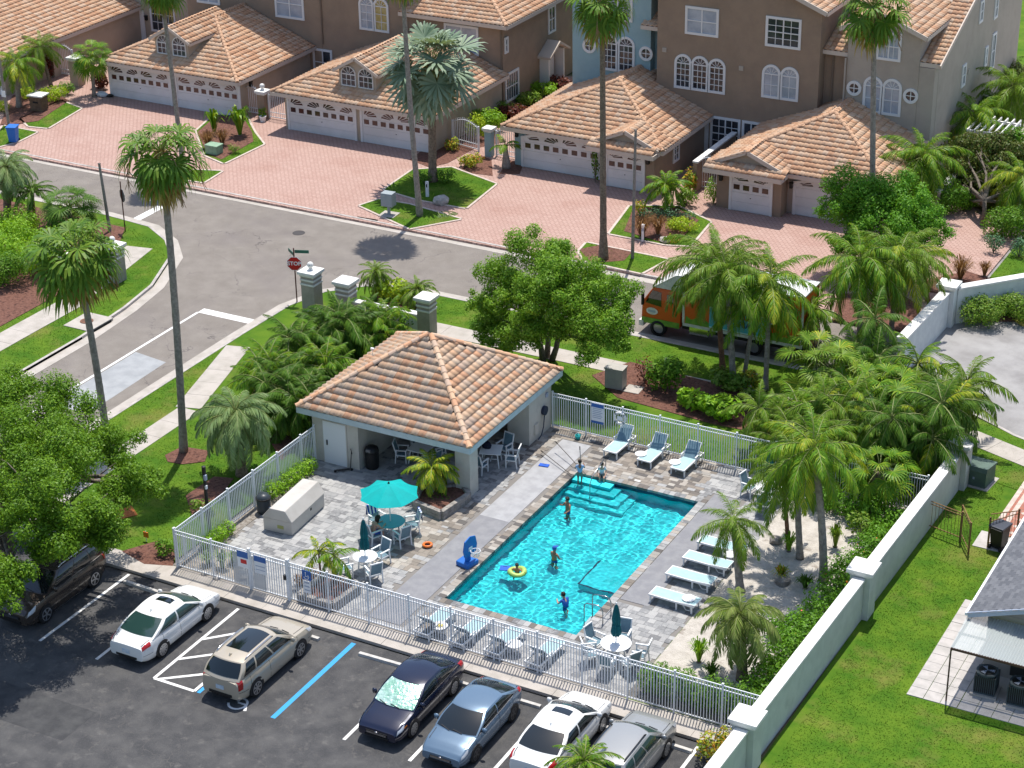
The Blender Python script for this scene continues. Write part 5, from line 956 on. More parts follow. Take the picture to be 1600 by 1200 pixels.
REDT = ((7.18, 51.02), [B3((5.44, 3.02), 56, 1.5), B3((4.92, 1.49), 55, 1.3), B3((6.62, 1.76), 55.6, 1.5), B3((5.95, 0.47), 54.4, 1.6), B3((4.91, -0.03), 54.2, 1.0), B3((7.47, 0.33), 54.4, 1.3), B3((6.60, -0.60), 53.8, 1.2), B3((4.17, 2.24), 56, 1.2), B3((4.02, 0.75), 55, 1.1), B3((6.97, 2.86), 56, 1.3), B3((7.97, 1.19), 55, 1.2), B3((6.27, 1.31), 55, 1.7)])
# ---------------------------------------------------------------- palms
g1 = 'tall slender palms standing over the scene'
palm('tall fan palm with a big shaggy crown, trunk crossing the side street', ((-16.82, 8.24), (-16.45, 8.24, 14.25)), 'wash', L_FAN, 32, 1.02, .17, .14, BARK, 'fan_palm', g1, .12, 1, -62, 80, 7, 60, 3)
palm('shorter fan palm left of the side street with hanging dead fronds and seed stalks', ((-20.54, 7.48), (-21.13, 7.48, 9.24)), 'wash', L_FAN, 32, 1.15, .17, .13, BARK, 'fan_palm', g1, .1, 2, -60, 80, 8, 60, 3)
palm('tall slim palm between the two left driveways, only its leaf fringe below the top edge', ((-38.96, 37.83), (-39.39, 37.83, 11.68)), 'wash', L_FAN, 34, .85, .15, .11, BARK, 'fan_palm', g1, .05, 3, -60, 80, 5, 50)
palm('tall slim palm by the grey mailbox, its crown above the frame', ((-22.23, 38.10), (-22.81, 38.10, 14.83)), 'wash', L_FAN, 36, 1.0, .17, .11, BARK, 'fan_palm', g1, -.1, 4, -60, 80, 6, 50, 1)
palm('tall palm with a full crown before the blue house', ((-9.85, 36.98), (-10.01, 36.98, 14.37)), 'wash', L_FAN, 32, 1.0, .2, .13, BARKB, 'fan_palm', g1, .0, 5, -62, 80, 6, 60, 2, flare=1.5)
palm('tall palm with a full crown before the taupe end house', ((2.95, 44.34), (2.16, 44.34, 13.64)), 'wash', L_FAN, 32, 1.05, .17, .13, BARK, 'fan_palm', g1, .0, 6, -62, 80, 5, 60, 1)
palm('silvery blue fan palm with a stout trunk by the second brown garage', ((-24.54, 43.51), (-24.35, 43.51, 7.43)), 'bism', L_SILV, 30, 1.3, .26, .2, BARKB, 'silver_fan_palm', None, 0, 7, -55, 82, 1, 16, 0, flare=1.4)
gp = 'silvery arching palms'
palm('grey green arching palm on the grass beside the pool fence', ((-13.21, 7.65), (-13.28, 7.65, 2.95)), 'pindo', L_PINDO, 52, 1.2, .24, .19, BARKB, 'pindo_palm', gp, 0, 8, -42, 82, 0)
palm('bushy arching palm at the near end of the sand garden', ((12.35, 3.06), (12.17, 3.06, 2.71)), 'pindo', L_PINDOG, 44, .98, .21, .17, BARKB, 'pindo_palm', gp, 0, 9, -45, 84, 2)
palm('grey green arching palm cut by the left edge of the picture', ((-43.41, 26.87), (-42.96, 26.87, 3.33)), 'pindo', L_PINDO, 40, 1.05, .24, .19, BARKB, 'pindo_palm', gp, 0, 10, -45, 82)
gq = 'feather palms round the pool and street'
palm('feather palm beside the right row of loungers with hanging fronds', ((9.97, 8.61), (9.58, 8.61, 3.17)), 'queen', L_QUEEN, 22, .68, .17, .13, BARK, 'queen_palm', gq, 0, 11, -60, 78, 1)
palm('feather palm with a tan trunk, left stem of the sand garden pair', ((11.14, 12.05), (10.73, 12.05, 4.33)), 'queen', L_QUEEN, 24, .85, .14, .11, BARK, 'queen_palm', gq, 0, 12, -45)
palm('feather palm with a leaning dark trunk, right stem of the sand garden pair', ((12.58, 10.91), (11.83, 10.91, 5.76)), 'queen', L_ARECA, 30, .98, .17, .12, BARK, 'queen_palm', gq, .1, 13, -45, yellow=7)
palm('feather palm with a reddish stem behind the lounger palm', ((10.45, 12.55), (10.07, 12.55, 3.35)), 'queen', L_QUEEN, 18, .75, .09, .08, BARKR, 'queen_palm', gq, 0, 14, -45)
palm('short trunked palm with diamond bark beside the garden wall', ((12.45, 16.98), (12.65, 16.98, 2.04)), 'sabal', L_ARECA, 24, .95, .26, .22, BARKB, 'sabal_palm', None, 0, 15, -40)
palm('feather palm in front of the truck cab, leftmost of the street row', ((1.46, 26.94), (0.90, 26.94, 5.59)), 'queen', L_QUEEN, 34, 1.16, .14, .11, BARKR, 'queen_palm', gq, 0, 16, -58, dead=2)
palm('feather palm with a pale trunk just right of the cab side palm', ((2.58, 25.61), (2.05, 25.61, 5.75)), 'queen', L_QUEEN, 30, 1.1, .16, .12, BARK, 'queen_palm', gq, 0, 17, -28)
palm('slim feather palm leaning before the truck lettering', ((2.75, 26.47), (3.18, 26.47, 3.84)), 'queen', L_ARECA, 18, .9, .11, .09, BARK, 'queen_palm', gq, 0, 18, -12)
palm('yellowish feather palm before the rear of the truck', ((4.14, 25.78), (4.12, 25.78, 5.53)), 'queen', L_ARECA, 28, 1.12, .13, .1, BARK, 'queen_palm', gq, 0, 19, -60, yellow=4)
palm('small palm with a brown skirt behind the truck', ((4.83, 30.09), (4.75, 30.09, 2.59)), 'short', L_QUEEN, 22, 1.5, .12, .1, BARKR, 'feather_palm', None, 0, 20, -60, dead=5)
palm('feather palm over the street end, left of the bend pillar', ((6.16, 33.26), (5.95, 33.26, 4.27)), 'queen', L_ARECA, 34, 1.15, .14, .11, BARK, 'queen_palm', gq, 0, 21, -50)
palm('feather palm with yellow hanging fronds by the bend pillar', ((7.30, 34.69), (7.43, 34.69, 4.18)), 'queen', L_QUEEN, 34, 1.1, .14, .11, BARK, 'queen_palm', gq, 0, 22, -55, yellow=6)
palm('small feather palm on the mulch before the white wall', ((7.73, 39.37), (7.19, 39.37, 2.42)), 'queen', L_ARECA, 24, .75, .12, .1, BARKR, 'queen_palm', gq, 0, 23, -50, yellow=5)
palm('bright feather palm standing before the taupe side wall', ((3.58, 51.72), (3.14, 51.72, 3.24)), 'queen', L_ARECA, 36, 1.1, .15, .12, BARK, 'queen_palm', gq, 0, 24, -50)
palm('bright feather palm left of the taupe wall palm', ((1.70, 51.94), (1.81, 51.94, 2.30)), 'queen', L_ARECA, 32, 1.05, .13, .1, BARK, 'queen_palm', gq, 0, 25, -45)
palm('broad date palm by the pergola of the end house', ((3.81, 66.25), (3.36, 66.25, 2.18)), 'pindo', L_DARK, 40, 1.1, .2, .17, BARKB, 'date_palm', None, 0, 26, -45)
palm('broad leaved palm behind the pergola near the lake', ((1.81, 74.77), (1.48, 74.77, 1.65)), 'queen', L_DARK, 24, .8, .13, .1, BARK, 'queen_palm', gq, 0, 27, -40)
palm('feather palm cut by the right edge beside the reddish tree', ((8.76, 52.58), (8.72, 52.58, 2.69)), 'queen', L_ARECA, 26, .9, .13, .1, BARK, 'queen_palm', gq, 0, 28, -60, yellow=5)
palm('leaning pale palm with yellow fronds by the far left post', ((-57.01, 43.57), (-56.83, 43.57, 3.24)), 'queen', L_ARECA, 26, .85, .2, .12, BARK, 'queen_palm', gq, .0, 29, -55, yellow=4)
palm('feather palm behind the yellow one at the far left gate', ((-58.16, 48.23), (-58.77, 48.23, 2.81)), 'queen', L_QUEEN, 24, .75, .13, .1, BARKB, 'queen_palm', gq, 0, 30, -40)
palm('small fan palm beside the left garage corner', ((-54.03, 47.81), (-53.87, 47.81, 2.83)), 'sabal', L_ARECA, 26, .95, .13, .1, BARK, 'fan_palm', None, 0, 31, -40)
palm('bottle palm with two arching fronds by the blue garage', ((-21.67, 47.57), (-21.69, 47.57, 1.41)), 'short', L_ARECA, 5, 1.25, .3, .1, BARK, 'bottle_palm', None, 0, 32, 10, 60, flare=1.0)
palm('cycad like palm in the planting before the single garage door', ((-9.75, 45.16), (-9.86, 45.16, 1.56)), 'short', L_ARECA, 26, 1.35, .14, .12, BARKB, 'cycad', None, 0, 33, -20)
palm('little date palm beside the banded pillar on the street corner', ((-17.99, 26.76), (-18.07, 26.76, 1.55)), 'date', L_QUEEN, 34, 1.05, .09, .08, BARKR, 'dwarf_date_palm', 'dwarf date palms', 0, 34, -45)
palm('low dwarf date palm right of the banded corner pillars', ((-15.45, 26.45), (-15.40, 26.45, 1.20)), 'date', L_QUEEN, 34, 1.1, .09, .08, BARKR, 'dwarf_date_palm', 'dwarf date palms', 0, 35, -35)
palm('yellow tinged palm in the stone planter by the pool house post', ((-4.67, 9.66), (-4.68, 9.66, 1.50)), 'short', L_YEL, 28, 1.15, .08, .07, BARK, 'planter_palm', None, 0, 36, -45, shaft=.4)
for b, c, s in ((((-4.92, 1.39), (-4.96, 1.39, 1.64))) + (1,), (((-4.48, 1.51), (-4.32, 1.51, 1.58))) + (2,)): palm('small palm with arching yellow green fronds in the square planter, ' + ('left' if s == 1 else 'right') + ' stem', (b, c), 'short', L_YEL if s == 1 else L_ARECA, 9, .95, .045, .035, BARKR, 'planter_palm', 'two small palms in the square planter', 0, 36 + s, -30)
palm('dark feather palm behind the left edge palm by the street', ((-41.48, 27.03), (-41.40, 27.03, 2.06)), 'date', L_DARK, 26, 1.3, .1, .08, BARKR, 'feather_palm', None, 0, 38, -20)
palm('fan palm with broad dark leaves near the leaning grey post', ((-38.28, 26.40), (-38.20, 26.40, 1.84)), 'sabal', L_DARK, 30, 1.1, .15, .12, BARKB, 'fan_palm', None, 0, 39, -35)
palm('palm fronds poking over the silver car at the bottom edge', ((10.73, -6.08), (10.41, -6.08, 1.73)), 'date', L_ARECA, 26, 1.1, .1, .08, BARK, 'feather_palm', None, 0, 40, -25)
# clumps beside the pool house
ga = 'clumping palms massed beside the pool house'
for i, (px, py, lb) in enumerate(((420, 600, 'lowest clump of feathery palm at the left tip of the mass'), (405, 560, 'bright clump of feathery palm on the street side of the mass'), (450, 560, 'dense clump of feathery palm in the middle of the mass'), (470, 515, 'tall clump of feathery palm behind the stop sign pillar'), (505, 545, 'clump of feathery palm touching the pool house eave'), (520, 500, 'clump of feathery palm between the pillars and the tile roof'), (560, 490, 'clump of feathery palm below the second banded pillar'), (590, 500, 'clump of feathery palm behind the roof corner'), (470, 610, 'clump of feathery palm by the left eave corner'))):
    clump(lb, CLP[i], 'areca', L_ARECA if i % 3 == 1 else L_DARK, 7, 11, 1.9, .7, 1.08, i + 1, ga)
gr = 'palm thicket behind the garden wall'
for i, lb in enumerate(('thicket palm nearest the back fence', 'thicket palm with bright tips left of the street end', 'thicket palm under the street end palms', 'thicket palm before the white street wall', 'thicket palm at the right edge of the mass', 'thicket palm with yellowed skirts above the green cabinet', 'thicket palm in the dark middle of the mass', 'thicket palm beside the lawn strip and truck', 'thicket palm above the diamond bark palm', 'thicket palm with pale strands over the wall top', 'low thicket palm behind the teal closed umbrella')):
    clump(lb, CRP[i], 'sabal' if i in (1, 6) else 'areca', (L_ARECA, L_QUEEN, L_DARK)[i % 3], 4, 15, 2.3 + .5 * (i % 3), 1.0, 1.15, i + 20, gr, lo=-45, yellow=(9 if i % 2 else 0))
# ---------------------------------------------------------------- trees
L_OAK = leafm('oak_leaf', [(.05, .105, .012), (.09, .155, .015), (.13, .2, .02), (.065, .12, .014)], .3); L_FIC = leafm('glossy_tree_leaf', [(.045, .1, .015), (.085, .15, .02), (.12, .185, .03), (.15, .19, .05)], .3); L_FIC2 = leafm('shade_tree_leaf', [(.06, .125, .014), (.1, .18, .02), (.145, .23, .025), (.17, .235, .05), (.08, .15, .016)], .34); L_FICB = leafm('border_shrub_leaf', [(.05, .12, .014), (.08, .16, .018), (.11, .2, .024), (.065, .14, .016)], .3); L_LIME = leafm('lime_leaf', [(.09, .18, .014), (.13, .23, .02), (.18, .27, .03)], .35)
L_BOT = leafm('weeping_tree_leaf', [(.05, .14, .015), (.09, .19, .025), (.13, .23, .03), (.065, .15, .02)], .35); L_RED = leafm('reddish_tree_leaf', [(.035, .065, .014), (.06, .085, .02), (.09, .06, .03), (.03, .055, .012), (.1, .11, .04)], .25)
L_CROT = leafm('croton_leaf', [(.3, .28, .03), (.16, .2, .02), (.4, .12, .03), (.42, .34, .05), (.1, .14, .02)]); L_BURG = leafm('burgundy_leaf', [(.09, .025, .03), (.15, .04, .04), (.06, .02, .025)]); L_RUST = leafm('rust_grass_leaf', [(.16, .075, .05), (.11, .05, .035), (.22, .11, .07)], .2)
L_CHART = leafm('chartreuse_leaf', [(.24, .3, .02), (.3, .36, .03), (.17, .24, .02)]); L_HEDGE = leafm('hedge_leaf', [(.035, .09, .012), (.065, .13, .016), (.1, .17, .025)]); L_BLUE = leafm('blue_green_leaf', [(.07, .13, .1), (.11, .18, .14), (.05, .1, .075)], .2)
def BL(y, *l):
    """lumps given as (x, z, dy, r)"""
    return [((x, y + dy, z), (r_, r_, r_ * .85)) for x, z, dy, r_ in l]
TRB, TRC = OAKS
tree('broad spreading oak at the lower left shading the parked brown car', OAKS[0], OAKS[1], L_OAK, 2600, .06, (.28, 3.2), 'oak_tree', 41, fill=.35)
tree('rounded multi trunk tree between the pool house roof and the truck', FICS[0], FICS[1], L_FIC2, 2500, .062, (.17, 1.5), 'shade_tree', 42, stems=3, fill=.4)
tree('drooping bright green tree before the end house garage', WEEP[0], WEEP[1], L_BOT, 1700, .07, (.16, 1.4), 'weeping_tree', 43, fill=.35)
tree('dark reddish leaved tree between the pergola and the small lawn', REDT[0], REDT[1], L_RED, 1700, .075, (.16, 1.5), 'red_leaf_tree', 44, fill=.4)

# ---------------------------------------------------------------- shrubs, hedges and bed plants
def hedge(label, a, b, h, wd, leafmat, n, seed=0, flowers=None, dens=1500, size=.05):
    a, b = Vector(a), Vector(b); c = (a + b) / 2; L = (b - a).length; t = thing('hedge', label, 'hedge', (c.x, c.y, 0), math.atan2(b.y - a.y, b.x - a.x)); r = random.Random(seed); st = MB(); bl = []
    for i in range(n): x = -L / 2 + L * (i + .5) / n; k = r.uniform(.8, 1.1); bl.append(((x, r.uniform(-.1, .1), h * .52 * k), (L / n * .75, wd * .5 * k, h * .5 * k))); st.tube([(x, 0, 0), (x + .05, .03, h * .6)], .02, 5)
    link('foliage', np_mesh('foliage', leaf_cloud(bl, dens, size, seed, fill=.4), 4, leafmat), t); st.build('stems', WOOD, t)
    if flowers: link('flowers', np_mesh('flowers', leaf_cloud(bl, flowers[1], .045, seed + 3, fill=.98, aspect=.9), 4, flowers[0]), t)
    return t
RF_ = mat('red_flower', (.6, .03, .015), .5); OF_ = mat('orange_flower', (.6, .2, .02), .5); WF_ = mat('pale_flower', (.6, .55, .4), .5)
hedge('dark upright hedge inside the fence by the nearest wall pillar', (9.35, .72), (13.9, .78), 1.4, 1.05, L_HEDGE, 9, 1, dens=4200, size=.055)
hedge('low yellow green hedge along the fence before the pool house door', (-10.75, 6.2), (-10.7, 9.5), .8, .85, L_LIME, 7, 2, dens=2800); hedge('low yellow green hedge along the fence by the black lamp post', (-10.7, 1.5), (-10.7, 3.3), .75, .8, L_LIME, 5, 3, dens=2800)
hedge('green shrub border with red flowers along the near garden wall', (13.2, 1.3), (13.6, 8.8), 1.3, 1.7, L_FICB, 9, 4, (RF_, 10), dens=1900, size=.065); hedge('loose green shrub border under the sand garden palms by the wall', (13.5, 9.3), (13.9, 14.6), 1.35, 1.6, L_FICB, 7, 5, (OF_, 8), dens=1700, size=.07)
hedge('dark green hedge behind the sand garden along the back fence', (9.8, 16.6), (14.3, 15.6), 1.25, 1.7, L_FICB, 7, 6, dens=1700, size=.075)
hb = 'round hedges in front of the white entry wall'
for i, q in enumerate(((10.90, 37.80), (12.46, 39.02), (13.80, 40.40))): bush(('left', 'middle', 'right')[i] + ' round green hedge before the white entry wall', q, 2.3, 1.9, 1.5, L_FIC, 1700, .06, 'round_hedge', i, hb, 7, cat='hedge')
bush('small shrub before the pale wall behind the lawn, left one', (8.89, 47.28), 1.2, .8, 1.2, L_BLUE, 900, .06, 'shrub', 4); bush('small shrub before the pale wall behind the lawn, right one', (10.31, 47.27), 1.2, .8, 1.2, L_BLUE, 900, .06, 'shrub', 5)
tuft('rusty ornamental grass by the bend pillar, larger one', (8.40, 42.74), 1.2, 160, L_RUST, 1, .9, .03, 'fountain_grass'); tuft('rusty ornamental grass by the bend pillar, smaller one', (9.40, 43.82), .8, 110, L_RUST, 2, .5, .03, 'fountain_grass')
bush('lime green mounded shrub across the side street behind the fan palm, left', (-39.88, 22.63), 3.6, 3.0, 2.0, L_LIME, 1300, .07, 'shrub', 6); bush('lime green mounded shrub across the side street, beside the bark bed', (-37.14, 21.42), 4.0, 3.0, 2.0, L_LIME, 1300, .07, 'shrub', 7); bush('dark green shrub across the side street at the left edge', (-37.20, 19.42), 3.2, 2.0, 1.9, L_HEDGE, 1300, .07, 'shrub', 8); bush('spreading green shrub below the leaning grey post', (-35.97, 24.05), 3.6, 2.6, 1.6, L_FIC, 1300, .07, 'shrub', 9)
bush('chartreuse clipped shrub right of the brown stone pedestal', (-55.89, 45.66), 2.2, 1.6, 1.1, L_CHART, 1500, .06, 'shrub', 10); bush('chartreuse clipped shrub left of the brown stone pedestal', (-57.69, 45.26), 1.4, 1.2, .9, L_CHART, 1500, .06, 'shrub', 11); bush('dark little shrub at the end of the chartreuse row', (-55.86, 47.24), 1.1, 1.0, 1.0, L_HEDGE, 1300, .06, 'shrub', 12); bush('yellow green shrub cut by the left edge beside the post', (-57.46, 42.29), 1.4, 1.2, .8, L_CHART, 1200, .06, 'shrub', 13)
bush('burgundy leaved plant beside the left garage corner', (-54.71, 49.40), 1.3, 1.1, 1.6, L_BURG, 700, .12, 'cordyline', 14); bush('burgundy leaved plant by the far left gate', (-59.57, 49.69), .8, .8, 2.0, L_BURG, 600, .12, 'cordyline', 15)
tuft('leafy bird of paradise in the island between the left driveways', (-40.06, 45.33), 1.8, 70, L_ARECA, 3, .9, .16, 'bird_of_paradise'); tuft('smaller strap leaved plant in the island between the left driveways', (-41.86, 45.02), 1.5, 34, L_ARECA, 4, .8, .12, 'bird_of_paradise'); tuft('rusty ornamental grass clump in the left island', (-40.44, 42.38), 1.1, 170, L_RUST, 5, .8, .03, 'fountain_grass'); tuft('rusty ornamental grass clump behind the green meter box', (-39.89, 43.19), 1.0, 150, L_RUST, 6, .7, .03, 'fountain_grass'); bush('small green shrub at the tip of the left island', (-38.36, 42.31), .8, .7, .6, L_FIC, 900, .06, 'shrub', 16)
bush('dark round shrub left of the silvery palm trunk', (-24.82, 42.75), 1.1, .9, .9, L_HEDGE, 1200, .06, 'shrub', 17); bush('dark round shrub right of the silvery palm trunk', (-23.70, 43.67), 1.3, 1.0, .9, L_HEDGE, 1200, .06, 'shrub', 18)
bush('croton with yellow leaves beside the curved paver path', (-23.66, 46.60), 1.5, 1.2, .9, L_CROT, 900, .08, 'croton', 19); bush('small croton before the planting gate', (-26.22, 48.76), 1.0, .9, .9, L_CROT, 800, .08, 'croton', 20); bush('bright green shrub behind the picket gate', (-26.06, 53.13), 2.4, 1.8, 1.6, L_LIME, 1100, .08, 'shrub', 21); bush('yellow green shrub climbing the blue grey wall', (-26.00, 51.33), 1.6, 1.2, 1.8, L_CHART, 900, .08, 'shrub', 22)
for i, (q, lm, lb) in enumerate((((-26.19, 58.94), L_FIC, 'green planting by the barred window of the brown side wall'), ((-26.18, 61.26), L_LIME, 'green planting in the middle of the brown side wall'), ((-25.85, 62.99), L_BURG, 'red leaved planting at the far end of the side wall'), ((-25.87, 56.10), L_BURG, 'red leaved planting near the garage corner'), ((-26.57, 56.50), L_FIC, 'leafy planting next to the brown garage side wall'))): bush(lb, q, 2.0, 1.6, 1.0, lm, 800, .1, 'bed_plant', 23 + i, 'plants along the brown side wall')
bush('green shrub right of the cycad before the arched gate', (-9.09, 46.41), 1.5, 1.2, 1.2, L_FIC, 1000, .08, 'shrub', 30); bush('clipped oval bush at the corner of the small brown garage', (-7.81, 47.50), 1.1, 1.0, 1.6, L_LIME, 1700, .05, 'clipped_bush', 31); bush('croton with orange tips by the brown side wall', (-9.83, 48.64), 1.0, .9, 1.6, L_CROT, 700, .1, 'croton', 32)
hedge('blue green low hedge curving below the cycad', (-10.63, 43.36), (-7.71, 44.46), .75, .7, L_BLUE, 5, 7); tuft('dark red ornamental grass in front of the grey pole', (-9.28, 40.72), 1.2, 220, L_RUST, 7, .95, .03, 'fountain_grass'); tuft('dark red ornamental grass right of the white bollard light', (-8.63, 41.47), 1.1, 180, L_RUST, 8, .8, .03, 'fountain_grass'); bush('chartreuse shrub on the island right of the red grass', (-7.68, 42.60), 1.9, 1.5, .9, L_CHART, 1500, .06, 'shrub', 33); bush('yellow leaved shrub left of the blue green hedge', (-10.80, 43.73), .8, .8, 1.0, L_CROT, 900, .07, 'croton', 34); bush('low variegated shrub at the island edge', (-7.39, 40.80), .9, .7, .5, L_CROT, 900, .06, 'croton', 35)
bush('leafy potted plant between the brown garage doors', (-33.10, 48.71), .7, .6, 1.3, L_ARECA, 500, .1, 'potted_plant', 36, z=.0); bush('climbing plant beside the single white garage door', (-15.60, 47.64), .5, .5, 2.4, L_HEDGE, 500, .09, 'climber', 37); bush('small plant by the ball topped pillar', (-40.50, 48.57), .6, .6, .9, L_ARECA, 500, .09, 'potted_plant', 38)
bush('dark leaved magnolia like shrub in the mulch by the pavement', (-0.08, 23.66), 2.0, 1.6, 1.9, L_HEDGE, 700, .11, 'shrub', 39); bush('purple leaved shrub beside the grey utility cabinet', (-1.23, 23.85), 1.2, 1.0, 1.4, L_BURG, 450, .07, 'shrub', 40); bush('broad leaved yellow green bed plant behind the back fence, left', (1.96, 22.41), 1.8, 1.5, 1.1, L_LIME, 600, .14, 'bed_plant', 41); bush('broad leaved bed plant behind the back fence, middle', (3.40, 22.04), 2.0, 1.5, 1.2, L_LIME, 600, .14, 'bed_plant', 42); bush('dark bed plant at the foot of the street palms', (2.63, 25.02), 2.0, 1.4, 1.0, L_FIC, 700, .12, 'bed_plant', 43); bush('dark bed plant right of the street palms', (4.74, 23.81), 2.2, 1.5, 1.0, L_FIC, 700, .12, 'bed_plant', 44); bush('pale flowering shrub at the foot of the yellowish palm', (3.31, 25.74), 1.4, 1.2, .9, L_CROT, 700, .08, 'shrub', 45, flowers=(WF_, 60))
bush('lime fan leaved clump before the little date palms', (-17.21, 26.97), 2.4, 1.6, 1.3, L_CHART, 900, .1, 'shrub', 46); bush('dark shrub against the low white entrance wall', (-15.21, 24.32), 2.6, 1.6, 1.1, L_HEDGE, 1000, .09, 'shrub', 47)
bush('yellow green bush under the lamp post beside the fence', (-12.73, 11.56), 1.4, 1.2, .8, L_CHART, 1000, .07, 'shrub', 48); bush('green bush outside the fence by the black lamp post', (-12.75, 4.19), 1.2, .9, .6, L_FIC, 900, .07, 'shrub', 49); bush('green strappy bush at the outer fence corner', (-12.01, 0.55), 1.0, .8, .8, L_HEDGE, 900, .07, 'shrub', 50)
bush('golden croton at the bottom wall below the near pillar', (13.15, -1.66), 1.1, 1.6, 1.0, L_CROT, 900, .07, 'croton', 51)
gt = 'grass clumps in the sand garden'
for i, (q, h, lm, lb) in enumerate((((10.48, 3.36), .9, L_LIME, 'bright grass clump at the deck edge by the bushy palm'), ((10.53, 12.36), .8, L_LIME, 'bright grass clump at the foot of the reddish palm stem'), ((11.03, 10.23), .5, L_CROT, 'golden grass clump on a dark rock'), ((12.14, 9.99), .55, L_DARK, 'dark spiky agave by the leaning palm trunk'), ((12.09, 13.55), 1.0, L_QUEEN, 'small reddish stemmed palm seedling in the sand'), ((11.28, 2.70), .5, L_DARK, 'little dark clump left of the bushy palm'), ((13.18, 3.81), .5, L_LIME, 'little green clump right of the bushy palm'))): tuft(lb, q, h, 90, lm, 20 + i, .45, .04, 'grass_clump', gt)
bush('leafy shrub under the diamond bark palm', (12.76, 14.75), 1.2, 1.2, 1.2, L_FIC, 600, .09, 'shrub', 52)
gs = 'spiky plants in the stone bed by the gate'
for i, q in enumerate(((-9.31, 0.80), (-10.02, 0.77), (-9.15, 1.33))): tuft(('largest', 'left', 'right')[i] + ' pale spiky plant in the stone bed inside the corner fence', q, .8 if i == 0 else .5, 70, L_PINDO, 40 + i, .4, .05, 'agave', gs)
for i, q in enumerate(((-5.75, 1.13), (-5.61, 1.75), (-4.26, 1.73))): bush(('left', 'back', 'right')[i] + ' reddish round plant in the square planter', q, .6, .6, .55, L_RUST, 900, .06, 'bed_plant', 60 + i, 'plants in the square planter')
bush('low dark plants at the foot of the planter palm', (-4.13, 9.49), 1.3, .9, .4, L_HEDGE, 800, .06, 'bed_plant', 64)
# rocks
ROCK = mat('garden_rock', (.3, .27, .24), .95, (.18, .16, .14), 5, bump=.8, bs=10); PALER = mat('pale_rock', (.5, .46, .42), .95, (.36, .33, .3), 6, bump=.6)
def rock(label, p, s, mt=ROCK, seed=0, z=0):
    r = random.Random(seed); bm = bmesh.new(); bmesh.ops.create_icosphere(bm, subdivisions=2, radius=s)
    for v in bm.verts: v.co *= r.uniform(.82, 1.12); v.co.z = v.co.z * .65 + s * .35
    me = bpy.data.meshes.new('rock'); bm.to_mesh(me); bm.free(); me.materials.append(mt); tag(link('rock', me, None, (p[0], p[1], z), (0, 0, seed)), label, 'rock')
rock('dark rock under the golden grass clump', (11.20, 9.93), .34, seed=1); rock('brown rock below the rear of the lounger palm', (9.80, 12.79), .3, seed=2); rock('pale rock on the island by the red grass', (-7.85, 40.79), .35, PALER, 3); rock('pale rock beneath the silvery palm', (-22.14, 40.46), .5, PALER, 4)
for i, q in enumerate(((-8.08, 0.49), (-7.82, 0.78), (-9.00, 0.02), (-9.66, 0.06))): rock(('first', 'second', 'third', 'leftmost')[i] + ' pale stone in the bed inside the corner fence', q, .16, PALER, 5 + i)
t = thing('fallen_frond', 'dry grey fallen fronds lying at the foot of the mailbox palm', 'palm frond', (-21.09, 38.66)); F = fronds('pindo', L_PINDO)
for i in range(4): link('frond', F[4][i % 2], t, (.2 * i - .3, .1 * i, .25), (0, R(-12), i * .5 - .6), .7)

bush('broad green shrub massed before the end garage under the drooping tree', (5.02, 42.83), 3.0, 2.2, 1.8, L_BOT, 1500, .07, 'shrub', 70); bush('leafy shrub filling the corner below the taupe side wall', (4.74, 52.28), 3.0, 2.2, 2.0, L_FICB, 1500, .07, 'shrub', 71); bush('dark leafy shrub along the sandy side yard by the wall', (9.16, 49.83), 3.2, 2.2, 1.9, L_HEDGE, 1500, .07, 'shrub', 72); bush('tall leafy shrub beside the pergola post', (3.39, 59.82), 2.4, 2.0, 2.2, L_FICB, 1400, .07, 'shrub', 73)
tree('leafy dark tree behind the pergola towards the lake', (4.48, 67.97), [B3((3.09, 1.85), 72, 1.6), B3((2.67, 1.21), 71, 1.3), B3((3.99, 0.74), 71, 1.5)], L_RED, 1500, .08, (.15, 1.6), 'shade_tree', 45, fill=.35)
bush('green shrub mass at the foot of the bushy palm and wall', (12.95, 6.31), 2.0, 1.6, 1.1, L_FICB, 1700, .065, 'shrub', 74)

bush('lime green shrub between the broad dark fan palm and the banded pillar', (-37.40, 23.86), 3.0, 2.6, 1.7, L_LIME, 1400, .07, 'shrub', 75); bush('lime green shrub at the foot of the left edge arching palm', (-41.41, 25.29), 3.4, 2.6, 1.7, L_LIME, 1400, .07, 'shrub', 76)

hedge('dark undergrowth below the palm thicket behind the back fence', (6.6, 19.2), (13.9, 20.4), 1.3, 1.8, L_HEDGE, 9, 9, dens=1300, size=.09); hedge('leafy undergrowth on the street side of the palm thicket', (7.5, 22.6), (12.6, 23.2), 1.2, 1.7, L_FICB, 7, 10, dens=1300, size=.09)
for i, (q, lb) in enumerate((((7.04, 19.03, 1.80), 'thicket palm at the left end by the street palms'), ((9.47, 22.77, 2.50), 'thicket palm between the street end and the garden wall'), ((12.38, 25.18, 2.40), 'thicket palm leaning over the grey entry road'), ((10.95, 19.09, 2.00), 'thicket palm close behind the sand garden hedge'))): clump(lb, q[:2], 'areca', (L_QUEEN, L_ARECA, L_DARK)[i % 3], 4, 15, 2.2 + .3 * (i % 2), 1.0, 1.12, i + 50, gr, lo=-45)

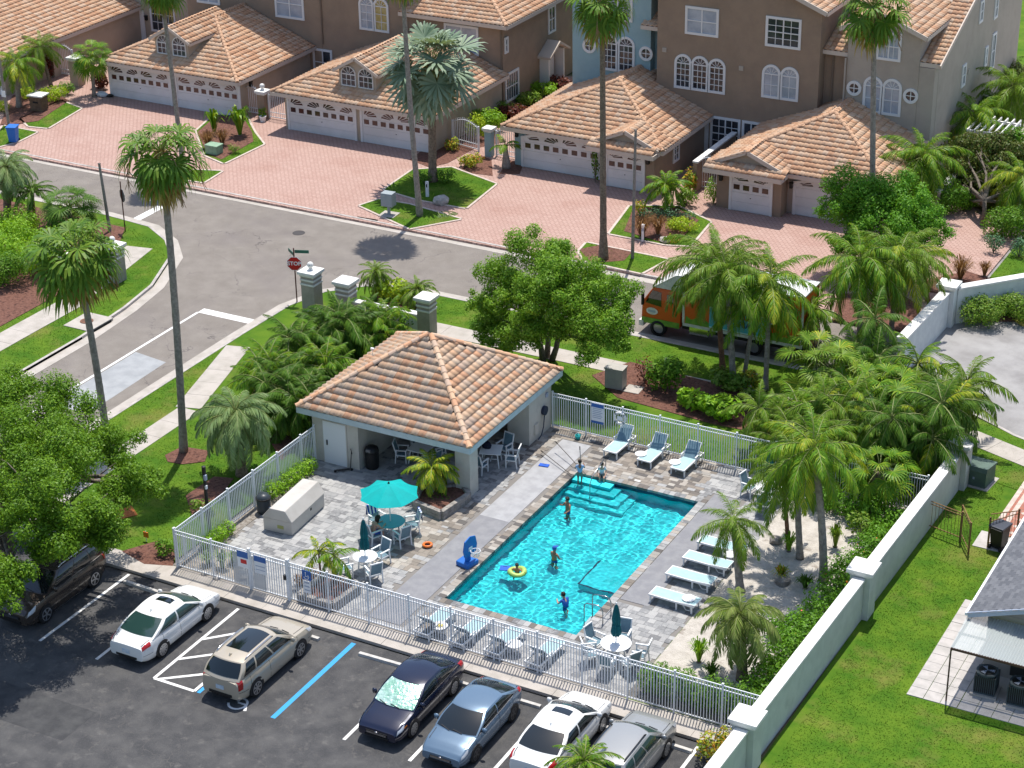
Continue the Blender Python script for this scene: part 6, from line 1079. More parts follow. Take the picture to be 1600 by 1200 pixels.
palm('full green feather palm before the windowed taupe side wall', ((3.96, 61.00), (3.45, 61.00, 3.08)), 'queen', L_ARECA, 32, 1.0, .14, .11, BARK, 'queen_palm', gq, 0, 60, -50); palm('tall feather palm between the pergola and the right edge', ((5.31, 64.27), (4.83, 64.27, 4.07)), 'queen', L_QUEEN, 32, 1.05, .14, .11, BARK, 'queen_palm', gq, 0, 61, -50)
tree('dense green tree at the right edge above the small lawn', (8.61, 54.19), [B3((7.28, 2.60), 57, 1.4), B3((8.00, 1.85), 56, 1.5), B3((7.29, 0.92), 55.5, 1.2)], L_FICB, 1800, .075, (.15, 1.4), 'shade_tree', 46, fill=.35)

# ---------------------------------------------------------------- cars
RUB = mat('tyre_rubber', (.014, .014, .015), .8); ALLOY = mat('alloy_wheel', (.42, .43, .45), .3, metal=.8); DALLOY = mat('dark_alloy', (.1, .1, .11), .35, metal=.7); CGL = mat('car_glass', (.006, .01, .011), .03, spec=.7, coat=.5)
CGLG = mat('green_tinted_glass', (.02, .05, .045), .04, spec=.7, coat=.5); TRIMB = mat('black_trim', (.012, .012, .013), .5); CHR = mat('chrome', (.6, .6, .62), .15, metal=1); LRED = mat('tail_lamp', (.35, .008, .008), .15, coat=.8); LCLR = mat('head_lamp', (.45, .47, .5), .1, coat=.8, spec=.8); AMB = mat('amber_lamp', (.55, .16, .02), .2)
PLATE = mat('licence_plate', (.45, .55, .65), .5, (.6, .65, .7), 9); SHADE = mat('foil_sunshade', (.3, .55, .42), .25, (.55, .75, .66), 3, metal=.35, bump=1.0, bs=7)
def interp(pts, s):
    if s <= pts[0][0]: return pts[0][1]
    for (a, u), (b, v) in zip(pts, pts[1:]):
        if s <= b: t = (s - a) / (b - a); t = t * t * (3 - 2 * t) * .5 + t * .5; return u + (v - u) * t
    return pts[-1][1]
def wheel(root, p, r, side, alloy, spokes=10, wd=.2):
    w = MB(); prof = [(r * .72, -wd / 2), (r * .9, -wd / 2), (r, -wd / 2 + .04), (r, wd / 2 - .04), (r * .9, wd / 2), (r * .72, wd / 2)]; n = 24
    vs = [(x * 1.0, rr * math.cos(2 * PI * j / n), rr * math.sin(2 * PI * j / n)) for rr, x in prof for j in range(n)]; w.add(vs, [(i * n + j, i * n + (j + 1) % n, (i + 1) * n + (j + 1) % n, (i + 1) * n + j) for i in range(5) for j in range(n)]); o = w.build('wheel', RUB, root, True, loc=p)
    m = MB(); x0 = side * (wd / 2 - .05); rr = r * .73
    m.add([(x0, rr * math.cos(2 * PI * j / n), rr * math.sin(2 * PI * j / n)) for j in range(n)], [tuple(range(n))], 1); x1 = side * (wd / 2 - .004)
    m.add([(x1, k * math.cos(2 * PI * j / n), k * math.sin(2 * PI * j / n)) for k in (r * .7, r * .6) for j in range(n)], [(j, (j + 1) % n, n + (j + 1) % n, n + j) for j in range(n)]); m.add([(x1, r * .15 * math.cos(j * PI / 6), r * .15 * math.sin(j * PI / 6)) for j in range(12)], [tuple(range(12))])
    for k in range(spokes):
        a = 2 * PI * k / spokes; d, e = Vector((0, math.cos(a), math.sin(a))), Vector((0, -math.sin(a), math.cos(a))); q = Vector((x1 - side * .006, 0, 0)); m.add([q + d * r * .12 - e * .025, q + d * r * .12 + e * .025, q + d * r * .62 + e * .04, q + d * r * .62 - e * .04], [(0, 1, 2, 3)])
    m.build('rim', [alloy, TRIMB], o)
def car(label, cx, cy, face, sp, pm, cat='car', name='parked_car', glass=CGL, alloy=ALLOY, spokes=10, group='cars parked facing the pool walk'):
    L, W, Hh = sp['L'], sp['W'], sp['H']; t = thing(name, label, cat, (cx, cy, -.12), 0 if face > 0 else PI, group); top = sp['top']; rear, front = -L / 2, L / 2
    def hw(s): q = abs((s - L * .5) / (L * .5)); return W / 2 * (1 - sp.get('taper', .1) * q ** 4 - .1 * max(0, (q - .86) / .14) ** 2)
    def zb(s): return .2 + .1 * max(0, (s - L + .7) / .7) ** 2 + .13 * max(0, (.7 - s) / .7) ** 2
    def sec(s):
        w = hw(s); a = zb(s); z = interp(top, s); h = z - a; tb = sp.get('tumble', .06)
        return [(w * .55, a), (w * .9, a + .01), (w * .97, a + h * .12), (w, a + h * .42), (w * (1 - tb * .2), a + h * .66), (w * (1 - tb * .45), a + h * .84), (w * (1 - tb * 1.3), a + h * .955), (w * (1 - tb * 3.2), a + h * .995), (w * .42, a + h * 1.02), (0, a + h * 1.03)]
    NS = 30; st = [.0] + [L * (.5 - .5 * math.cos(PI * i / NS)) for i in range(1, NS)] + [L]; mb = MB(); rings = []
    for i, s in enumerate(st):
        q = sec(min(max(s, .03), L - .03)); pinch = .0
        if i in (0, NS): q = [(x * .93, a_ + (.05 if a_ < .5 else -.04)) for x, a_ in q]
        y = rear + s; rings.append(len(mb.v)); mb.v += [(x, y, z) for x, z in q] + [(-x, y, z) for x, z in q[-2::-1]]
    k = 2 * len(sec(1)) - 1
    for a, b in zip(rings, rings[1:]):
        for j in range(k): j2 = (j + 1) % k; mb.f.append((a + j, a + j2, b + j2, b + j)); mb.m.append(0 if j < k - 1 else 1)
    mb.f += [tuple(rings[0] + j for j in range(k - 1, -1, -1)), tuple(rings[-1] + j for j in range(k))]; mb.m += [0, 0]; mb.f = [f[::-1] for f in mb.f]
    body = mb.build('body', [pm, TRIMB], t, True); sm_angle(body, 42); ring_n = len(sec(1))
    def surf(s, u, sd, off):
        def P(s_, u_):
            q = sec(s_); f = max(0, min(ring_n - 1 - 1e-6, u_)); i = int(f); g = f - i; return Vector((q[i][0] + (q[i + 1][0] - q[i][0]) * g, rear + s_, q[i][1] + (q[i + 1][1] - q[i][1]) * g))
        s = min(max(s, .035), L - .035); p = P(s, u); n = (P(min(s + .02, L - .03), u) - P(s - .02, u)).cross(P(s, min(u + .1, ring_n - 1.01)) - P(s, max(u - .1, 0))); n = n.normalized() if n.length > 0 else Vector((1, 0, 0))
        if n.x < 0 and u < 7: n = -n
        if u >= 7 and n.z < 0: n = -n
        p = p + n * off; return (sd * p.x, p.y, p.z)
    def patch(nm, s0, s1, u0, u1, m, sides=(1, -1), off=.008, ns=6, nu=4, par=None, skew=0):
        for sd in sides:
            g = MB(); g.add([surf(s0 + (s1 - s0) * i / ns + skew * j / nu, u0 + (u1 - u0) * j / nu, sd, off) for i in range(ns + 1) for j in range(nu + 1)], [(i * (nu + 1) + j, (i + 1) * (nu + 1) + j, (i + 1) * (nu + 1) + j + 1, i * (nu + 1) + j + 1) for i in range(ns) for j in range(nu)]); g.build(nm, m, par or body, True)
    # cabin
    rb, rr, rf, wb = sp['cab']; zr = Hh; ib = .93; ir = sp.get('roofw', .76)
    def zt(s): return interp(top, s) + .0
    wB = lambda s: hw(s) * .93
    wR = W / 2 * ir
    def side(u, v):   # u rear..front, v base..roof
        yb_, yr_ = rear + rb + (wb - rb) * u, rear + rr + (rf - rr) * u; s_ = rb + (wb - rb) * u; z0_ = zt(s_) * .985; z1_ = zr - .05 * abs(2 * u - 1) ** 3 - .02; bul = .05 * math.sin(PI * v)
        return Vector((wB(s_) + (wR * (1 - .05 * abs(2 * u - 1) ** 2) - wB(s_)) * v + bul, yb_ + (yr_ - yb_) * v, z0_ + (z1_ - z0_) * (v + .06 * math.sin(PI * v))))
    def endp(u, v, front_):   # u -1..1 across
        a = side(1 if front_ else 0, v); bul = (.16 if front_ else .13) * (1 - u * u); lift = .045 * (1 - u * u) * v
        return Vector((a.x * u, a.y + (bul if front_ else -bul), a.z + lift))
    def roof(u, v):  # u across -1..1, v rear..front
        a = side(v, 1); b1 = side(0, 1); e0 = .13 * (1 - u * u); y = a.y - e0 * (1 - v) * 1.0 + .16 * (1 - u * u) * v; return Vector((a.x * u, y, a.z + .045 * (1 - u * u) + .0 * v))
    def grid(fn, a0, a1, b0, b1, n, m, off, mt, nm, par, flip=False, crn=None):
        g = MB(); 
        for i in range(n + 1):
            for j in range(m + 1):
                a, b = a0 + (a1 - a0) * i / n, b0 + (b1 - b0) * j / m; p = fn(a, b)
                if off:
                    e = .02; nn = (fn(a + e, b) - fn(a - e, b)).cross(fn(a, b + e) - fn(a, b - e)); nn = -nn if nn.dot(p - Vector((0, 0, .9))) < 0 else nn; p = p + nn.normalized() * off
                g.v.append(tuple(p))
        g.f = [(i * (m + 1) + j, (i + 1) * (m + 1) + j, (i + 1) * (m + 1) + j + 1, i * (m + 1) + j + 1) for i in range(n) for j in range(m)]; g.m = [0] * len(g.f)
        if flip: g.f = [f[::-1] for f in g.f]
        return g if nm is None else g.build(nm, mt, par, True)
    cab = MB()
    for g in (grid(side, 0, 1, 0, 1, 10, 6, 0, None, None, None), grid(lambda u, v: Vector((-side(u, v).x, side(u, v).y, side(u, v).z)), 0, 1, 0, 1, 10, 6, 0, None, None, None, True), grid(lambda u, v: endp(u, v, True), -1, 1, 0, 1, 10, 6, 0, None, None, None, True), grid(lambda u, v: endp(u, v, False), -1, 1, 0, 1, 10, 6, 0, None, None, None), grid(roof, -1, 1, 0, 1, 10, 8, 0, None, None, None)): cab.add(g.v, g.f)
    cab = cab.build('cabin', pm, t, True); sm_angle(cab, 50)
    grid(lambda u, v: endp(u, v, True), -.93, .93, .06, .95, 10, 6, .008, sp.get('shade', glass), 'windshield', cab); grid(lambda u, v: endp(u, v, False), -.9, .9, .1 if not sp.get('suv') else .16, .93, 10, 6, .008, glass, 'rear_window', cab)
    sides_ = sp.get('win', [(.08, .46), (.5, .93)])
    for a, b in sides_:
        grid(side, a, b, .1, .86, 6, 5, .008, glass, 'side_window', cab); grid(lambda u, v: Vector((-side(u, v).x, side(u, v).y, side(u, v).z)), a, b, .1, .86, 6, 5, .008, glass, 'side_window', cab)
    for fl in (False, True): ch = grid((lambda u, v: Vector((-side(u, v).x, side(u, v).y, side(u, v).z))) if fl else side, .03, .97, .015, .06, 10, 1, .014, sp.get('chr', CHR), 'window_trim', cab)
    if sp.get('sun'): a, b, c_ = sp['sun']; grid(roof, -c_, c_, a, b, 6, 4, .01, CGL, 'sunroof', cab)
    if sp.get('rails'):
        for sd in (-1, 1): MB().tube([tuple(roof(sd * .93, v) + Vector((0, 0, .06 if 0 < i < 5 else .0))) for i, v in enumerate((.08, .14, .35, .6, .85, .92))], .022, 6).build('roof_rail', CHR if sp['rails'] == 1 else TRIMB, cab, True)
    if sp.get('ant'): MB().prism([(0, 0), (.2, 0), (.05, .1)], -.02, .02, ax='x').build('antenna_fin', pm, cab, loc=tuple(roof(0, .08) + Vector((0, 0, .0))))
    # wheels and arches
    r = sp.get('r', .335); ya, yf_ = rear + sp['ra'], rear + sp['ra'] + sp['wb']
    for y in (ya, yf_):
        for sd in (-1, 1):
            x = hw(y - rear) * 1.0; n = 20; m = MB(); x1 = x + .004; R_ = r * 1.16; m.add([(sd * x1, y + R_ * math.cos(PI * 2 * j / n), r + R_ * math.sin(PI * 2 * j / n) * (1 if j <= n / 2 else .55)) for j in range(n)] + [(sd * (x - .3), y + R_ * math.cos(PI * 2 * j / n), r + R_ * math.sin(PI * 2 * j / n)) for j in range(n)], [tuple(range(n))] + [(j, (j + 1) % n, n + (j + 1) % n, n + j) for j in range(n)]); m.build('wheel_arch', TRIMB, body)
            wheel(t, (sd * (x - .085), y, r), r, sd, alloy, spokes)
    # shut lines, handles, sills
    for s in sp.get('doors', (rb + .55, (rb + wb) / 2, wb + .1)): patch('door_gap', s - .009, s + .009, 1.6, 6.3, TRIMB, off=.003, ns=1, nu=8)
    for s in sp.get('doors', (rb + .55, (rb + wb) / 2, wb + .1))[:2]: patch('door_handle', s + .12, s + .3, 4.75, 5.0, sp.get('hand', pm), off=.025, ns=2, nu=1)
    patch('sill', sp['ra'] + .5, sp['ra'] + sp['wb'] - .5, 1.0, 1.75, TRIMB if not sp.get('sill') else ALLOY, off=.012)
    for sd in (-1, 1):
        p = side(.93, .1); MB().lathe([(.001, -.11), (.08, -.09), (.105, 0), (.09, .08), (.001, .1)], 10, sx=1, sy=.6).build('mirror', pm, cab, True, loc=(sd * (p.x + .13), p.y - .02, p.z + .05)); MB().beam((sd * p.x, p.y, p.z), (sd * (p.x + .1), p.y - .02, p.z + .02), .05).build('mirror_arm', TRIMB, cab)
    # lamps, grille, bumpers, plates
    a, b, c_, d = sp.get('head', (.42, .05, 4.6, 6.0)); patch('headlight', L - a, L - b, c_, d, LCLR, off=.012, ns=8, skew=-.12)
    a, b, c_, d = sp.get('tail', (.03, .42, 4.9, 6.6)); patch('taillight', a, b, c_, d, LRED, off=.012, ns=8, skew=.06)
    if sp.get('amber'): patch('turn_lamp', L - .62, L - .45, 4.6, 5.1, AMB, off=.016)
    zf = zb(L); hf = interp(top, L - .03) - zf; wf = hw(L) * .93
    gm = MB().box((0, front + .012, zf + hf * .6), (wf * 1.25, .03, hf * sp.get('gh', .3))); gm.build('grille', TRIMB, body)
    for i in range(3): MB().box((0, front + .03, zf + hf * (.52 + .08 * i)), (wf * 1.15, .012, .015)).build('grille_bar', CHR, body)
    MB().box((0, front + .012, zf + hf * .2), (wf * 1.4, .03, hf * .2)).build('air_intake', TRIMB, body); MB().lathe([(0, 0), (.06, 0), (.05, .02), (0, .02)], 14, sy=.6).build('badge', CHR, body).matrix_local = Matrix.Translation((0, front + .03, zf + hf * .78)) @ Matrix.Rotation(-PI / 2, 4, 'X')
    zz = zb(0); hr = interp(top, .03) - zz; MB().box((0, rear - .014, zz + hr * .55), (.34, .02, .16)).build('licence_plate', PLATE, body); MB().box((0, rear - .006, zz + hr * .14), (hw(0) * 1.3, .03, hr * .16)).build('rear_valance', TRIMB, body)
    patch('bumper_line', .03, .5, 3.0, 3.08, TRIMB, off=.004); patch('bumper_line', L - .5, L - .03, 3.0, 3.08, TRIMB, off=.004)
    patch('hood_gap', L - .75 if not sp.get('suv') else L - .8, L - .62, 7.0, 7.06, TRIMB, off=.004) if 0 else None
    patch('hood_gap', wb + .1, L - .45, 6.95, 7.05, TRIMB, off=.003, ns=8, nu=1)
    if not sp.get('suv'): patch('trunk_gap', .12, rb - .05, 7.0, 7.1, TRIMB, off=.003, ns=5, nu=1)
    for s in (-.35, .25): MB().beam(tuple(endp(s, .05, True) + Vector((0, .015, .015))), tuple(endp(s + .45, .12, True) + Vector((0, .02, .02))), .02, .015).build('wiper', TRIMB, cab)
    return t
SEDAN = dict(L=4.9, W=1.84, H=1.44, top=[(0, .86), (.25, .98), (.9, 1.03), (2.4, .98), (3.5, .95), (4.3, .83), (4.75, .7), (4.9, .6)], cab=(.6, 1.6, 2.75, 3.75), ra=1.05, wb=2.81, r=.345, sun=(.62, .86, .5), ant=1)
COUPE = dict(L=4.55, W=1.8, H=1.41, top=[(0, .88), (.2, 1.0), (.7, 1.04), (2.2, .98), (3.3, .95), (4.0, .85), (4.4, .7), (4.55, .58)], cab=(.35, 1.35, 2.5, 3.45), ra=.9, wb=2.7, r=.33, win=[(.1, .5), (.54, .93)], tail=(.03, .35, 5.0, 6.7))
NAVY = dict(L=4.88, W=1.85, H=1.47, top=[(0, .88), (.25, 1.0), (.8, 1.04), (2.4, .99), (3.5, .97), (4.3, .85), (4.7, .74), (4.88, .62)], cab=(.5, 1.5, 2.65, 3.7), ra=1.0, wb=2.85, r=.335, shade=SHADE, amber=1, gh=.42)
SUV = dict(L=4.83, W=1.92, H=1.62, top=[(0, 1.0), (.2, 1.1), (.6, 1.12), (2.4, 1.1), (3.5, 1.06), (4.3, .98), (4.65, .86), (4.83, .72)], cab=(.12, .62, 2.7, 3.55), ra=.95, wb=2.82, r=.37, suv=1, sun=(.28, .9, .72), rails=1, win=[(.06, .26), (.29, .58), (.61, .93)], tail=(.03, .22, 3.6, 6.8), roofw=.72, ant=1, tumble=.07, gh=.4)
BROWN_SUV = dict(L=4.85, W=1.93, H=1.75, top=[(0, 1.05), (.2, 1.14), (.6, 1.16), (2.4, 1.14), (3.6, 1.1), (4.35, 1.02), (4.7, .88), (4.85, .74)], cab=(.12, .5, 2.75, 3.65), ra=.95, wb=2.93, r=.38, suv=1, rails=1, win=[(.06, .24), (.27, .57), (.6, .93)], tail=(.03, .22, 4.2, 6.4), sill=1, roofw=.74)
SILV = dict(L=4.75, W=1.85, H=1.66, top=[(0, 1.02), (.2, 1.12), (.6, 1.13), (2.4, 1.1), (3.4, 1.06), (4.2, .97), (4.6, .84), (4.75, .7)], cab=(.12, .6, 2.6, 3.5), ra=.92, wb=2.7, r=.35, suv=1, rails=2, win=[(.06, .28), (.31, .58), (.61, .93)], tail=(.03, .22, 4.2, 6.6))
PW = paint('pearl_white_paint', (.74, .74, .72), .25); PC = paint('champagne_paint', (.47, .41, .32), .28, .25); PN = paint('navy_paint', (.008, .012, .035), .18, .2); PB = paint('blue_grey_paint', (.13, .2, .28), .25, .35); PBR = paint('dark_brown_paint', (.06, .045, .036), .22, .3); PS = paint('silver_paint', (.36, .36, .35), .28, .4)
def side_x(p, W): return p[0] - W / 2
a_, b_ = (-7.68, -5.31, -0.12), (-7.61, -2.49, -0.12); car('white sedan with a small sunroof left of the hatched bay', a_[0] - .84, (a_[1] + b_[1]) / 2 - .0, 1, SEDAN, PW, glass=CGLG, spokes=10)
a_, b_ = (-3.05, -5.83, -0.12), (-3.13, -2.83, -0.12); car('champagne crossover with a wide glass roof on the accessible bay', a_[0] - .88, (a_[1] + b_[1]) / 2, 1, SUV, PC, spokes=7)
a_, b_ = (3.29, -5.38, -0.12), (3.37, -2.40, -0.12); car('navy sedan with a foil sunshade behind its windshield', a_[0] - .84, (a_[1] + b_[1]) / 2, -1, NAVY, PN)
a_, b_ = (5.97, -5.59, -0.12), (6.07, -2.92, -0.12); car('blue grey sedan parked nose out beside the navy one', a_[0] - .82, (a_[1] + b_[1]) / 2, -1, COUPE, PB, alloy=DALLOY, spokes=5)
a_ = (9.10, -2.01, -0.12); car('white sedan at the bottom edge between the blue and silver cars', a_[0] - .86, a_[1] - 1.42, 1, SEDAN, PW)
a_ = (11.71, -2.22, -0.12); car('silver crossover with black roof rails at the bottom right', a_[0] - .86, a_[1] - 1.35, 1, SILV, PS, glass=CGLG)
a_, b_ = (-13.17, -5.49, -0.12), (-13.25, -2.48, -0.12); car('dark brown crossover half hidden under the oak', a_[0] - .9, (a_[1] + b_[1]) / 2, -1, BROWN_SUV, PBR, spokes=5)
# ---------------------------------------------------------------- box truck
TOR = mat('truck_orange', (.6, .085, .012), .4, coat=.4); TGR = mat('truck_green_print', (.1, .26, .03), .5, (.2, .36, .05), 3); TWH = mat('truck_white', (.7, .7, .68), .5, (.55, .55, .53), 3); TBL = mat('truck_sky_blue', (.08, .42, .58), .5); TDB = mat('truck_dark_blue', (.02, .025, .2), .5); TRD = mat('truck_red_letter', (.5, .03, .02), .5); TPI = mat('truck_pale_blue', (.5, .75, .8), .5); TYL = mat('truck_yellow', (.6, .42, .02), .5)
tk = thing('box_truck', 'orange box truck with painted side panels behind the street palms', 'truck', (.3, 30.3, -.13)); y0_, y1_ = -1.0, 1.15
MB().b(-2.0, y0_, 1.0, 4.25, y1_, 3.55).build('cargo_box', TOR, tk, bevel=.03); MB().b(-2.02, y0_ - .02, 3.55, 4.27, y1_ + .02, 3.62).build('box_roof', TWH, tk); MB().b(-2.02, y0_ - .02, .9, 4.27, y0_ + .05, 1.05).b(-2.05, y0_ - .015, 1.05, -1.93, y0_ + .05, 3.55).b(4.18, y0_ - .015, 1.05, 4.28, y0_ + .05, 3.55).build('box_trim', TWH, tk)
yp = y0_ - .004
m = MB(); pts = [(-1.9, 1.06), (4.15, 1.06)] + [(4.15 - i * .3, 1.42 + .12 * math.sin(i * 1.9)) for i in range(21)]; m.prism(pts, yp - .004, yp, ax='y').build('grass_print', TGR, tk)
MB().prism([(-.6, 1.15), (2.35, 1.15), (2.6, 1.3), (2.35, 1.5), (2.3, 1.65), (2.6, 1.9), (2.2, 2.15), (-.6, 2.15)], yp - .012, yp - .008, ax='y').build('swoosh_print', TBL, tk); MB().prism([(-.6, 1.08), (2.4, 1.08), (2.7, 1.28), (2.42, 1.52), (2.45, 1.66), (2.72, 1.92), (2.25, 2.22), (-.6, 2.22)], yp - .008, yp - .004, ax='y').build('swoosh_edge', TPI, tk)
MB().prism([(1.6, 2.25), (2.8, 2.25), (2.85, 2.7), (2.6, 3.2), (2.1, 3.35), (1.75, 3.0)], yp - .008, yp - .002, ax='y').build('round_print', TDB, tk); MB().prism([(2.95, 1.75), (3.3, 1.75), (3.35, 2.3), (3.1, 2.6), (2.9, 2.2)], yp - .008, yp - .002, ax='y').build('yellow_print', TYL, tk)
for x in (-.4, .5, 1.3, 3.6): MB().prism([(x - .22, 2.2), (x + .22, 2.2), (x + .3, 2.6), (x, 2.95), (x - .3, 2.55)], yp - .007, yp - .002, ax='y').build('leaf_print', TGR, tk)
mt_ = Matrix.Rotation(PI / 2, 4, 'X'); text_mesh('HUGROW', .5, TRD, 'lettering', tk, Matrix.Translation((.95, yp - .02, 1.98)) @ mt_, .006, bold=.012); text_mesh('MATERIALS', .42, TDB, 'lettering', tk, Matrix.Translation((.95, yp - .02, 1.55)) @ mt_, .006, bold=.012)
MB().prism([(-4.35, .65), (-2.2, .65), (-2.2, 2.62), (-3.7, 2.62), (-4.3, 1.75)], y0_ + .1, y1_ - .1, ax='y').build('cab', TOR, tk, bevel=.05); MB().prism([(-3.72, 2.62), (-2.1, 2.62), (-2.1, 3.5), (-2.5, 3.45)], y0_ + .12, y1_ - .12, ax='y').build('wind_deflector', TWH, tk)
MB().prism([(-4.12, 1.72), (-3.25, 1.62), (-3.25, 2.4), (-3.72, 2.45)], y0_ + .085, y0_ + .098, ax='y').build('side_window', CGL, tk); MB().add([(-4.31, y0_ + .25, 1.82), (-3.75, y0_ + .25, 2.55), (-3.75, y1_ - .25, 2.55), (-4.31, y1_ - .25, 1.82)], [(0, 1, 2, 3)]).build('windshield', CGL, tk); MB().prism([(-2.95, 1.9), (-2.6, 1.9), (-2.6, 2.35), (-2.95, 2.35)], y0_ + .085, y0_ + .098, ax='y').build('side_window', CGL, tk)
e = MB(); n = 18; e.prism([(-3.75 + .32 * math.cos(2 * PI * i / n), 1.3 + .19 * math.sin(2 * PI * i / n)) for i in range(n)], y0_ + .085, y0_ + .098, ax='y'); e.build('oval_badge', TWH, tk); MB().b(-3.95, y0_ + .08, 1.24, -3.55, y0_ + .085, 1.36).build('badge_print', SGREY, tk)
MB().b(-4.3, y0_ + .07, .62, -2.25, y0_ + .097, .92).build('lower_print', TGR, tk); MB().b(-4.45, y0_ + .05, .42, -4.2, y1_ - .05, .72).build('bumper', TWH, tk); MB().b(-2.2, y0_ + .35, .55, 4.2, y1_ - .35, .95).build('chassis', TRIMB, tk); MB().b(-1.7, y0_ + .1, .4, -.7, y0_ + .5, .85).build('fuel_tank', CHR, tk)
for x in (-3.4, 1.75):
    for sd, y in ((-1, y0_ + .2), (1, y1_ - .2)):
        wroot = MB().b(-.01, -.01, -.01, .01, .01, .01); m = MB(); n = 20; m.add([(rr * math.cos(2 * PI * j / n), yy, rr * math.sin(2 * PI * j / n)) for rr, yy in ((.28, -.14), (.42, -.14), (.42, .14), (.28, .14)) for j in range(n)], [(i * n + j, i * n + (j + 1) % n, (i + 1) * n + (j + 1) % n, (i + 1) * n + j) for i in range(3) for j in range(n)]); o = m.build('wheel', RUB, tk, True, loc=(x, y, .42)); MB().tube([(0, -.08, 0), (0, .08, 0)], .28, 16).build('rim', ALLOY, o)
MB().b(-4.2, y0_ - .25, 1.7, -4.1, y0_ - .08, 2.3).build('mirror', TRIMB, tk); MB().b(4.25, y0_ + .2, .5, 4.6, y1_ - .2, .62).build('step_bumper', TRIMB, tk)

# ---------------------------------------------------------------- pool furniture
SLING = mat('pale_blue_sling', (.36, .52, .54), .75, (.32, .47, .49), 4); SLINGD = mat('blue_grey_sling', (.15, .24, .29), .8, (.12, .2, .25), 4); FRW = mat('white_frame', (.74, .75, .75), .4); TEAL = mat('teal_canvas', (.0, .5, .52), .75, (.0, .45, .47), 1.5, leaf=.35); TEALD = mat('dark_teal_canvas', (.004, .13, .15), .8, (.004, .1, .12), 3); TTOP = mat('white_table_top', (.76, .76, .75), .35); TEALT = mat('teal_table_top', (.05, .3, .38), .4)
def chair_proto():
    t = thing('patio_chair', 'x', 'chair')
    for sx in (-1, 1):
        MB().b(sx * .27 - .022, .2, 0, sx * .27 + .022, .245, .63).build('leg', FRW, t); MB().beam((sx * .27, -.27, 0), (sx * .27, -.2, .63), .045).build('leg', FRW, t); MB().b(sx * .27 - .035, -.24, .63, sx * .27 + .035, .27, .665).build('arm', FRW, t); MB().beam((sx * .25, -.2, .4), (sx * .25, -.36, 1.0), .04).build('back_post', FRW, t)
    MB().b(-.27, .2, .36, .27, .24, .41).b(-.27, -.22, .36, .27, -.18, .41).b(-.29, -.2, .37, -.25, .22, .41).b(.25, -.2, .37, .29, .22, .41).build('seat_frame', FRW, t); MB().b(-.27, .195, .16, .27, .22, .2).build('stretcher', FRW, t)
    MB().box((0, .01, .42), (.5, .4, .02), rx=R(-3)).build('seat', SLINGD, t); MB().box((0, -.285, .72), (.48, .02, .56), rx=R(15)).build('backrest', SLINGD, t); MB().beam((-.27, -.36, 1.0), (.27, -.36, 1.0), .045).build('top_rail', FRW, t)
    return t
CH = chair_proto(); first = [True]
def chair(p, rz, label, group='white framed patio chairs', z=.014):
    o = CH if first[0] else copy_tree(CH); first[0] = False; o.location = (p[0], p[1], z); o.rotation_euler = (0, 0, rz); tag(o, label, 'chair', group); return o
def table(label, p, r=.55, h=.72, mt=TTOP, square=0, group=None, z=.014, rz=0):
    t = thing('side_table' if h < .6 else 'patio_table', label, 'table', (p[0], p[1], z), rz, group)
    if square: MB().b(-square / 2, -square / 2, h - .04, square / 2, square / 2, h).build('table_top', mt, t, bevel=.01)
    else: MB().lathe([(0, h - .035), (r * .97, h - .035), (r, h - .02), (r, h - .005), (r * .97, h), (0, h)], 32).build('table_top', mt, t)
    for k in range(4): a = k * PI / 2 + PI / 4; q = r * .62 if not square else square * .6; MB().beam((math.cos(a) * q, math.sin(a) * q, 0), (math.cos(a) * q * .8, math.sin(a) * q * .8, h - .04), .045 if h > .6 else .03).build('leg', FRW, t)
    MB().b(-r * .5, -.02, h * .3, r * .5, .02, h * .3 + .03).b(-.02, -r * .5, h * .3 + .031, .02, r * .5, h * .3 + .06).build('brace', FRW, t); return t
def lounger_proto(ang):
    t = thing('sun_lounger', 'x', 'sun lounger'); hy, bl = .2, .78; c, s = math.cos(R(ang)), math.sin(R(ang))
    for sx in (-1, 1): MB().b(sx * .32 - .025, -1.0, .3, sx * .32 + .025, .95, .37).build('rail', FRW, t)
    for y in (-.92, .2, .85):
        for sx in (-1, 1): MB().b(sx * .32 - .024, y - .03, 0, sx * .32 + .024, y + .03, .3).build('leg', FRW, t)
    MB().b(-.295, -1.0, .31, .295, -.95, .365).b(-.295, .9, .31, .295, .95, .365).build('cross_bar', FRW, t); MB().b(-.293, -.95, .345, .293, hy, .368).build('seat', SLING, t)
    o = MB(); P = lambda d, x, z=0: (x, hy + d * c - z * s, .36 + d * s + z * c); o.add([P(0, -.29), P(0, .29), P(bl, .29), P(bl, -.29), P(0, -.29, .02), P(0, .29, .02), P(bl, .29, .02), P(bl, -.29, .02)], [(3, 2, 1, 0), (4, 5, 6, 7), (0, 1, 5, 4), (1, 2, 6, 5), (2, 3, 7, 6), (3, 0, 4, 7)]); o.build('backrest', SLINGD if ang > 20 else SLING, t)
    m = MB()
    for sx in (-1, 1): m.beam(P(0, sx * .31), P(bl, sx * .31), .035)
    m.beam(P(bl, -.31), P(bl, .31), .035); m.build('back_frame', FRW, t)
    if ang > 20:
        for sx in (-1, 1): MB().b(sx * .35 - .03, .05, .5, sx * .35 + .03, .5, .53).b(sx * .35 - .02, .08, .3, sx * .35 + .02, .13, .5).build('arm', FRW, t)
    for sx in (-1, 1): MB().tube([(sx * .3, .45, .3), (sx * .3, .6, .1), (sx * .3, .85, .12)], .015, 5).build('strut', FRW, t)
    return t
LP = {48: lounger_proto(48), 3: lounger_proto(3)}; used = set()
def lounger(p, rz, ang, label, group):
    o = LP[ang] if ang not in used else copy_tree(LP[ang]); used.add(ang); o.location = (p[0], p[1], .014); o.rotation_euler = (0, 0, rz); tag(o, label, 'sun lounger', group)
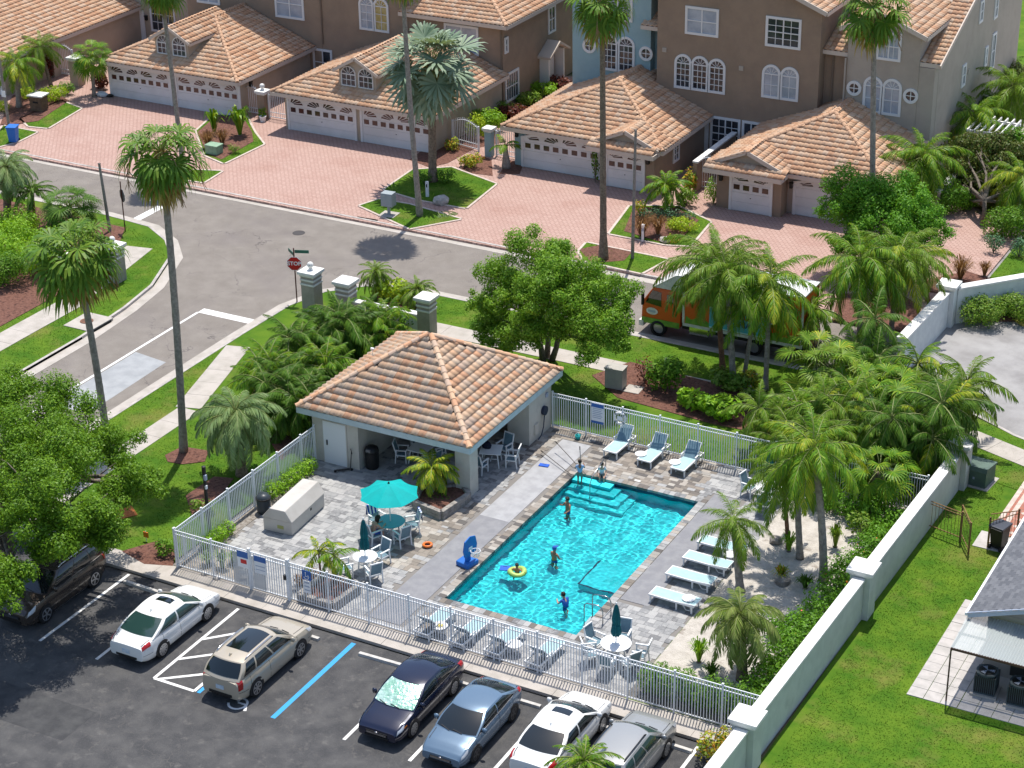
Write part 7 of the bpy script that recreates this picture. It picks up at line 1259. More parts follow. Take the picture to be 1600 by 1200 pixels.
gL = 'pale blue sun loungers round the pool'
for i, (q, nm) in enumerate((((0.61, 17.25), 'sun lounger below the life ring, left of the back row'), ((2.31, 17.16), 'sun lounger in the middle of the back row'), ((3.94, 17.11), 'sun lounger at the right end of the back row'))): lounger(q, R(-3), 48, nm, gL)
for q, nm in (((1.91, 16.62), 'white side table between the left two back row loungers'), ((3.56, 16.59), 'white side table between the right two back row loungers')): table(nm, q, .26, .42, group='little round side tables')
for q, nm in (((8.07, 6.60), 'flat sun lounger nearest the closed umbrella in the right row'), ((8.00, 8.30), 'flat sun lounger second from the front in the right row'), ((8.10, 9.72), 'flat sun lounger third from the front, partly behind palm fronds'), ((8.12, 11.13), 'flat sun lounger at the far end of the right row')): lounger(q, R(-92), 3, nm, gL)
table('white side table between the two nearest right row loungers', (8.63, 6.62), .27, .45, group='little round side tables'); table('white side table at the far end of the right row', (8.75, 10.44), .27, .42, group='little round side tables')
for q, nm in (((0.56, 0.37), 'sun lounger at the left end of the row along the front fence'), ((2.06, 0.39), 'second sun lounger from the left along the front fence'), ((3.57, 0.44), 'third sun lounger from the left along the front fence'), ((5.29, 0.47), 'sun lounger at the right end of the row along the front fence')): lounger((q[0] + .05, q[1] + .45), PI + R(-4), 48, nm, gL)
tb = table('white side table with a yellow flower between the left two fence loungers', (1.01, 0.55), .3, .45, group='little round side tables'); table('white side table between the right two fence loungers', (4.13, 0.73), .3, .45, group='little round side tables')
fq = (1.01, 0.55); t = thing('flower', 'yellow flower lying on a white side table by the fence', 'flower', (fq[0] + .05, fq[1] - .05, .465)); m = MB()
for k in range(6): a = k * PI / 3; m.add([(0, 0, .01), (math.cos(a - .4) * .09, math.sin(a - .4) * .09, .05), (math.cos(a) * .15, math.sin(a) * .15, .04), (math.cos(a + .4) * .09, math.sin(a + .4) * .09, .05)], [(0, 1, 2, 3)])
m.build('petals', mat('yellow_petal', (.7, .55, .03), .5), t); MB().ball((0, 0, .03), .03, 8).build('centre', mat('green_leaf_mid', (.1, .2, .03), .6), t)
def umbrella_open(label, p, Rr=1.28, zt_=2.5, zr=2.02):
    t = thing('patio_umbrella', label, 'umbrella', (p[0], p[1], .014)); MB().tube([(0, 0, 0), (0, 0, zt_ - .02)], .025, 8).build('pole', FRW, t); n = 8; off = R(10)
    for k in range(n):
        a0, a1 = off + 2 * PI * k / n, off + 2 * PI * (k + 1) / n; m = MB(); K = 5; vs = []
        for i in range(K + 1):
            f = i / K; rr = Rr * f; z = zt_ - (zt_ - zr) * f ** 1.25
            for j in range(5): g = j / 4; a = a0 + (a1 - a0) * g; sag = .05 * f * math.sin(PI * g); d = math.cos(PI / n) / math.cos(a - (a0 + a1) / 2); vs.append((rr * d * math.cos(a) * (1 - .04 * math.sin(PI * g) * f), rr * d * math.sin(a) * (1 - .04 * math.sin(PI * g) * f), z - sag))
        m.add(vs, [(i * 5 + j, (i + 1) * 5 + j, (i + 1) * 5 + j + 1, i * 5 + j + 1) for i in range(K) for j in range(4)]); m.build('canopy_panel', TEAL, t, True)
        MB().beam((0, 0, zt_ - .1), (Rr * math.cos(a0) * .98, Rr * math.sin(a0) * .98, zr - .02), .018).build('rib', FRW, t)
    MB().lathe([(.05, 0), (.035, .05), (.0, .08)], 10, (0, 0, zt_)).build('finial', BLK, t); return t
def umbrella_closed(label, p, h=2.45, group='closed teal umbrellas'):
    t = thing('closed_umbrella', label, 'umbrella', (p[0], p[1], .014), 0, group); MB().tube([(0, 0, 0), (0, 0, h)], .024, 8).build('pole', FRW, t); m = MB(); n = 16; prof = [(.03, 1.0), (.14, 1.05), (.17, 1.2), (.12, 1.55), (.14, 1.75), (.1, 2.1), (.06, 2.32), (.02, 2.4)]
    vs = [(r_ * (1 + .22 * (1 if j % 2 else -1)) * math.cos(2 * PI * j / n), r_ * (1 + .22 * (1 if j % 2 else -1)) * math.sin(2 * PI * j / n), z) for r_, z in prof for j in range(n)]; m.add(vs, [(i * n + j, i * n + (j + 1) % n, (i + 1) * n + (j + 1) % n, (i + 1) * n + j) for i in range(len(prof) - 1) for j in range(n)]).build('folded_canopy', TEALD, t); MB().ball((0, 0, h), .035, 8).build('finial', FRW, t); MB().tube([(.16 * math.cos(a * PI / 6), .16 * math.sin(a * PI / 6), 1.5) for a in range(13)], .015, 4, cap=False).build('strap', TEALD, t)
UB = Vector((-4.56, 6.07)); umbrella_open('open turquoise umbrella over the table with the seated person', UB); table('round teal topped table under the open turquoise umbrella', UB, .6, .72, TEALT)
for a, d, nm in ((-115, .85, 'patio chair of the person seated under the turquoise umbrella'), (-25, .85, 'patio chair right of the turquoise umbrella table'), (45, .9, 'patio chair with blue towels behind the turquoise umbrella table'), (160, .9, 'patio chair hung with a striped towel left of the umbrella table')): q = UB + Vector((math.cos(R(a)), math.sin(R(a)))) * d; chair(q, R(a + 90), nm)
T2 = Vector((-4.00, 3.22)); table('round white table with a closed umbrella near the gate', T2, .5, .72); umbrella_closed('closed teal umbrella through the white table near the gate', T2 + Vector((-.0, .0)))
for a, d, nm in ((75, .85, 'patio chair behind the white table near the gate'), (-35, .85, 'patio chair right of the white table near the gate'), (-130, .85, 'patio chair left of the white table beside the small planter palms')): q = T2 + Vector((math.cos(R(a)), math.sin(R(a)))) * d; chair(q, R(a + 90), nm)
T3 = Vector((7.65, 2.15)); table('round white table with a closed umbrella by the pool ladder', T3, .58, .72); umbrella_closed('closed teal umbrella through the white table by the pool ladder', T3)
for a, d, nm in ((100, .95, 'patio chair on the pool side of the ladder table'), (170, .95, 'patio chair on the left of the ladder table'), (10, .95, 'patio chair on the right of the ladder table'), (-140, .95, 'patio chair at the left fence corner of the ladder table'), (-85, .95, 'patio chair nearest the fence at the ladder table'), (-30, .95, 'patio chair at the right fence corner of the ladder table')): q = T3 + Vector((math.cos(R(a)), math.sin(R(a)))) * d; chair(q, R(a + 90), nm)
T4 = Vector((8.25, 15.83)); table('round white table by the far right palms', T4, .58, .74); umbrella_closed('closed teal umbrella through the far right table', T4)
for a, d, nm in ((170, .95, 'patio chair left of the far right table'), (-80, .95, 'patio chair before the far right table'), (100, .95, 'patio chair behind the far right table')): q = T4 + Vector((math.cos(R(a)), math.sin(R(a)))) * d; chair(q, R(a + 90), nm)
T5 = Vector((-6.77, 12.23)); table('square white table in the shade at the left of the pool house', T5, .5, .73, square=.95)
for a, d, nm in ((130, .85, 'upper left chair at the shaded square table'), (200, .85, 'lower left chair at the shaded square table'), (50, .85, 'back chair at the shaded square table'), (-20, .85, 'chair behind the yellow planter palm in the shade')): q = T5 + Vector((math.cos(R(a)), math.sin(R(a)))) * d; chair(q, R(a + 90), nm)
T6 = Vector((-3.90, 13.48)); table('square white table under the right side of the pool house roof', T6, .5, .73, square=.95, rz=R(20))
for a, d, nm in ((15, .95, 'patio chair at the sunny end of the right pool house table'), (-95, .9, 'patio chair beside the pool house corner post'), (80, .95, 'patio chair with a high back behind the right pool house table')): q = T6 + Vector((math.cos(R(a)), math.sin(R(a)))) * d; chair(q, R(a + 90), nm)
t = thing('bag', 'dark bag lying on the pool house table', 'bag', (T6.x - .25, T6.y + .05, .745)); MB().lathe([(.0, 0), (.2, 0), (.24, .12), (.16, .26), (0, .28)], 12, sy=.7).build('pouch', mat('navy_cloth', (.01, .012, .03), .9), t, True); MB().tube([(-.12, 0, .24), (0, 0, .42), (.12, 0, .24)], .015, 5).build('strap', mat('navy_cloth', (.01, .012, .03), .9), t)
# towels
def towel(label, p, rz, c1, c2, z=.014):
    t = thing('towel', label, 'towel', (p[0], p[1], z), rz)
    for i in range(6): x = -.25 + i * .085; MB().add([(x, -.405, 1.03), (x + .083, -.405, 1.03), (x + .083, -.42, .55), (x, -.42, .55), (x, -.33, 1.035), (x + .083, -.33, 1.035), (x + .083, -.24, .6), (x, -.24, .6)], [(0, 1, 2, 3), (0, 4, 5, 1), (4, 7, 6, 5)]).build('stripe', c1 if i % 2 else c2, t)
TB, TW = mat('towel_blue', (.02, .06, .3), .95), mat('towel_white', (.7, .72, .75), .95)
for a, d, nm in ((45, .9, 'blue and white towel over the chair back right of the umbrella pole'), (160, .9, 'striped towel over the chair back left of the umbrella pole')): q = UB + Vector((math.cos(R(a)), math.sin(R(a)))) * d; towel(nm, q, R(a + 90), TB, TW)
t = thing('backpack', 'dark blue backpack on the pavers left of the umbrella table', 'bag', (UB.x - 1.0, UB.y - .35, .014)); MB().lathe([(.0, 0), (.18, .0), (.2, .15), (.15, .33), (0, .38)], 12, sy=.75).build('pouch', mat('navy_cloth', (.01, .012, .03), .9), t, True); MB().tube([(-.05, -.1, .34), (0, -.1, .42), (.05, -.1, .34)], .012, 5).build('handle', BLK, t)
# ---------------------------------------------------------------- deck objects
CAB = mat('beige_cabinet', (.52, .49, .45), .55, (.47, .44, .4), 1.2, dirt=(.38, .35, .31), ds=1.2, dlo=.6, dhi=.85)
c = Vector((-8.22, 4.21)); t = thing('pump_cabinet', 'beige fibreglass pump cabinet with a sloped lid on the deck', 'cabinet', (c.x, c.y, .014), R(4)); MB().b(-1.38, 0, 0, 0, 2.75, .62).build('cabinet_body', CAB, t, bevel=.03); MB().prism([(-1.42, .625), (.04, .625), (-.28, 1.12), (-1.0, 1.12)], -.03, 2.78, ax='y').build('lid', CAB, t, bevel=.03); MB().box((.004, 1.6, .45), (.02, .1, .1)).build('latch', BLK, t); MB().box((-.55, -.004, .3), (.3, .01, .16)).build('label_plate', mat('olive_print', (.35, .36, .12), .6), t)
c = (-10.44, 5.37); t = thing('filter_tank', 'dark round filter tank with pipes beside the fence', 'filter tank', (c[0], c[1], 0)); MB().lathe([(.0, 0), (.28, 0), (.3, .1), (.3, .72), (.22, .86), (0, .88)], 20).build('tank', mat('dark_tank', (.035, .045, .055), .4), t, True); MB().lathe([(.3, .66), (.33, .66), (.33, .72), (.3, .72)], 20).build('clamp_band', BLK, t); MB().tube([(.25, 0, .3), (.5, -.1, .3), (.6, -.5, .25), (.6, -.6, .05)], .04, 7).build('pipe', SGREY, t); MB().tube([(.62, -.75, .18), (.62, -.35, .18)], .12, 12).build('pump', BLK, t)
def litter(label, p, z=.014): t = thing('trash_can', label, 'trash can', (p[0], p[1], z)); MB().lathe([(.0, 0), (.26, 0), (.3, .05), (.31, .85), (.0, .86)], 24).build('bin_body', BLK, t); MB().lathe([(.325, .8), (.325, .86), (.28, 1.0), (.14, 1.1), (0, 1.12)], 24).build('dome_lid', BLK, t, True); MB().box((0, -.27, .95), (.22, .08, .13)).build('flap', mat('bin_grey', (.15, .15, .16), .4), t)
litter('black domed trash can in the shade of the pool house', (-8.42, 10.80))
c = (-9.34, 9.93); t = thing('kick_scooter', 'black kick scooter standing by the white pool house door', 'scooter', (c[0], c[1], .014), R(40)); MB().b(-.35, -.06, .08, .25, .06, .11).build('footboard', BLK, t); MB().tube([(.28, 0, .1), (.36, 0, .95)], .02, 7).build('stem', BLK, t); MB().tube([(.36, -.24, .95), (.36, .24, .95)], .018, 7).build('handlebar', BLK, t)
for x in (-.4, .33): MB().tube([(x, -.02, .06), (x, .02, .06)], .06, 12).build('wheel', RUB, t)
c = (-11.29, 2.65); t = thing('lamp_post', 'black lamp post inside the corner of the pool fence', 'lamp post', (c[0], c[1], 0)); MB().lathe([(.075, 0), (.075, 3.1), (.0, 3.12)], 12).build('post', BLK, t); MB().lathe([(.085, 2.9), (.085, 3.3), (0, 3.32)], 12).build('cap', BLK, t); MB().b(.04, -.12, 2.72, .14, .0, 2.95).build('floodlight', SGREY, t); MB().b(.05, -.1, 2.3, .12, .0, 2.45).build('sensor', SWHITE, t)
# stone planters
STN = mat('planter_stone', (.24, .22, .2), .95, (.34, .31, .28), 4, bump=.6, bs=12, dirt=(.14, .13, .12), ds=3)
def planter(label, poly, h, wd=.22, fill=MULCH):
    c = sum((Vector(p) for p in poly), Vector((0, 0))) / len(poly); t = thing('stone_planter', label, 'planter', (c.x, c.y, 0)); n = len(poly); k = 0
    for i in range(n):
        a, b = Vector(poly[i]) - c, Vector(poly[(i + 1) % n]) - c; L = (b - a).length; d = (b - a) / L; m = max(1, round(L / .4))
        for row in range(max(1, round(h / .2))):
            for j in range(m): p = a + d * (L * (j + .5) / m); o = MB().box((0, 0, 0), (L / m - .012, wd, h / max(1, round(h / .2)) - .01)).build('block', STN, t, bevel=.012); o.location = (p.x, p.y, (row + .5) * h / max(1, round(h / .2))); o.rotation_euler = (0, 0, math.atan2(d.y, d.x) + R(rnd.uniform(-1.5, 1.5)))
    MB().prism([tuple(Vector(p) - c) for p in poly], 0, h - .12).build('soil', fill, t)
planter('grey stone planter round the yellow palm beside the corner post', [(-4.87, 8.50), (-3.39, 8.21), (-3.14, 10.12), (-3.82, 10.72), (-5.24, 9.75)], .42); planter('low square stone planter with two small palms beside the gate', [(-5.13, 0.12), (-3.58, 0.13), (-3.40, 1.79), (-5.06, 2.03)], .4)
pad('stone_bed', [(-10.5, .35), (-8.4, .35), (-8.9, 1.9), (-10.5, 2.3)], mat('pebble_bed', (.42, .37, .31), .95, (.25, .22, .18), 14, .4, .6, bump=1, bs=25), -.05, .02); pad('fence_bed', [(-11.2, .2), (-10.45, .2), (-10.45, 9.6), (-11.2, 9.6)], mat('fence_bed_soil', (.2, .17, .14), .95, (.35, .32, .28), 8, bump=1), -.05, .012); pad('hedge_bed', [(8.98, .2), (14.2, .2), (14.2, 1.4), (8.98, 1.4)], mat('dark_gravel', (.2, .19, .18), .95, (.1, .095, .09), 12, bump=1), -.05, .016)
# hoop, kickboards, ring, bucket, poles
HB = mat('hoop_blue', (.015, .13, .45), .45); c = (-0.38, 5.51); t = thing('pool_basketball_hoop', 'blue poolside basketball hoop at the left edge of the pool', 'basketball hoop', (c[0] - .2, c[1], .014), R(-8)); MB().prism([(-.4, -.3), (.25, -.35), (.3, .35), (-.4, .3)], .0, .22).build('base', HB, t, bevel=.05)
MB().prism([(-.12, .2), (.12, .2), (.1, .95), (.0, 1.0), (-.1, .95)], -.06, .06, ax='x').build('support', HB, t); m = MB().prism([(-.36, .55), (.36, .55), (.44, .85), (.34, 1.25), (0, 1.36), (-.34, 1.25), (-.44, .85)], .1, .15, ax='x').build('backboard', HB, t); MB().tube([(.4 + .2 * math.cos(a * PI / 8), .2 * math.sin(a * PI / 8), .8) for a in range(17)], .015, 6, cap=False).build('rim', SWHITE, t); m = MB()
for k in range(8): a = k * PI / 4; m.tube([(.4 + .2 * math.cos(a), .2 * math.sin(a), .8), (.4 + .12 * math.cos(a + .4), .12 * math.sin(a + .4), .5)], .008, 4)
m.build('net', SWHITE, t); MB().prism([(-.12, .72), (.12, .72), (.12, .9), (-.12, .9)], .151, .156, ax='x').build('print', SWHITE, t)
def board2(label, p, a, b, rz, mt, z): t = thing('kickboard', label, 'kickboard', (p[0], p[1], z), rz); MB().b(-a / 2, -b / 2, 0, a / 2, b / 2, .04).build('foam', mt, t, bevel=.015); MB().b(-a * .2, b * .2, .041, a * .2, b * .35, .044).build('grip', mat('dark_blue_foam', (.01, .05, .2), .7), t)
board2('blue foam kickboard lying on the pale walkway', (-1.74, 14.37), .45, .25, R(8), mat('blue_foam', (.02, .1, .5), .7), .02); board2('dark blue kickboard floating beside the child with the ring', (0.75, 6.18, -0.17), .42, .38, R(20), mat('blue_foam', (.02, .1, .5), .7), -.155)
c = (-2.79, 6.04); t = thing('swim_ring', 'orange swim ring on the weathered pavers', 'swim ring', (c[0], c[1], .05)); MB().tube([(.17 * math.cos(a * PI / 10), .17 * math.sin(a * PI / 10), .04) for a in range(21)], .055, 8, cap=False).build('ring', mat('orange_vinyl', (.7, .17, .03), .35), t, True); MB().box((.17, 0, .1), (.03, .02, .03)).build('valve', SWHITE, t)
c = (-1.55, 17.33); t = thing('toy_bucket', 'small turquoise beach toy at the back fence', 'toy', (c[0], c[1], .014)); MB().lathe([(0, 0), (.1, 0), (.14, .2), (.12, .2), (.09, .02), (0, .02)], 14).build('bucket', mat('turq_plastic', (.02, .4, .38), .4), t, True); MB().tube([(-.13, 0, .2), (0, 0, .34), (.13, 0, .2)], .01, 5).build('handle', SWHITE, t)
def pole_(label, a, b, mt): t = thing('pool_pole', label, 'pole', a); a, b = Vector(a), Vector(b); MB().tube([(0, 0, 0), tuple(b - a)], .018, 6).build('shaft', mt, t); MB().tube([tuple((b - a) * .93), tuple((b - a) * 1.0)], .024, 6).build('grip', BLK, t)
STEEL = mat('stainless_rail', (.35, .36, .38), .25, metal=.9)
pole_('dark telescopic pole resting across the pale walkway', (0.47, 14.23, 0.10), (-1.91, 15.81, 0.50), mat('dark_pole', (.12, .11, .1), .5)); pole_('second pole lying over the walkway towards the pool corner', (-0.20, 14.02, 0.10), (-2.36, 15.26, 0.20), mat('dark_pole', (.12, .11, .1), .5))
t = thing('pool_ladder', 'steel pool ladder with looped handrails by the closed umbrella', 'ladder', (5.66, 4.35, 0))
for y in (-.36, .36):
    MB().tube([(.55, y, 0), (.55, y, .62), (.48, y, .78), (.34, y, .84), (-.12, y, .8), (-.24, y, .72), (-.25, y, .5), (-.24, y, -1.0)], .024, 8).build('handrail', STEEL, t, True); MB().lathe([(.06, 0), (.05, .02), (.024, .025)], 12, (.55, y, .012)).build('flange', STEEL, t)
for z in (-.3, -.6, -.9): MB().b(-.3, -.36, z, -.18, .36, z + .03).build('rung', SWHITE, t)
for z in (.3,): MB().tube([(.55, -.36, z), (.55, .36, z)], .018, 6).build('cross_bar', STEEL, t)
bn = MB().b(3.75, 6.75, -1.04, 5.64, 8.75, -.5).build('swim_bench', PF, W); bn.cycles.is_caustics_receiver = True
for q in ((3.74, 6.74, -.52, 3.8, 8.75, -.49), (3.8, 6.74, -.52, 5.64, 6.8, -.49)): MB().b(*q).build('tile_edge', TILEB, W).cycles.is_caustics_receiver = True
t = thing('handrail', 'steel grab rail standing on the pool steps by the standing child', 'handrail', (x0 + 1.25, y1 - .1, 0)); MB().tube([(0, .45, 0), (0, .45, .75), (0, .3, .88), (0, -.9, .55), (0, -1.1, .3), (0, -1.1, -.6)], .022, 8).build('rail', STEEL, t, True); MB().lathe([(.06, 0), (.024, .03)], 12, (0, .45, .012)).build('flange', STEEL, t)
# ---------------------------------------------------------------- street objects
SREDP = mat('stop_red', (.45, .008, .01), .45); POLE = mat('brown_sign_post', (.09, .025, .02), .6); GREYW = mat('weathered_pole', (.3, .265, .235), .85, (.2, .18, .16), 6, bump=.4)
VD = Vector((.5, -.87))
def stop(label, p, rz, back=False, names=True):
    t = thing('stop_sign', label, 'stop sign', (p[0], p[1], 0), rz); MB().tube([(0, 0, 0), (0, 0, 3.05)], .035, 8).build('post', POLE, t); oc = lambda r_: [(r_ * math.cos(PI / 8 + k * PI / 4), 2.2 + r_ * math.sin(PI / 8 + k * PI / 4)) for k in range(8)]
    o = MB().prism(oc(.41), -.052, -.046, ax='y').build('sign_edge', SWHITE, t); MB().prism(oc(.385), -.058, -.0525, ax='y').build('sign_face', SREDP, t); MB().prism(oc(.41), -.045, -.04, ax='y').build('sign_back', mat('sign_back_grey', (.16, .14, .13), .6), t); text_mesh('STOP', .3, SWHITE, 'lettering', t, Matrix.Translation((0, -.062, 2.2)) @ Matrix.Rotation(PI / 2, 4, 'X'), .003, bold=.006)
    if names:
        SG = mat('street_name_green', (.02, .1, .07), .5); MB().b(.05, -.012, 2.78, .8, .012, 2.95).build('name_blade', SG, t); MB().box((-.24, .38, 2.68), (.76, .024, .17), rz=R(-58)).build('name_blade', SG, t)
stop('red stop sign with two street name blades at the near corner', (-21.67, 24.56), R(22)); stop('stop sign seen from behind beside the leaning grey post', (-36.14, 28.55), R(150), names=False)
def lpost(label, b, topy, lean=0, r=.085, arm=0, sign=0): 
    h = b[1]; t = thing('utility_post', label, 'post', (b[0][0], b[0][1], 0)); MB().tube([(0, 0, -.1), (lean * .5, 0, h / 2), (lean, 0, h)], [r * 1.2, r, r * .85], 10).build('post', GREYW, t); MB().lathe([(r, 0), (r * 1.15, .02), (0, .06)], 10, (lean, 0, h)).build('cap', BLK, t)
    if sign: MB().box((.0, -.13, 2.2), (.34, .02, .42)).build('plate', SWHITE, t)
lpost('weathered grey post on the island before the single garage door', ((-8.47, 37.76), 7.39), 0, .1); lpost('weathered grey post with a small white plate at the far left', ((-55.08, 40.33), 6.82), 0, -.15, sign=1); lpost('leaning grey post beside the reversed stop sign', ((-36.93, 28.16), 4.06), 0, -.25)
c = (-23.94, 37.49); t = thing('mailbox', 'grey pedestal cluster mailbox on the kerb by the slim palm', 'mailbox', (c[0], c[1], .0), R(4)); GM = mat('mailbox_grey', (.3, .34, .36), .5); MB().b(-.5, -.45, -.1, .5, .45, .06).build('pad', CONC, t); MB().b(-.07, -.07, .06, .07, .07, .6).build('pedestal', GM, t); MB().b(-.36, -.28, .6, .36, .28, 1.4).build('case', GM, t, bevel=.02)
for i in range(2):
    for j in range(4): MB().b(-.33 + i * .34, -.292, .64 + j * .18, -.33 + i * .34 + .31, -.281, .64 + j * .18 + .16).build('door', GM, t)
MB().b(-.2, -1.15, -.12, -1.6, -.9, -.0).build('inlet', mat('dark_hole', (.01, .01, .01), .9), t)
def wheelie(label, p, mt, lid, rz, z=0): t = thing('wheelie_bin', label, 'wheelie bin', (p[0], p[1], z), rz); MB().add([(-.24, -.26, .06), (.24, -.26, .06), (.24, .26, .06), (-.24, .26, .06), (-.3, -.34, 1.02), (.3, -.34, 1.02), (.3, .34, 1.02), (-.3, .34, 1.02)], [(3, 2, 1, 0), (4, 5, 6, 7), (0, 1, 5, 4), (1, 2, 6, 5), (2, 3, 7, 6), (3, 0, 4, 7)]).build('bin_body', mt, t, bevel=.03); MB().b(-.34, -.38, 1.02, .34, .4, 1.1).build('lid', lid, t, bevel=.03); [MB().tube([(x - .03, .3, .1), (x + .03, .3, .1)], .1, 12).build('wheel', RUB, t) for x in (-.24, .24)]; MB().tube([(-.28, .42, 1.0), (.28, .42, 1.0)], .02, 6).build('handle', mt, t)
BB = mat('recycling_blue', (.02, .14, .5), .5); wheelie('bright blue recycling bin at the kerb on the far left', (-52.51, 37.88), BB, BB, R(20)); wheelie('black wheeled bin behind the iron side gate', (17.99, 16.55), BLK, mat('bin_lid_grey', (.05, .055, .07), .4), R(165), 0)
c = (-39.49, 41.76); t = thing('meter_box', 'pale green utility box on the left island', 'utility box', (c[0], c[1], .04)); GB = mat('pale_green_box', (.25, .38, .26), .6, (.2, .31, .21), 4); MB().b(-.45, -.35, 0, .45, .35, .5).build('box', GB, t, bevel=.03); MB().b(-.48, -.38, .5, .48, .38, .6).build('lid', GB, t, bevel=.03)
c = (-2.34, 22.91); t = thing('utility_cabinet', 'beige grey utility cabinet on the mulch by the round tree', 'cabinet', (c[0], c[1], .03), R(3)); CG = mat('cabinet_grey', (.4, .38, .34), .6, (.35, .33, .3), 3); MB().b(-.45, -.3, 0, .45, .3, 1.0).build('box', CG, t, bevel=.02); MB().b(-.48, -.33, 1.0, .48, .33, 1.06).build('lid', CG, t); MB().b(.5, -.35, -.03, 1.3, .45, .03).build('pad', CONC, t)
c = (15.62, 21.58); t = thing('transformer_box', 'green transformer box on the grass beyond the garden wall', 'utility box', (c[0], c[1], 0), R(-6)); TG_ = mat('transformer_green', (.1, .15, .12), .6, (.08, .12, .1), 3); MB().b(-.55, -.5, 0, .55, .6, .75).build('box', TG_, t, bevel=.02); MB().prism([(-.55, .75), (.65, .75), (.65, .82), (-.5, .95)], -.58, .58, ax='x').build('lid', TG_, t); MB().b(-.7, -.65, -.05, .7, .75, .02).build('pad', CONC, t); MB().b(-.04, -.515, .35, .04, -.5, .45).build('lock', SGREY, t)
c = (-55.38, 43.75); t = thing('stone_pedestal', 'brown stone pedestal with a flat pale cap between chartreuse shrubs', 'pedestal', (c[0], c[1], 0), R(8)); MB().b(-.45, -.4, -.05, .45, .4, 1.05).build('shaft', mat('brown_stone', (.2, .13, .08), .9, (.13, .08, .05), 5, bump=.8), t); MB().b(-.58, -.5, 1.05, .58, .5, 1.13).build('cap', CAPW, t); MB().b(-.2, -.42, .6, .2, -.405, .72).build('slot', BLK, t)
c = (-9.00, 40.22); t = thing('bollard_light', 'white bollard light among the dark red grass', 'bollard light', (c[0], c[1], .04)); MB().lathe([(.07, 0), (.07, .85), (.1, .86), (.1, 1.0), (0, 1.05)], 12).build('post', SWHITE, t); MB().lathe([(.072, .62), (.074, .8)], 12).build('lens', SGREY, t)
c = (-23.43, 41.01); t = thing('marker_post', 'short white marker post at the foot of the silvery palm', 'post', (c[0], c[1], .03)); MB().b(-.09, -.05, 0, .09, .05, .95).build('post', SWHITE, t); MB().b(-.04, -.056, .6, .04, -.051, .8).build('print', BLK, t)
c = (-53.51, 48.06); t = thing('bag', 'crumpled white sacks dropped by the left garage corner', 'bag', (c[0], c[1], .02)); MB().lathe([(0, 0), (.45, .02), (.5, .12), (.3, .26), (0, .3)], 9, sy=.6).build('sack', mat('white_plastic', (.6, .63, .68), .5, bump=1, bs=8), t); MB().lathe([(0, 0), (.3, .02), (.32, .1), (0, .2)], 9, (.55, .1, 0), sy=.7).build('sack', BLK, t)
for q, lb in (((-33.04, 48.61), 'white pot between the brown garage doors'), ((-40.35, 48.35), 'white pot before the ball topped gate pillar')): t = thing('flower_pot', lb, 'pot', (q[0], q[1], 0)); MB().lathe([(0, 0), (.16, 0), (.24, .38), (.2, .38), (.18, .32), (0, .32)], 16).build('pot', SWHITE, t); MB().lathe([(0, .33), (.19, .33), (0, .34)], 12).build('soil', SOIL, t)
c = (2.36, 7.18); hyd = (1.52, 8.58); c = (-13.45, 1.14); t = thing('garden_gnome', 'x', 'x') if 0 else None
c = (-13.39, 1.11); t = thing('marker_flag', 'small orange marker stuck in the grass outside the fence corner', 'marker', (c[0], c[1], 0)); MB().b(-.01, -.01, 0, .01, .01, .5).build('stake', SWHITE, t); MB().b(-.12, -.02, .2, .12, .02, .45).build('flag', AMB, t)
# ---------------------------------------------------------------- lower right house, gate, condensers
SHG = mat('grey_shingle', (.12, .125, .14), .9, pal=[(.115, .12, .135), (.14, .145, .16), (.1, .105, .12), (.15, .155, .17), (.125, .13, .145)], bump=.4, bs=30)
e0, e1 = Vector((19.37, 7.00, 2.70)), Vector((19.38, 14.34, 2.70)); hy0, hx0 = e0.y, (e0.x + e1.x) / 2; t = thing('bungalow', 'house with a grey shingle roof cut by the right edge', 'house', (hx0 + 4, hy0 + 6, 0)); hl = lambda mb, n_, m_, **k: mb.build(n_, m_, t, loc=-t.location, **k)
hl(MB().b(hx0 + .6, hy0 + .55, -.1, hx0 + 12, hy0 + 13, 2.62), 'wall', mat('bungalow_wall', (.33, .3, .28), .9)); PKX = 5.5; RS = .36
rf = hl(MB().prism([(hx0, 2.68), (hx0 + PKX, 2.68 + PKX * RS), (hx0 + 2 * PKX, 2.68), (hx0 + 2 * PKX, 2.6), (hx0 + PKX, 2.55 + PKX * RS), (hx0, 2.6)], hy0, hy0 + 13.5, ax='y'), 'roof', mat('roof_sheet', (.1, .1, .11), .9)); sg = MB(); cs_, sn_ = 1 / math.hypot(1, RS), RS / math.hypot(1, RS)
for i in range(22):
    for j in range(30):
        d = i * .14; y = hy0 + j * .34 + (.17 if i % 2 else 0) - .1; px_, pz_ = hx0 + d * cs_ - .02, 2.69 + d * sn_ + .004; k = rnd.uniform(0, .005); sg.add([(px_, y, pz_ + .012 + k), (px_, y + .33, pz_ + .012 + k), (px_ + .2 * cs_, y + .33, pz_ + .2 * sn_ + .002), (px_ + .2 * cs_, y, pz_ + .2 * sn_ + .002), (px_, y, pz_ - .004), (px_, y + .33, pz_ - .004)], [(0, 3, 2, 1), (4, 0, 1, 5)])
tag(hl(sg, 'shingle_field', SHG), kind='stuff'); hl(MB().b(hx0 - .12, hy0, 2.55, hx0, hy0 + 13.5, 2.67), 'gutter', SWHITE); hl(MB().beam((hx0, hy0 - .03, 2.62), (hx0 + PKX, hy0 - .03, 2.62 + PKX * RS), .05, .2), 'bargeboard', SGREY); hl(MB().prism([(hx0 + .6, 2.62), (hx0 + 2 * PKX - .6, 2.62), (hx0 + PKX, 2.5 + PKX * RS)], hy0 + .56, hy0 + .7, ax='y'), 'gable', mat('bungalow_wall', (.33, .3, .28), .9))
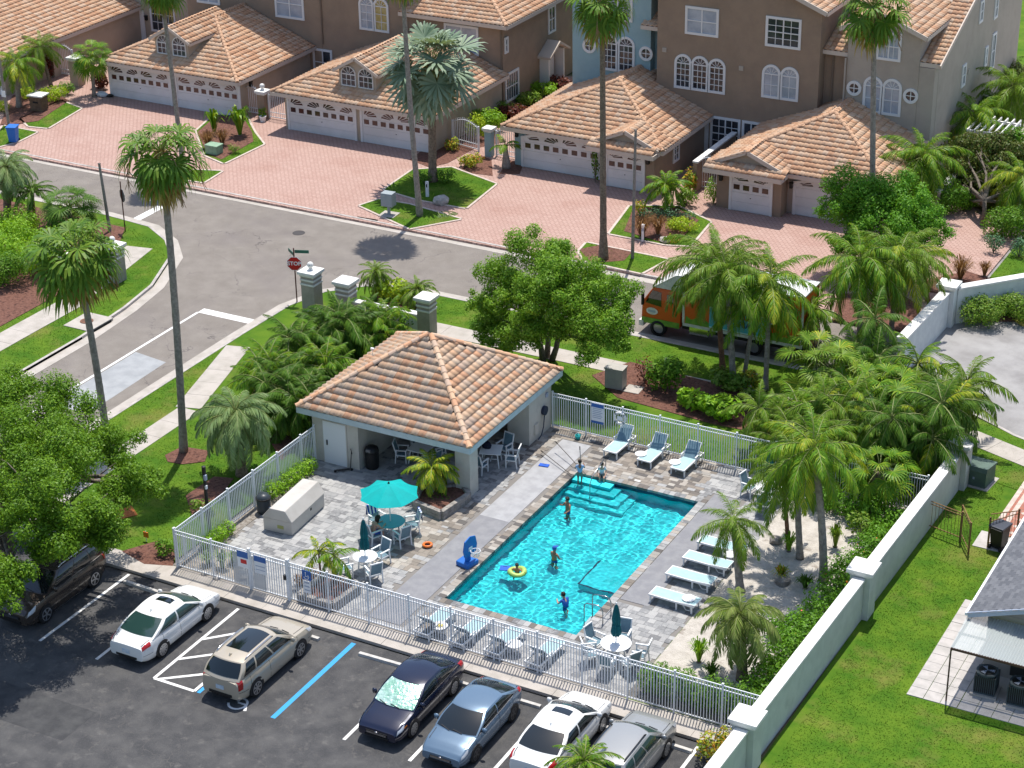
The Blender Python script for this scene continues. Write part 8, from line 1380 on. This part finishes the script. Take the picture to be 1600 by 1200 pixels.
hl(MB().b(hx0 + 1.6, hy0 + .5, .2, hx0 + 4.5, hy0 + .545, 2.2), 'window_band', mat('dark_screen', (.03, .03, .03), .6))
ax_ = hx0 - .05; aw = thing('patio_awning', 'corrugated clear awning on a thin brown post beside the shingle house', 'awning', (ax_, hy0, 0)); cm = MB(); nC = 60; WA, DA = 6, 1.85
for i in range(nC * 2): x = WA * i / (nC * 2); x2 = WA * (i + 1) / (nC * 2); z = .03 * (i % 2); z2 = .03 * ((i + 1) % 2); cm.add([(x, .35, 2.5 + z), (x2, .35, 2.5 + z2), (x2, -DA, 2.28 + z2), (x, -DA, 2.28 + z)], [(0, 3, 2, 1)])
cm.build('corrugated_sheet', mat('clear_corrugated', (.5, .54, .53), .3, alpha=.68), aw); ST_ = mat('brown_steel', (.1, .05, .04), .6); MB().b(0, -DA, 2.18, WA, -DA + .06, 2.26).b(0, -.9, 2.28, WA, -.84, 2.35).b(0, -DA + .06, 2.2, .06, .3, 2.26).b(1.0, -DA + .06, 2.2, 1.05, .3, 2.26).b(3, -DA + .06, 2.2, 3.05, .3, 2.26).build('purlins', ST_, aw); MB().b(.0, -DA - .03, -.05, .05, -DA + .02, 2.2).build('post', ST_, aw); MB().b(5.9, -DA - .03, -.05, 5.95, -DA + .02, 2.2).build('post', ST_, aw)
def condenser(label, p): 
    t = thing('air_conditioner', label, 'air conditioner', (p[0], p[1], .01), R(3), 'condensers beside the shingle house'); DG = mat('condenser_grey', (.055, .075, .085), .5); MB().b(-.48, -.48, 0, .48, .48, .08).build('pad', CONC, t); MB().b(-.36, -.36, .09, .36, .36, .8).build('coil', BLK, t)
    fm = MB().b(-.38, -.38, .08, .38, .38, .14)
    for s in (-1, 1):
        for i in range(11): q = -.36 + i * .072; fm.b(q - .012, s * .375 - .012, .14, q + .012, s * .375 + .012, .82).b(s * .375 - .012, q - .012, .14, s * .375 + .012, q + .012, .82)
    fm.build('louvres', DG, t); MB().prism([(.4 * math.cos(a * PI / 16) * (1.1 if a % 8 == 4 else 1), .4 * math.sin(a * PI / 16) * (1.1 if a % 8 == 4 else 1)) for a in range(32)], .82, .9).build('top_shell', DG, t); MB().lathe([(.31, .9), (.31, .905), (0, .905)], 24).build('fan_well', BLK, t); g_ = MB()
    for k in range(4): g_.tube([(r_ * math.cos(a * PI / 10), r_ * math.sin(a * PI / 10), .93) for r_ in (.08 * (k + 1),) for a in range(21)], .006, 4, cap=False)
    g_.build('fan_guard', BLK, t); b_ = MB()
    for k in range(3): a = k * 2.09; b_.prism([(0, 0), (.28 * math.cos(a - .3), .28 * math.sin(a - .3)), (.28 * math.cos(a + .4), .28 * math.sin(a + .4))], .91, .916)
    b_.build('fan_blade', SGREY, t)
condenser('dark condenser unit on the paving under the clear awning, left one', (20.43, 6.39)); condenser('dark condenser unit at the right edge under the clear awning', (21.69, 6.23))
IR = mat('rusty_iron_gate', (.2, .1, .05), .7, (.26, .16, .06), 5)
def iron(label, a, b, h, arch=0, n=10, grp='rusty iron gate panels beyond the garden wall'):
    a, b = Vector(a), Vector(b); L = (b - a).length; t = thing('iron_gate', label, 'gate', (a.x, a.y, -.02), math.atan2(b.y - a.y, b.x - a.x), grp)
    for x in (0, L): MB().b(x - .03, -.03, 0, x + .03, .03, h + .08).build('post', IR, t)
    MB().tube([(L * i / 8, 0, h + arch * (1 - i / 8) ** 1 * 1.0) for i in range(9)], .022, 6).build('top_rail', IR, t); MB().b(.03, -.015, h - .14, L - .03, .015, h - .11).b(.03, -.015, .2, L - .03, .015, .23).build('rail', IR, t)
    for i in range(1, n): MB().b(L * i / n - .007, -.007, .1, L * i / n + .007, .007, h - .02 + arch * (1 - i / n)).build('bar', IR, t)
iron('rusty iron fence panel between the garden wall and the open gate', (14.96, 16.69), (16.47, 16.29), 1.35); iron('open rusty iron gate leaf standing over the paving', (16.34, 16.69), (17.05, 15.51), 1.4, .1, 7); iron('rusty iron gate leaf behind the black wheeled bin', (17.60, 16.35), (18.45, 17.53), 1.35, .22, 9)

# ---------------------------------------------------------------- people
SKIN1 = mat('light_skin', (.5, .29, .2), .55); SKIN2 = mat('tan_skin', (.33, .16, .09), .55); HAIRD = mat('dark_hair', (.014, .01, .008), .6); HAIRB = mat('brown_hair', (.06, .03, .016), .6)
def skinned(name, V, E, Rr, mt, parent, root=0):
    me = bpy.data.meshes.new(name); me.from_pydata(V, E, []); o = bpy.data.objects.new(name, me); COL.objects.link(o); k = o.modifiers.new('skin', 'SKIN'); k.use_smooth_shade = True; sv = me.skin_vertices[0].data
    for i, r_ in enumerate(Rr): sv[i].radius = (r_, r_) if not hasattr(r_, '__len__') else r_; sv[i].use_root = (i == root)
    s = o.modifiers.new('sub', 'SUBSURF'); s.levels = 2; s.render_levels = 2; dg = bpy.context.evaluated_depsgraph_get(); m2 = bpy.data.meshes.new_from_object(o.evaluated_get(dg)); COL.objects.unlink(o); bpy.data.objects.remove(o); m2.materials.clear(); m2.materials.append(mt); m2.name = name
    m2.polygons.foreach_set('use_smooth', [True] * len(m2.polygons)); return link(name, m2, parent)
def person(label, loc, rz, h, J, skin, hair, shirt=None, trunks=None, bikini=None, cap=None, name='person', long=0, look=0):
    """J: joints in units of body height, x right, y forward, z up"""
    t = thing(name, label, 'person', loc, rz); D = dict(pelvis=(0, 0, .52), waist=(0, 0, .6), chest=(0, .0, .72), neck=(0, 0, .825), head0=(0, .012, .875), head=(0, .02, .935), shR=(.105, 0, .79), elR=(.15, 0, .63), haR=(.16, .05, .49), shL=(-.105, 0, .79), elL=(-.15, 0, .63), haL=(-.16, .05, .49), hiR=(.055, 0, .5), knR=(.06, .02, .28), anR=(.06, -.01, .045), toR=(.065, .09, .02), hiL=(-.055, 0, .5), knL=(-.06, .02, .28), anL=(-.06, -.01, .045), toL=(-.065, .09, .02)); D.update(J); names = list(D); V = [Vector(D[k]) * h for k in names]; ix = {k: i for i, k in enumerate(names)}
    rad = dict(pelvis=.072, waist=.066, chest=.08, neck=.03, head0=.048, head=.058, sh=.036, el=.024, ha=.019, hi=.05, kn=.034, an=.022, to=.016); Rr = [rad[k] * h if k in rad else rad[k[:-1]] * h for k in names]
    E = [('pelvis', 'waist'), ('waist', 'chest'), ('chest', 'neck'), ('neck', 'head0'), ('head0', 'head')] + [e for s in 'RL' for e in (('chest', 'sh' + s), ('sh' + s, 'el' + s), ('el' + s, 'ha' + s), ('pelvis', 'hi' + s), ('hi' + s, 'kn' + s), ('kn' + s, 'an' + s), ('an' + s, 'to' + s))]; E = [(ix[a], ix[b]) for a, b in E]
    for s in 'RL':
        a = V[ix['ha' + s]]; d = (a - V[ix['el' + s]]).normalized(); sd = d.cross(Vector((0, 1, 0.3))).normalized(); p = len(V); V.append(a + d * .035 * h); Rr.append(.016 * h); E.append((ix['ha' + s], p))
        for k in range(4): V.append(V[p] + d * h * (.04, .048, .044, .034)[k] + sd * h * (-.018 + .012 * k)); Rr.append(.0055 * h); E.append((p, len(V) - 1))
        V.append(a + d * .02 * h + sd * h * -.035); Rr.append(.006 * h); E.append((ix['ha' + s], len(V) - 1))
    skinned('body', [tuple(v) for v in V], E, Rr, skin, t, 0); g = lambda k: Vector(D[k]) * h; hd = g('head'); fd = Matrix.Rotation(look, 3, 'Z') @ Vector((0, 1, 0)); rt = fd.cross(Vector((0, 0, 1)))
    def part(nm, ks, es, rs, mt): skinned(nm, [tuple(g(k) if isinstance(k, str) else Vector(k) * h) for k in ks], es, [r_ * h for r_ in rs], mt, t)
    m = MB(); n = 14
    for i in range(7):
        a = R(-25 + 115 * i / 6); 
        for j in range(n): b = 2 * PI * j / n; q = Vector((math.cos(b) * math.cos(a), math.sin(b) * math.cos(a), math.sin(a))); r_ = .066 * h * (1.12 if long else 1); fr = q.dot(fd); q = q * r_ - fd * .012 * h; q.z = q.z * 1.12 + (.035 * h if fr > .35 and q.z < .02 * h else 0) + .012 * h; m.v.append(tuple(hd + q))
    m.f = [(i * n + j, i * n + (j + 1) % n, (i + 1) * n + (j + 1) % n, (i + 1) * n + j) for i in range(6) for j in range(n)]; m.m = [0] * len(m.f); m.build('hair', cap or hair, t, True)
    if cap: MB().box(tuple(hd + fd * .085 * h + Vector((0, 0, .035 * h))), (.09 * h, .07 * h, .008 * h), rz=look).build('cap_brim', cap, t)
    if long: MB().lathe([(.03 * h, -.14 * h), (.06 * h, -.05 * h), (.062 * h, .04 * h), (.0, .07 * h)], 10, tuple(hd - fd * .03 * h)).build('hair', hair, t, True)
    for s in (-1, 1): MB().ball(tuple(hd + fd * .058 * h + rt * s * .022 * h), .008 * h, 6, 0, 4).build('eye', BLK, t); MB().ball(tuple(hd + rt * s * .06 * h - Vector((0, 0, .008 * h))), .014 * h, 6, 0, 4).build('ear', skin, t)
    MB().ball(tuple(hd + fd * .066 * h - Vector((0, 0, .018 * h))), .011 * h, 6, 0, 4).build('nose', skin, t); MB().box(tuple(hd + fd * .06 * h - Vector((0, 0, .04 * h))), (.03 * h, .008 * h, .006 * h), rz=look).build('mouth', mat('lips', (.3, .08, .07), .5), t)
    mid = lambda a, b, f: tuple((Vector(D[a]).lerp(Vector(D[b]), f)))
    if shirt: part('shirt', ['pelvis', 'waist', 'chest', 'shR', mid('shR', 'elR', .6), 'shL', mid('shL', 'elL', .6)], [(0, 1), (1, 2), (2, 3), (3, 4), (2, 5), (5, 6)], [.082, .08, .092, .046, .036, .046, .036], shirt)
    if trunks: part('trunks', ['waist', 'pelvis', 'hiR', mid('hiR', 'knR', .75), 'hiL', mid('hiL', 'knL', .75)], [(0, 1), (1, 2), (2, 3), (1, 4), (4, 5)], [.06, .084, .06, .052, .06, .052], trunks)
    if bikini: part('swimsuit', ['pelvis', 'waist', 'chest'], [(0, 1), (1, 2)], [.084, .074, .088], bikini)
    return t
CBL, CSK, CYL = mat('cloth_blue', (.03, .1, .4), .8), mat('cloth_sky', (.3, .42, .62), .85), mat('ring_lime', (.38, .52, .12), .4); CGR = mat('cloth_green_grey', (.16, .2, .17), .85); CWH = mat('cloth_white', (.62, .66, .7), .85); COR = mat('cloth_orange', (.55, .2, .05), .7)
zs = -.3
p = (0.25, 13.93, -0.22); person('child in a light blue shirt standing on the pool steps with a pole', (p[0], p[1], -.3), R(25), 1.28, dict(elR=(.16, .08, .66), haR=(.13, .16, .74), elL=(-.16, .06, .65), haL=(-.13, .17, .66)), SKIN2, HAIRD, CSK, CGR)
pole_('pool net pole held by the child on the steps', (p[0] + .2, p[1] - .15, -.6), (p[0] - .18, p[1] + .35, 1.45), STEEL)
p = (0.96, 14.69); person('child in a white and blue shirt sitting on the pool coping', (p[0], 14.66, -.02 - .38 + .06), R(205), 1.3, dict(pelvis=(0, -.02, .34), waist=(0, -.01, .42), chest=(0, .01, .54), neck=(0, .03, .645), head0=(0, .045, .695), head=(0, .06, .755), shR=(.1, .01, .61), elR=(.15, .02, .46), haR=(.12, .14, .4), shL=(-.1, .01, .61), elL=(-.15, .02, .46), haL=(-.12, .14, .4), hiR=(.055, 0, .33), knR=(.07, .24, .33), anR=(.07, .25, .1), toR=(.075, .33, .06), hiL=(-.055, 0, .33), knL=(-.07, .24, .33), anL=(-.07, .25, .1), toL=(-.075, .33, .06)), SKIN1, HAIRD, CWH, CGR)
def wade(px, h): return px
p = (0.84, 11.60, -0.17); person('dark haired person in blue trunks wading near the steps', (p[0], p[1], -1.045), R(150), 1.5, dict(elR=(.17, .05, .68), haR=(.12, .15, .74), elL=(-.17, .04, .66), haL=(-.15, .15, .62)), SKIN2, HAIRD, None, CBL)
p = (2.16, 7.79, -0.17); person('person in an orange swimsuit with a blue cap in mid pool', (p[0], p[1], -1.045), R(-20), 1.45, dict(elR=(.17, .04, .66), haR=(.13, .13, .58), elL=(-.17, .04, .66), haL=(-.2, .1, .55)), SKIN2, HAIRB, None, CBL, COR, cap=CBL)
p = (1.33, 6.14, -0.17); person('child floating inside a lime green swim ring', (p[0], p[1], -.93), R(190), 1.2, dict(elR=(.2, .05, .74), haR=(.26, .1, .68), elL=(-.2, .05, .74), haL=(-.26, .1, .68), knR=(.08, .1, .32), anR=(.1, -.03, .12), knL=(-.08, .02, .3), anL=(-.09, -.12, .14), toR=(.1, .03, .06), toL=(-.09, -.1, .06)), SKIN2, HAIRD, None, CBL)
t = thing('swim_ring', 'lime green swim ring round the floating child', 'swim ring', (p[0], p[1], -.12), 0); MB().tube([(.29 * math.cos(a * PI / 12), .29 * math.sin(a * PI / 12), .03 * math.sin(a * PI / 6)) for a in range(25)], .11, 10, cap=False).build('ring', CYL, t, True); MB().box((.29, .1, .1), (.05, .03, .04)).build('valve', SWHITE, t)
p = (4.18, 4.86, -0.17); person('boy in a blue swim shirt at the near end of the pool', (p[0], p[1], -1.03), R(70), 1.42, dict(chest=(0, .04, .71), neck=(0, .07, .81), head0=(0, .09, .855), head=(0, .11, .91), shR=(.105, .05, .78), shL=(-.105, .05, .78), elR=(.18, .12, .68), haR=(.12, .24, .72), elL=(-.18, .12, .68), haL=(-.1, .24, .7), knR=(.08, .12, .3), anR=(.07, -.05, .12), knL=(-.06, -.02, .27), anL=(-.06, -.14, .06), toR=(.07, .03, .06), toL=(-.06, -.05, .03)), SKIN1, HAIRD, CBL, CBL)
a = R(-115); q = UB + Vector((math.cos(a), math.sin(a))) * .85
person('bare backed person with long dark hair seated at the umbrella table', (q.x, q.y, .014 - .38), a + PI / 2, 1.6, dict(pelvis=(0, -.02, .53), waist=(0, -.01, .61), chest=(0, .05, .72), neck=(0, .1, .81), head0=(0, .13, .85), head=(0, .16, .9), shR=(.105, .07, .78), elR=(.16, .16, .66), haR=(.1, .28, .7), shL=(-.105, .07, .78), elL=(-.16, .16, .66), haL=(-.1, .28, .7), hiR=(.055, 0, .52), knR=(.07, .25, .51), anR=(.07, .24, .28), toR=(.075, .32, .25), hiL=(-.055, 0, .52), knL=(-.07, .25, .51), anL=(-.07, .24, .28), toL=(-.075, .32, .25)), SKIN1, HAIRD, None, CBL, long=1)

# every piece that stands under the water takes part in the refracted light
bpy.context.view_layer.update()
for o in list(bpy.data.objects):
    if o.type == 'MESH' and o.name.split('.')[0] in ('body', 'shirt', 'trunks', 'swimsuit', 'handrail', 'rung', 'rail', 'tile_band', 'step', 'tile_edge'): o.cycles.is_caustics_receiver = True
for o in list(bpy.data.objects):
    if o.type == 'EMPTY' and not o.children and not o.get('kind'): bpy.data.objects.remove(o)
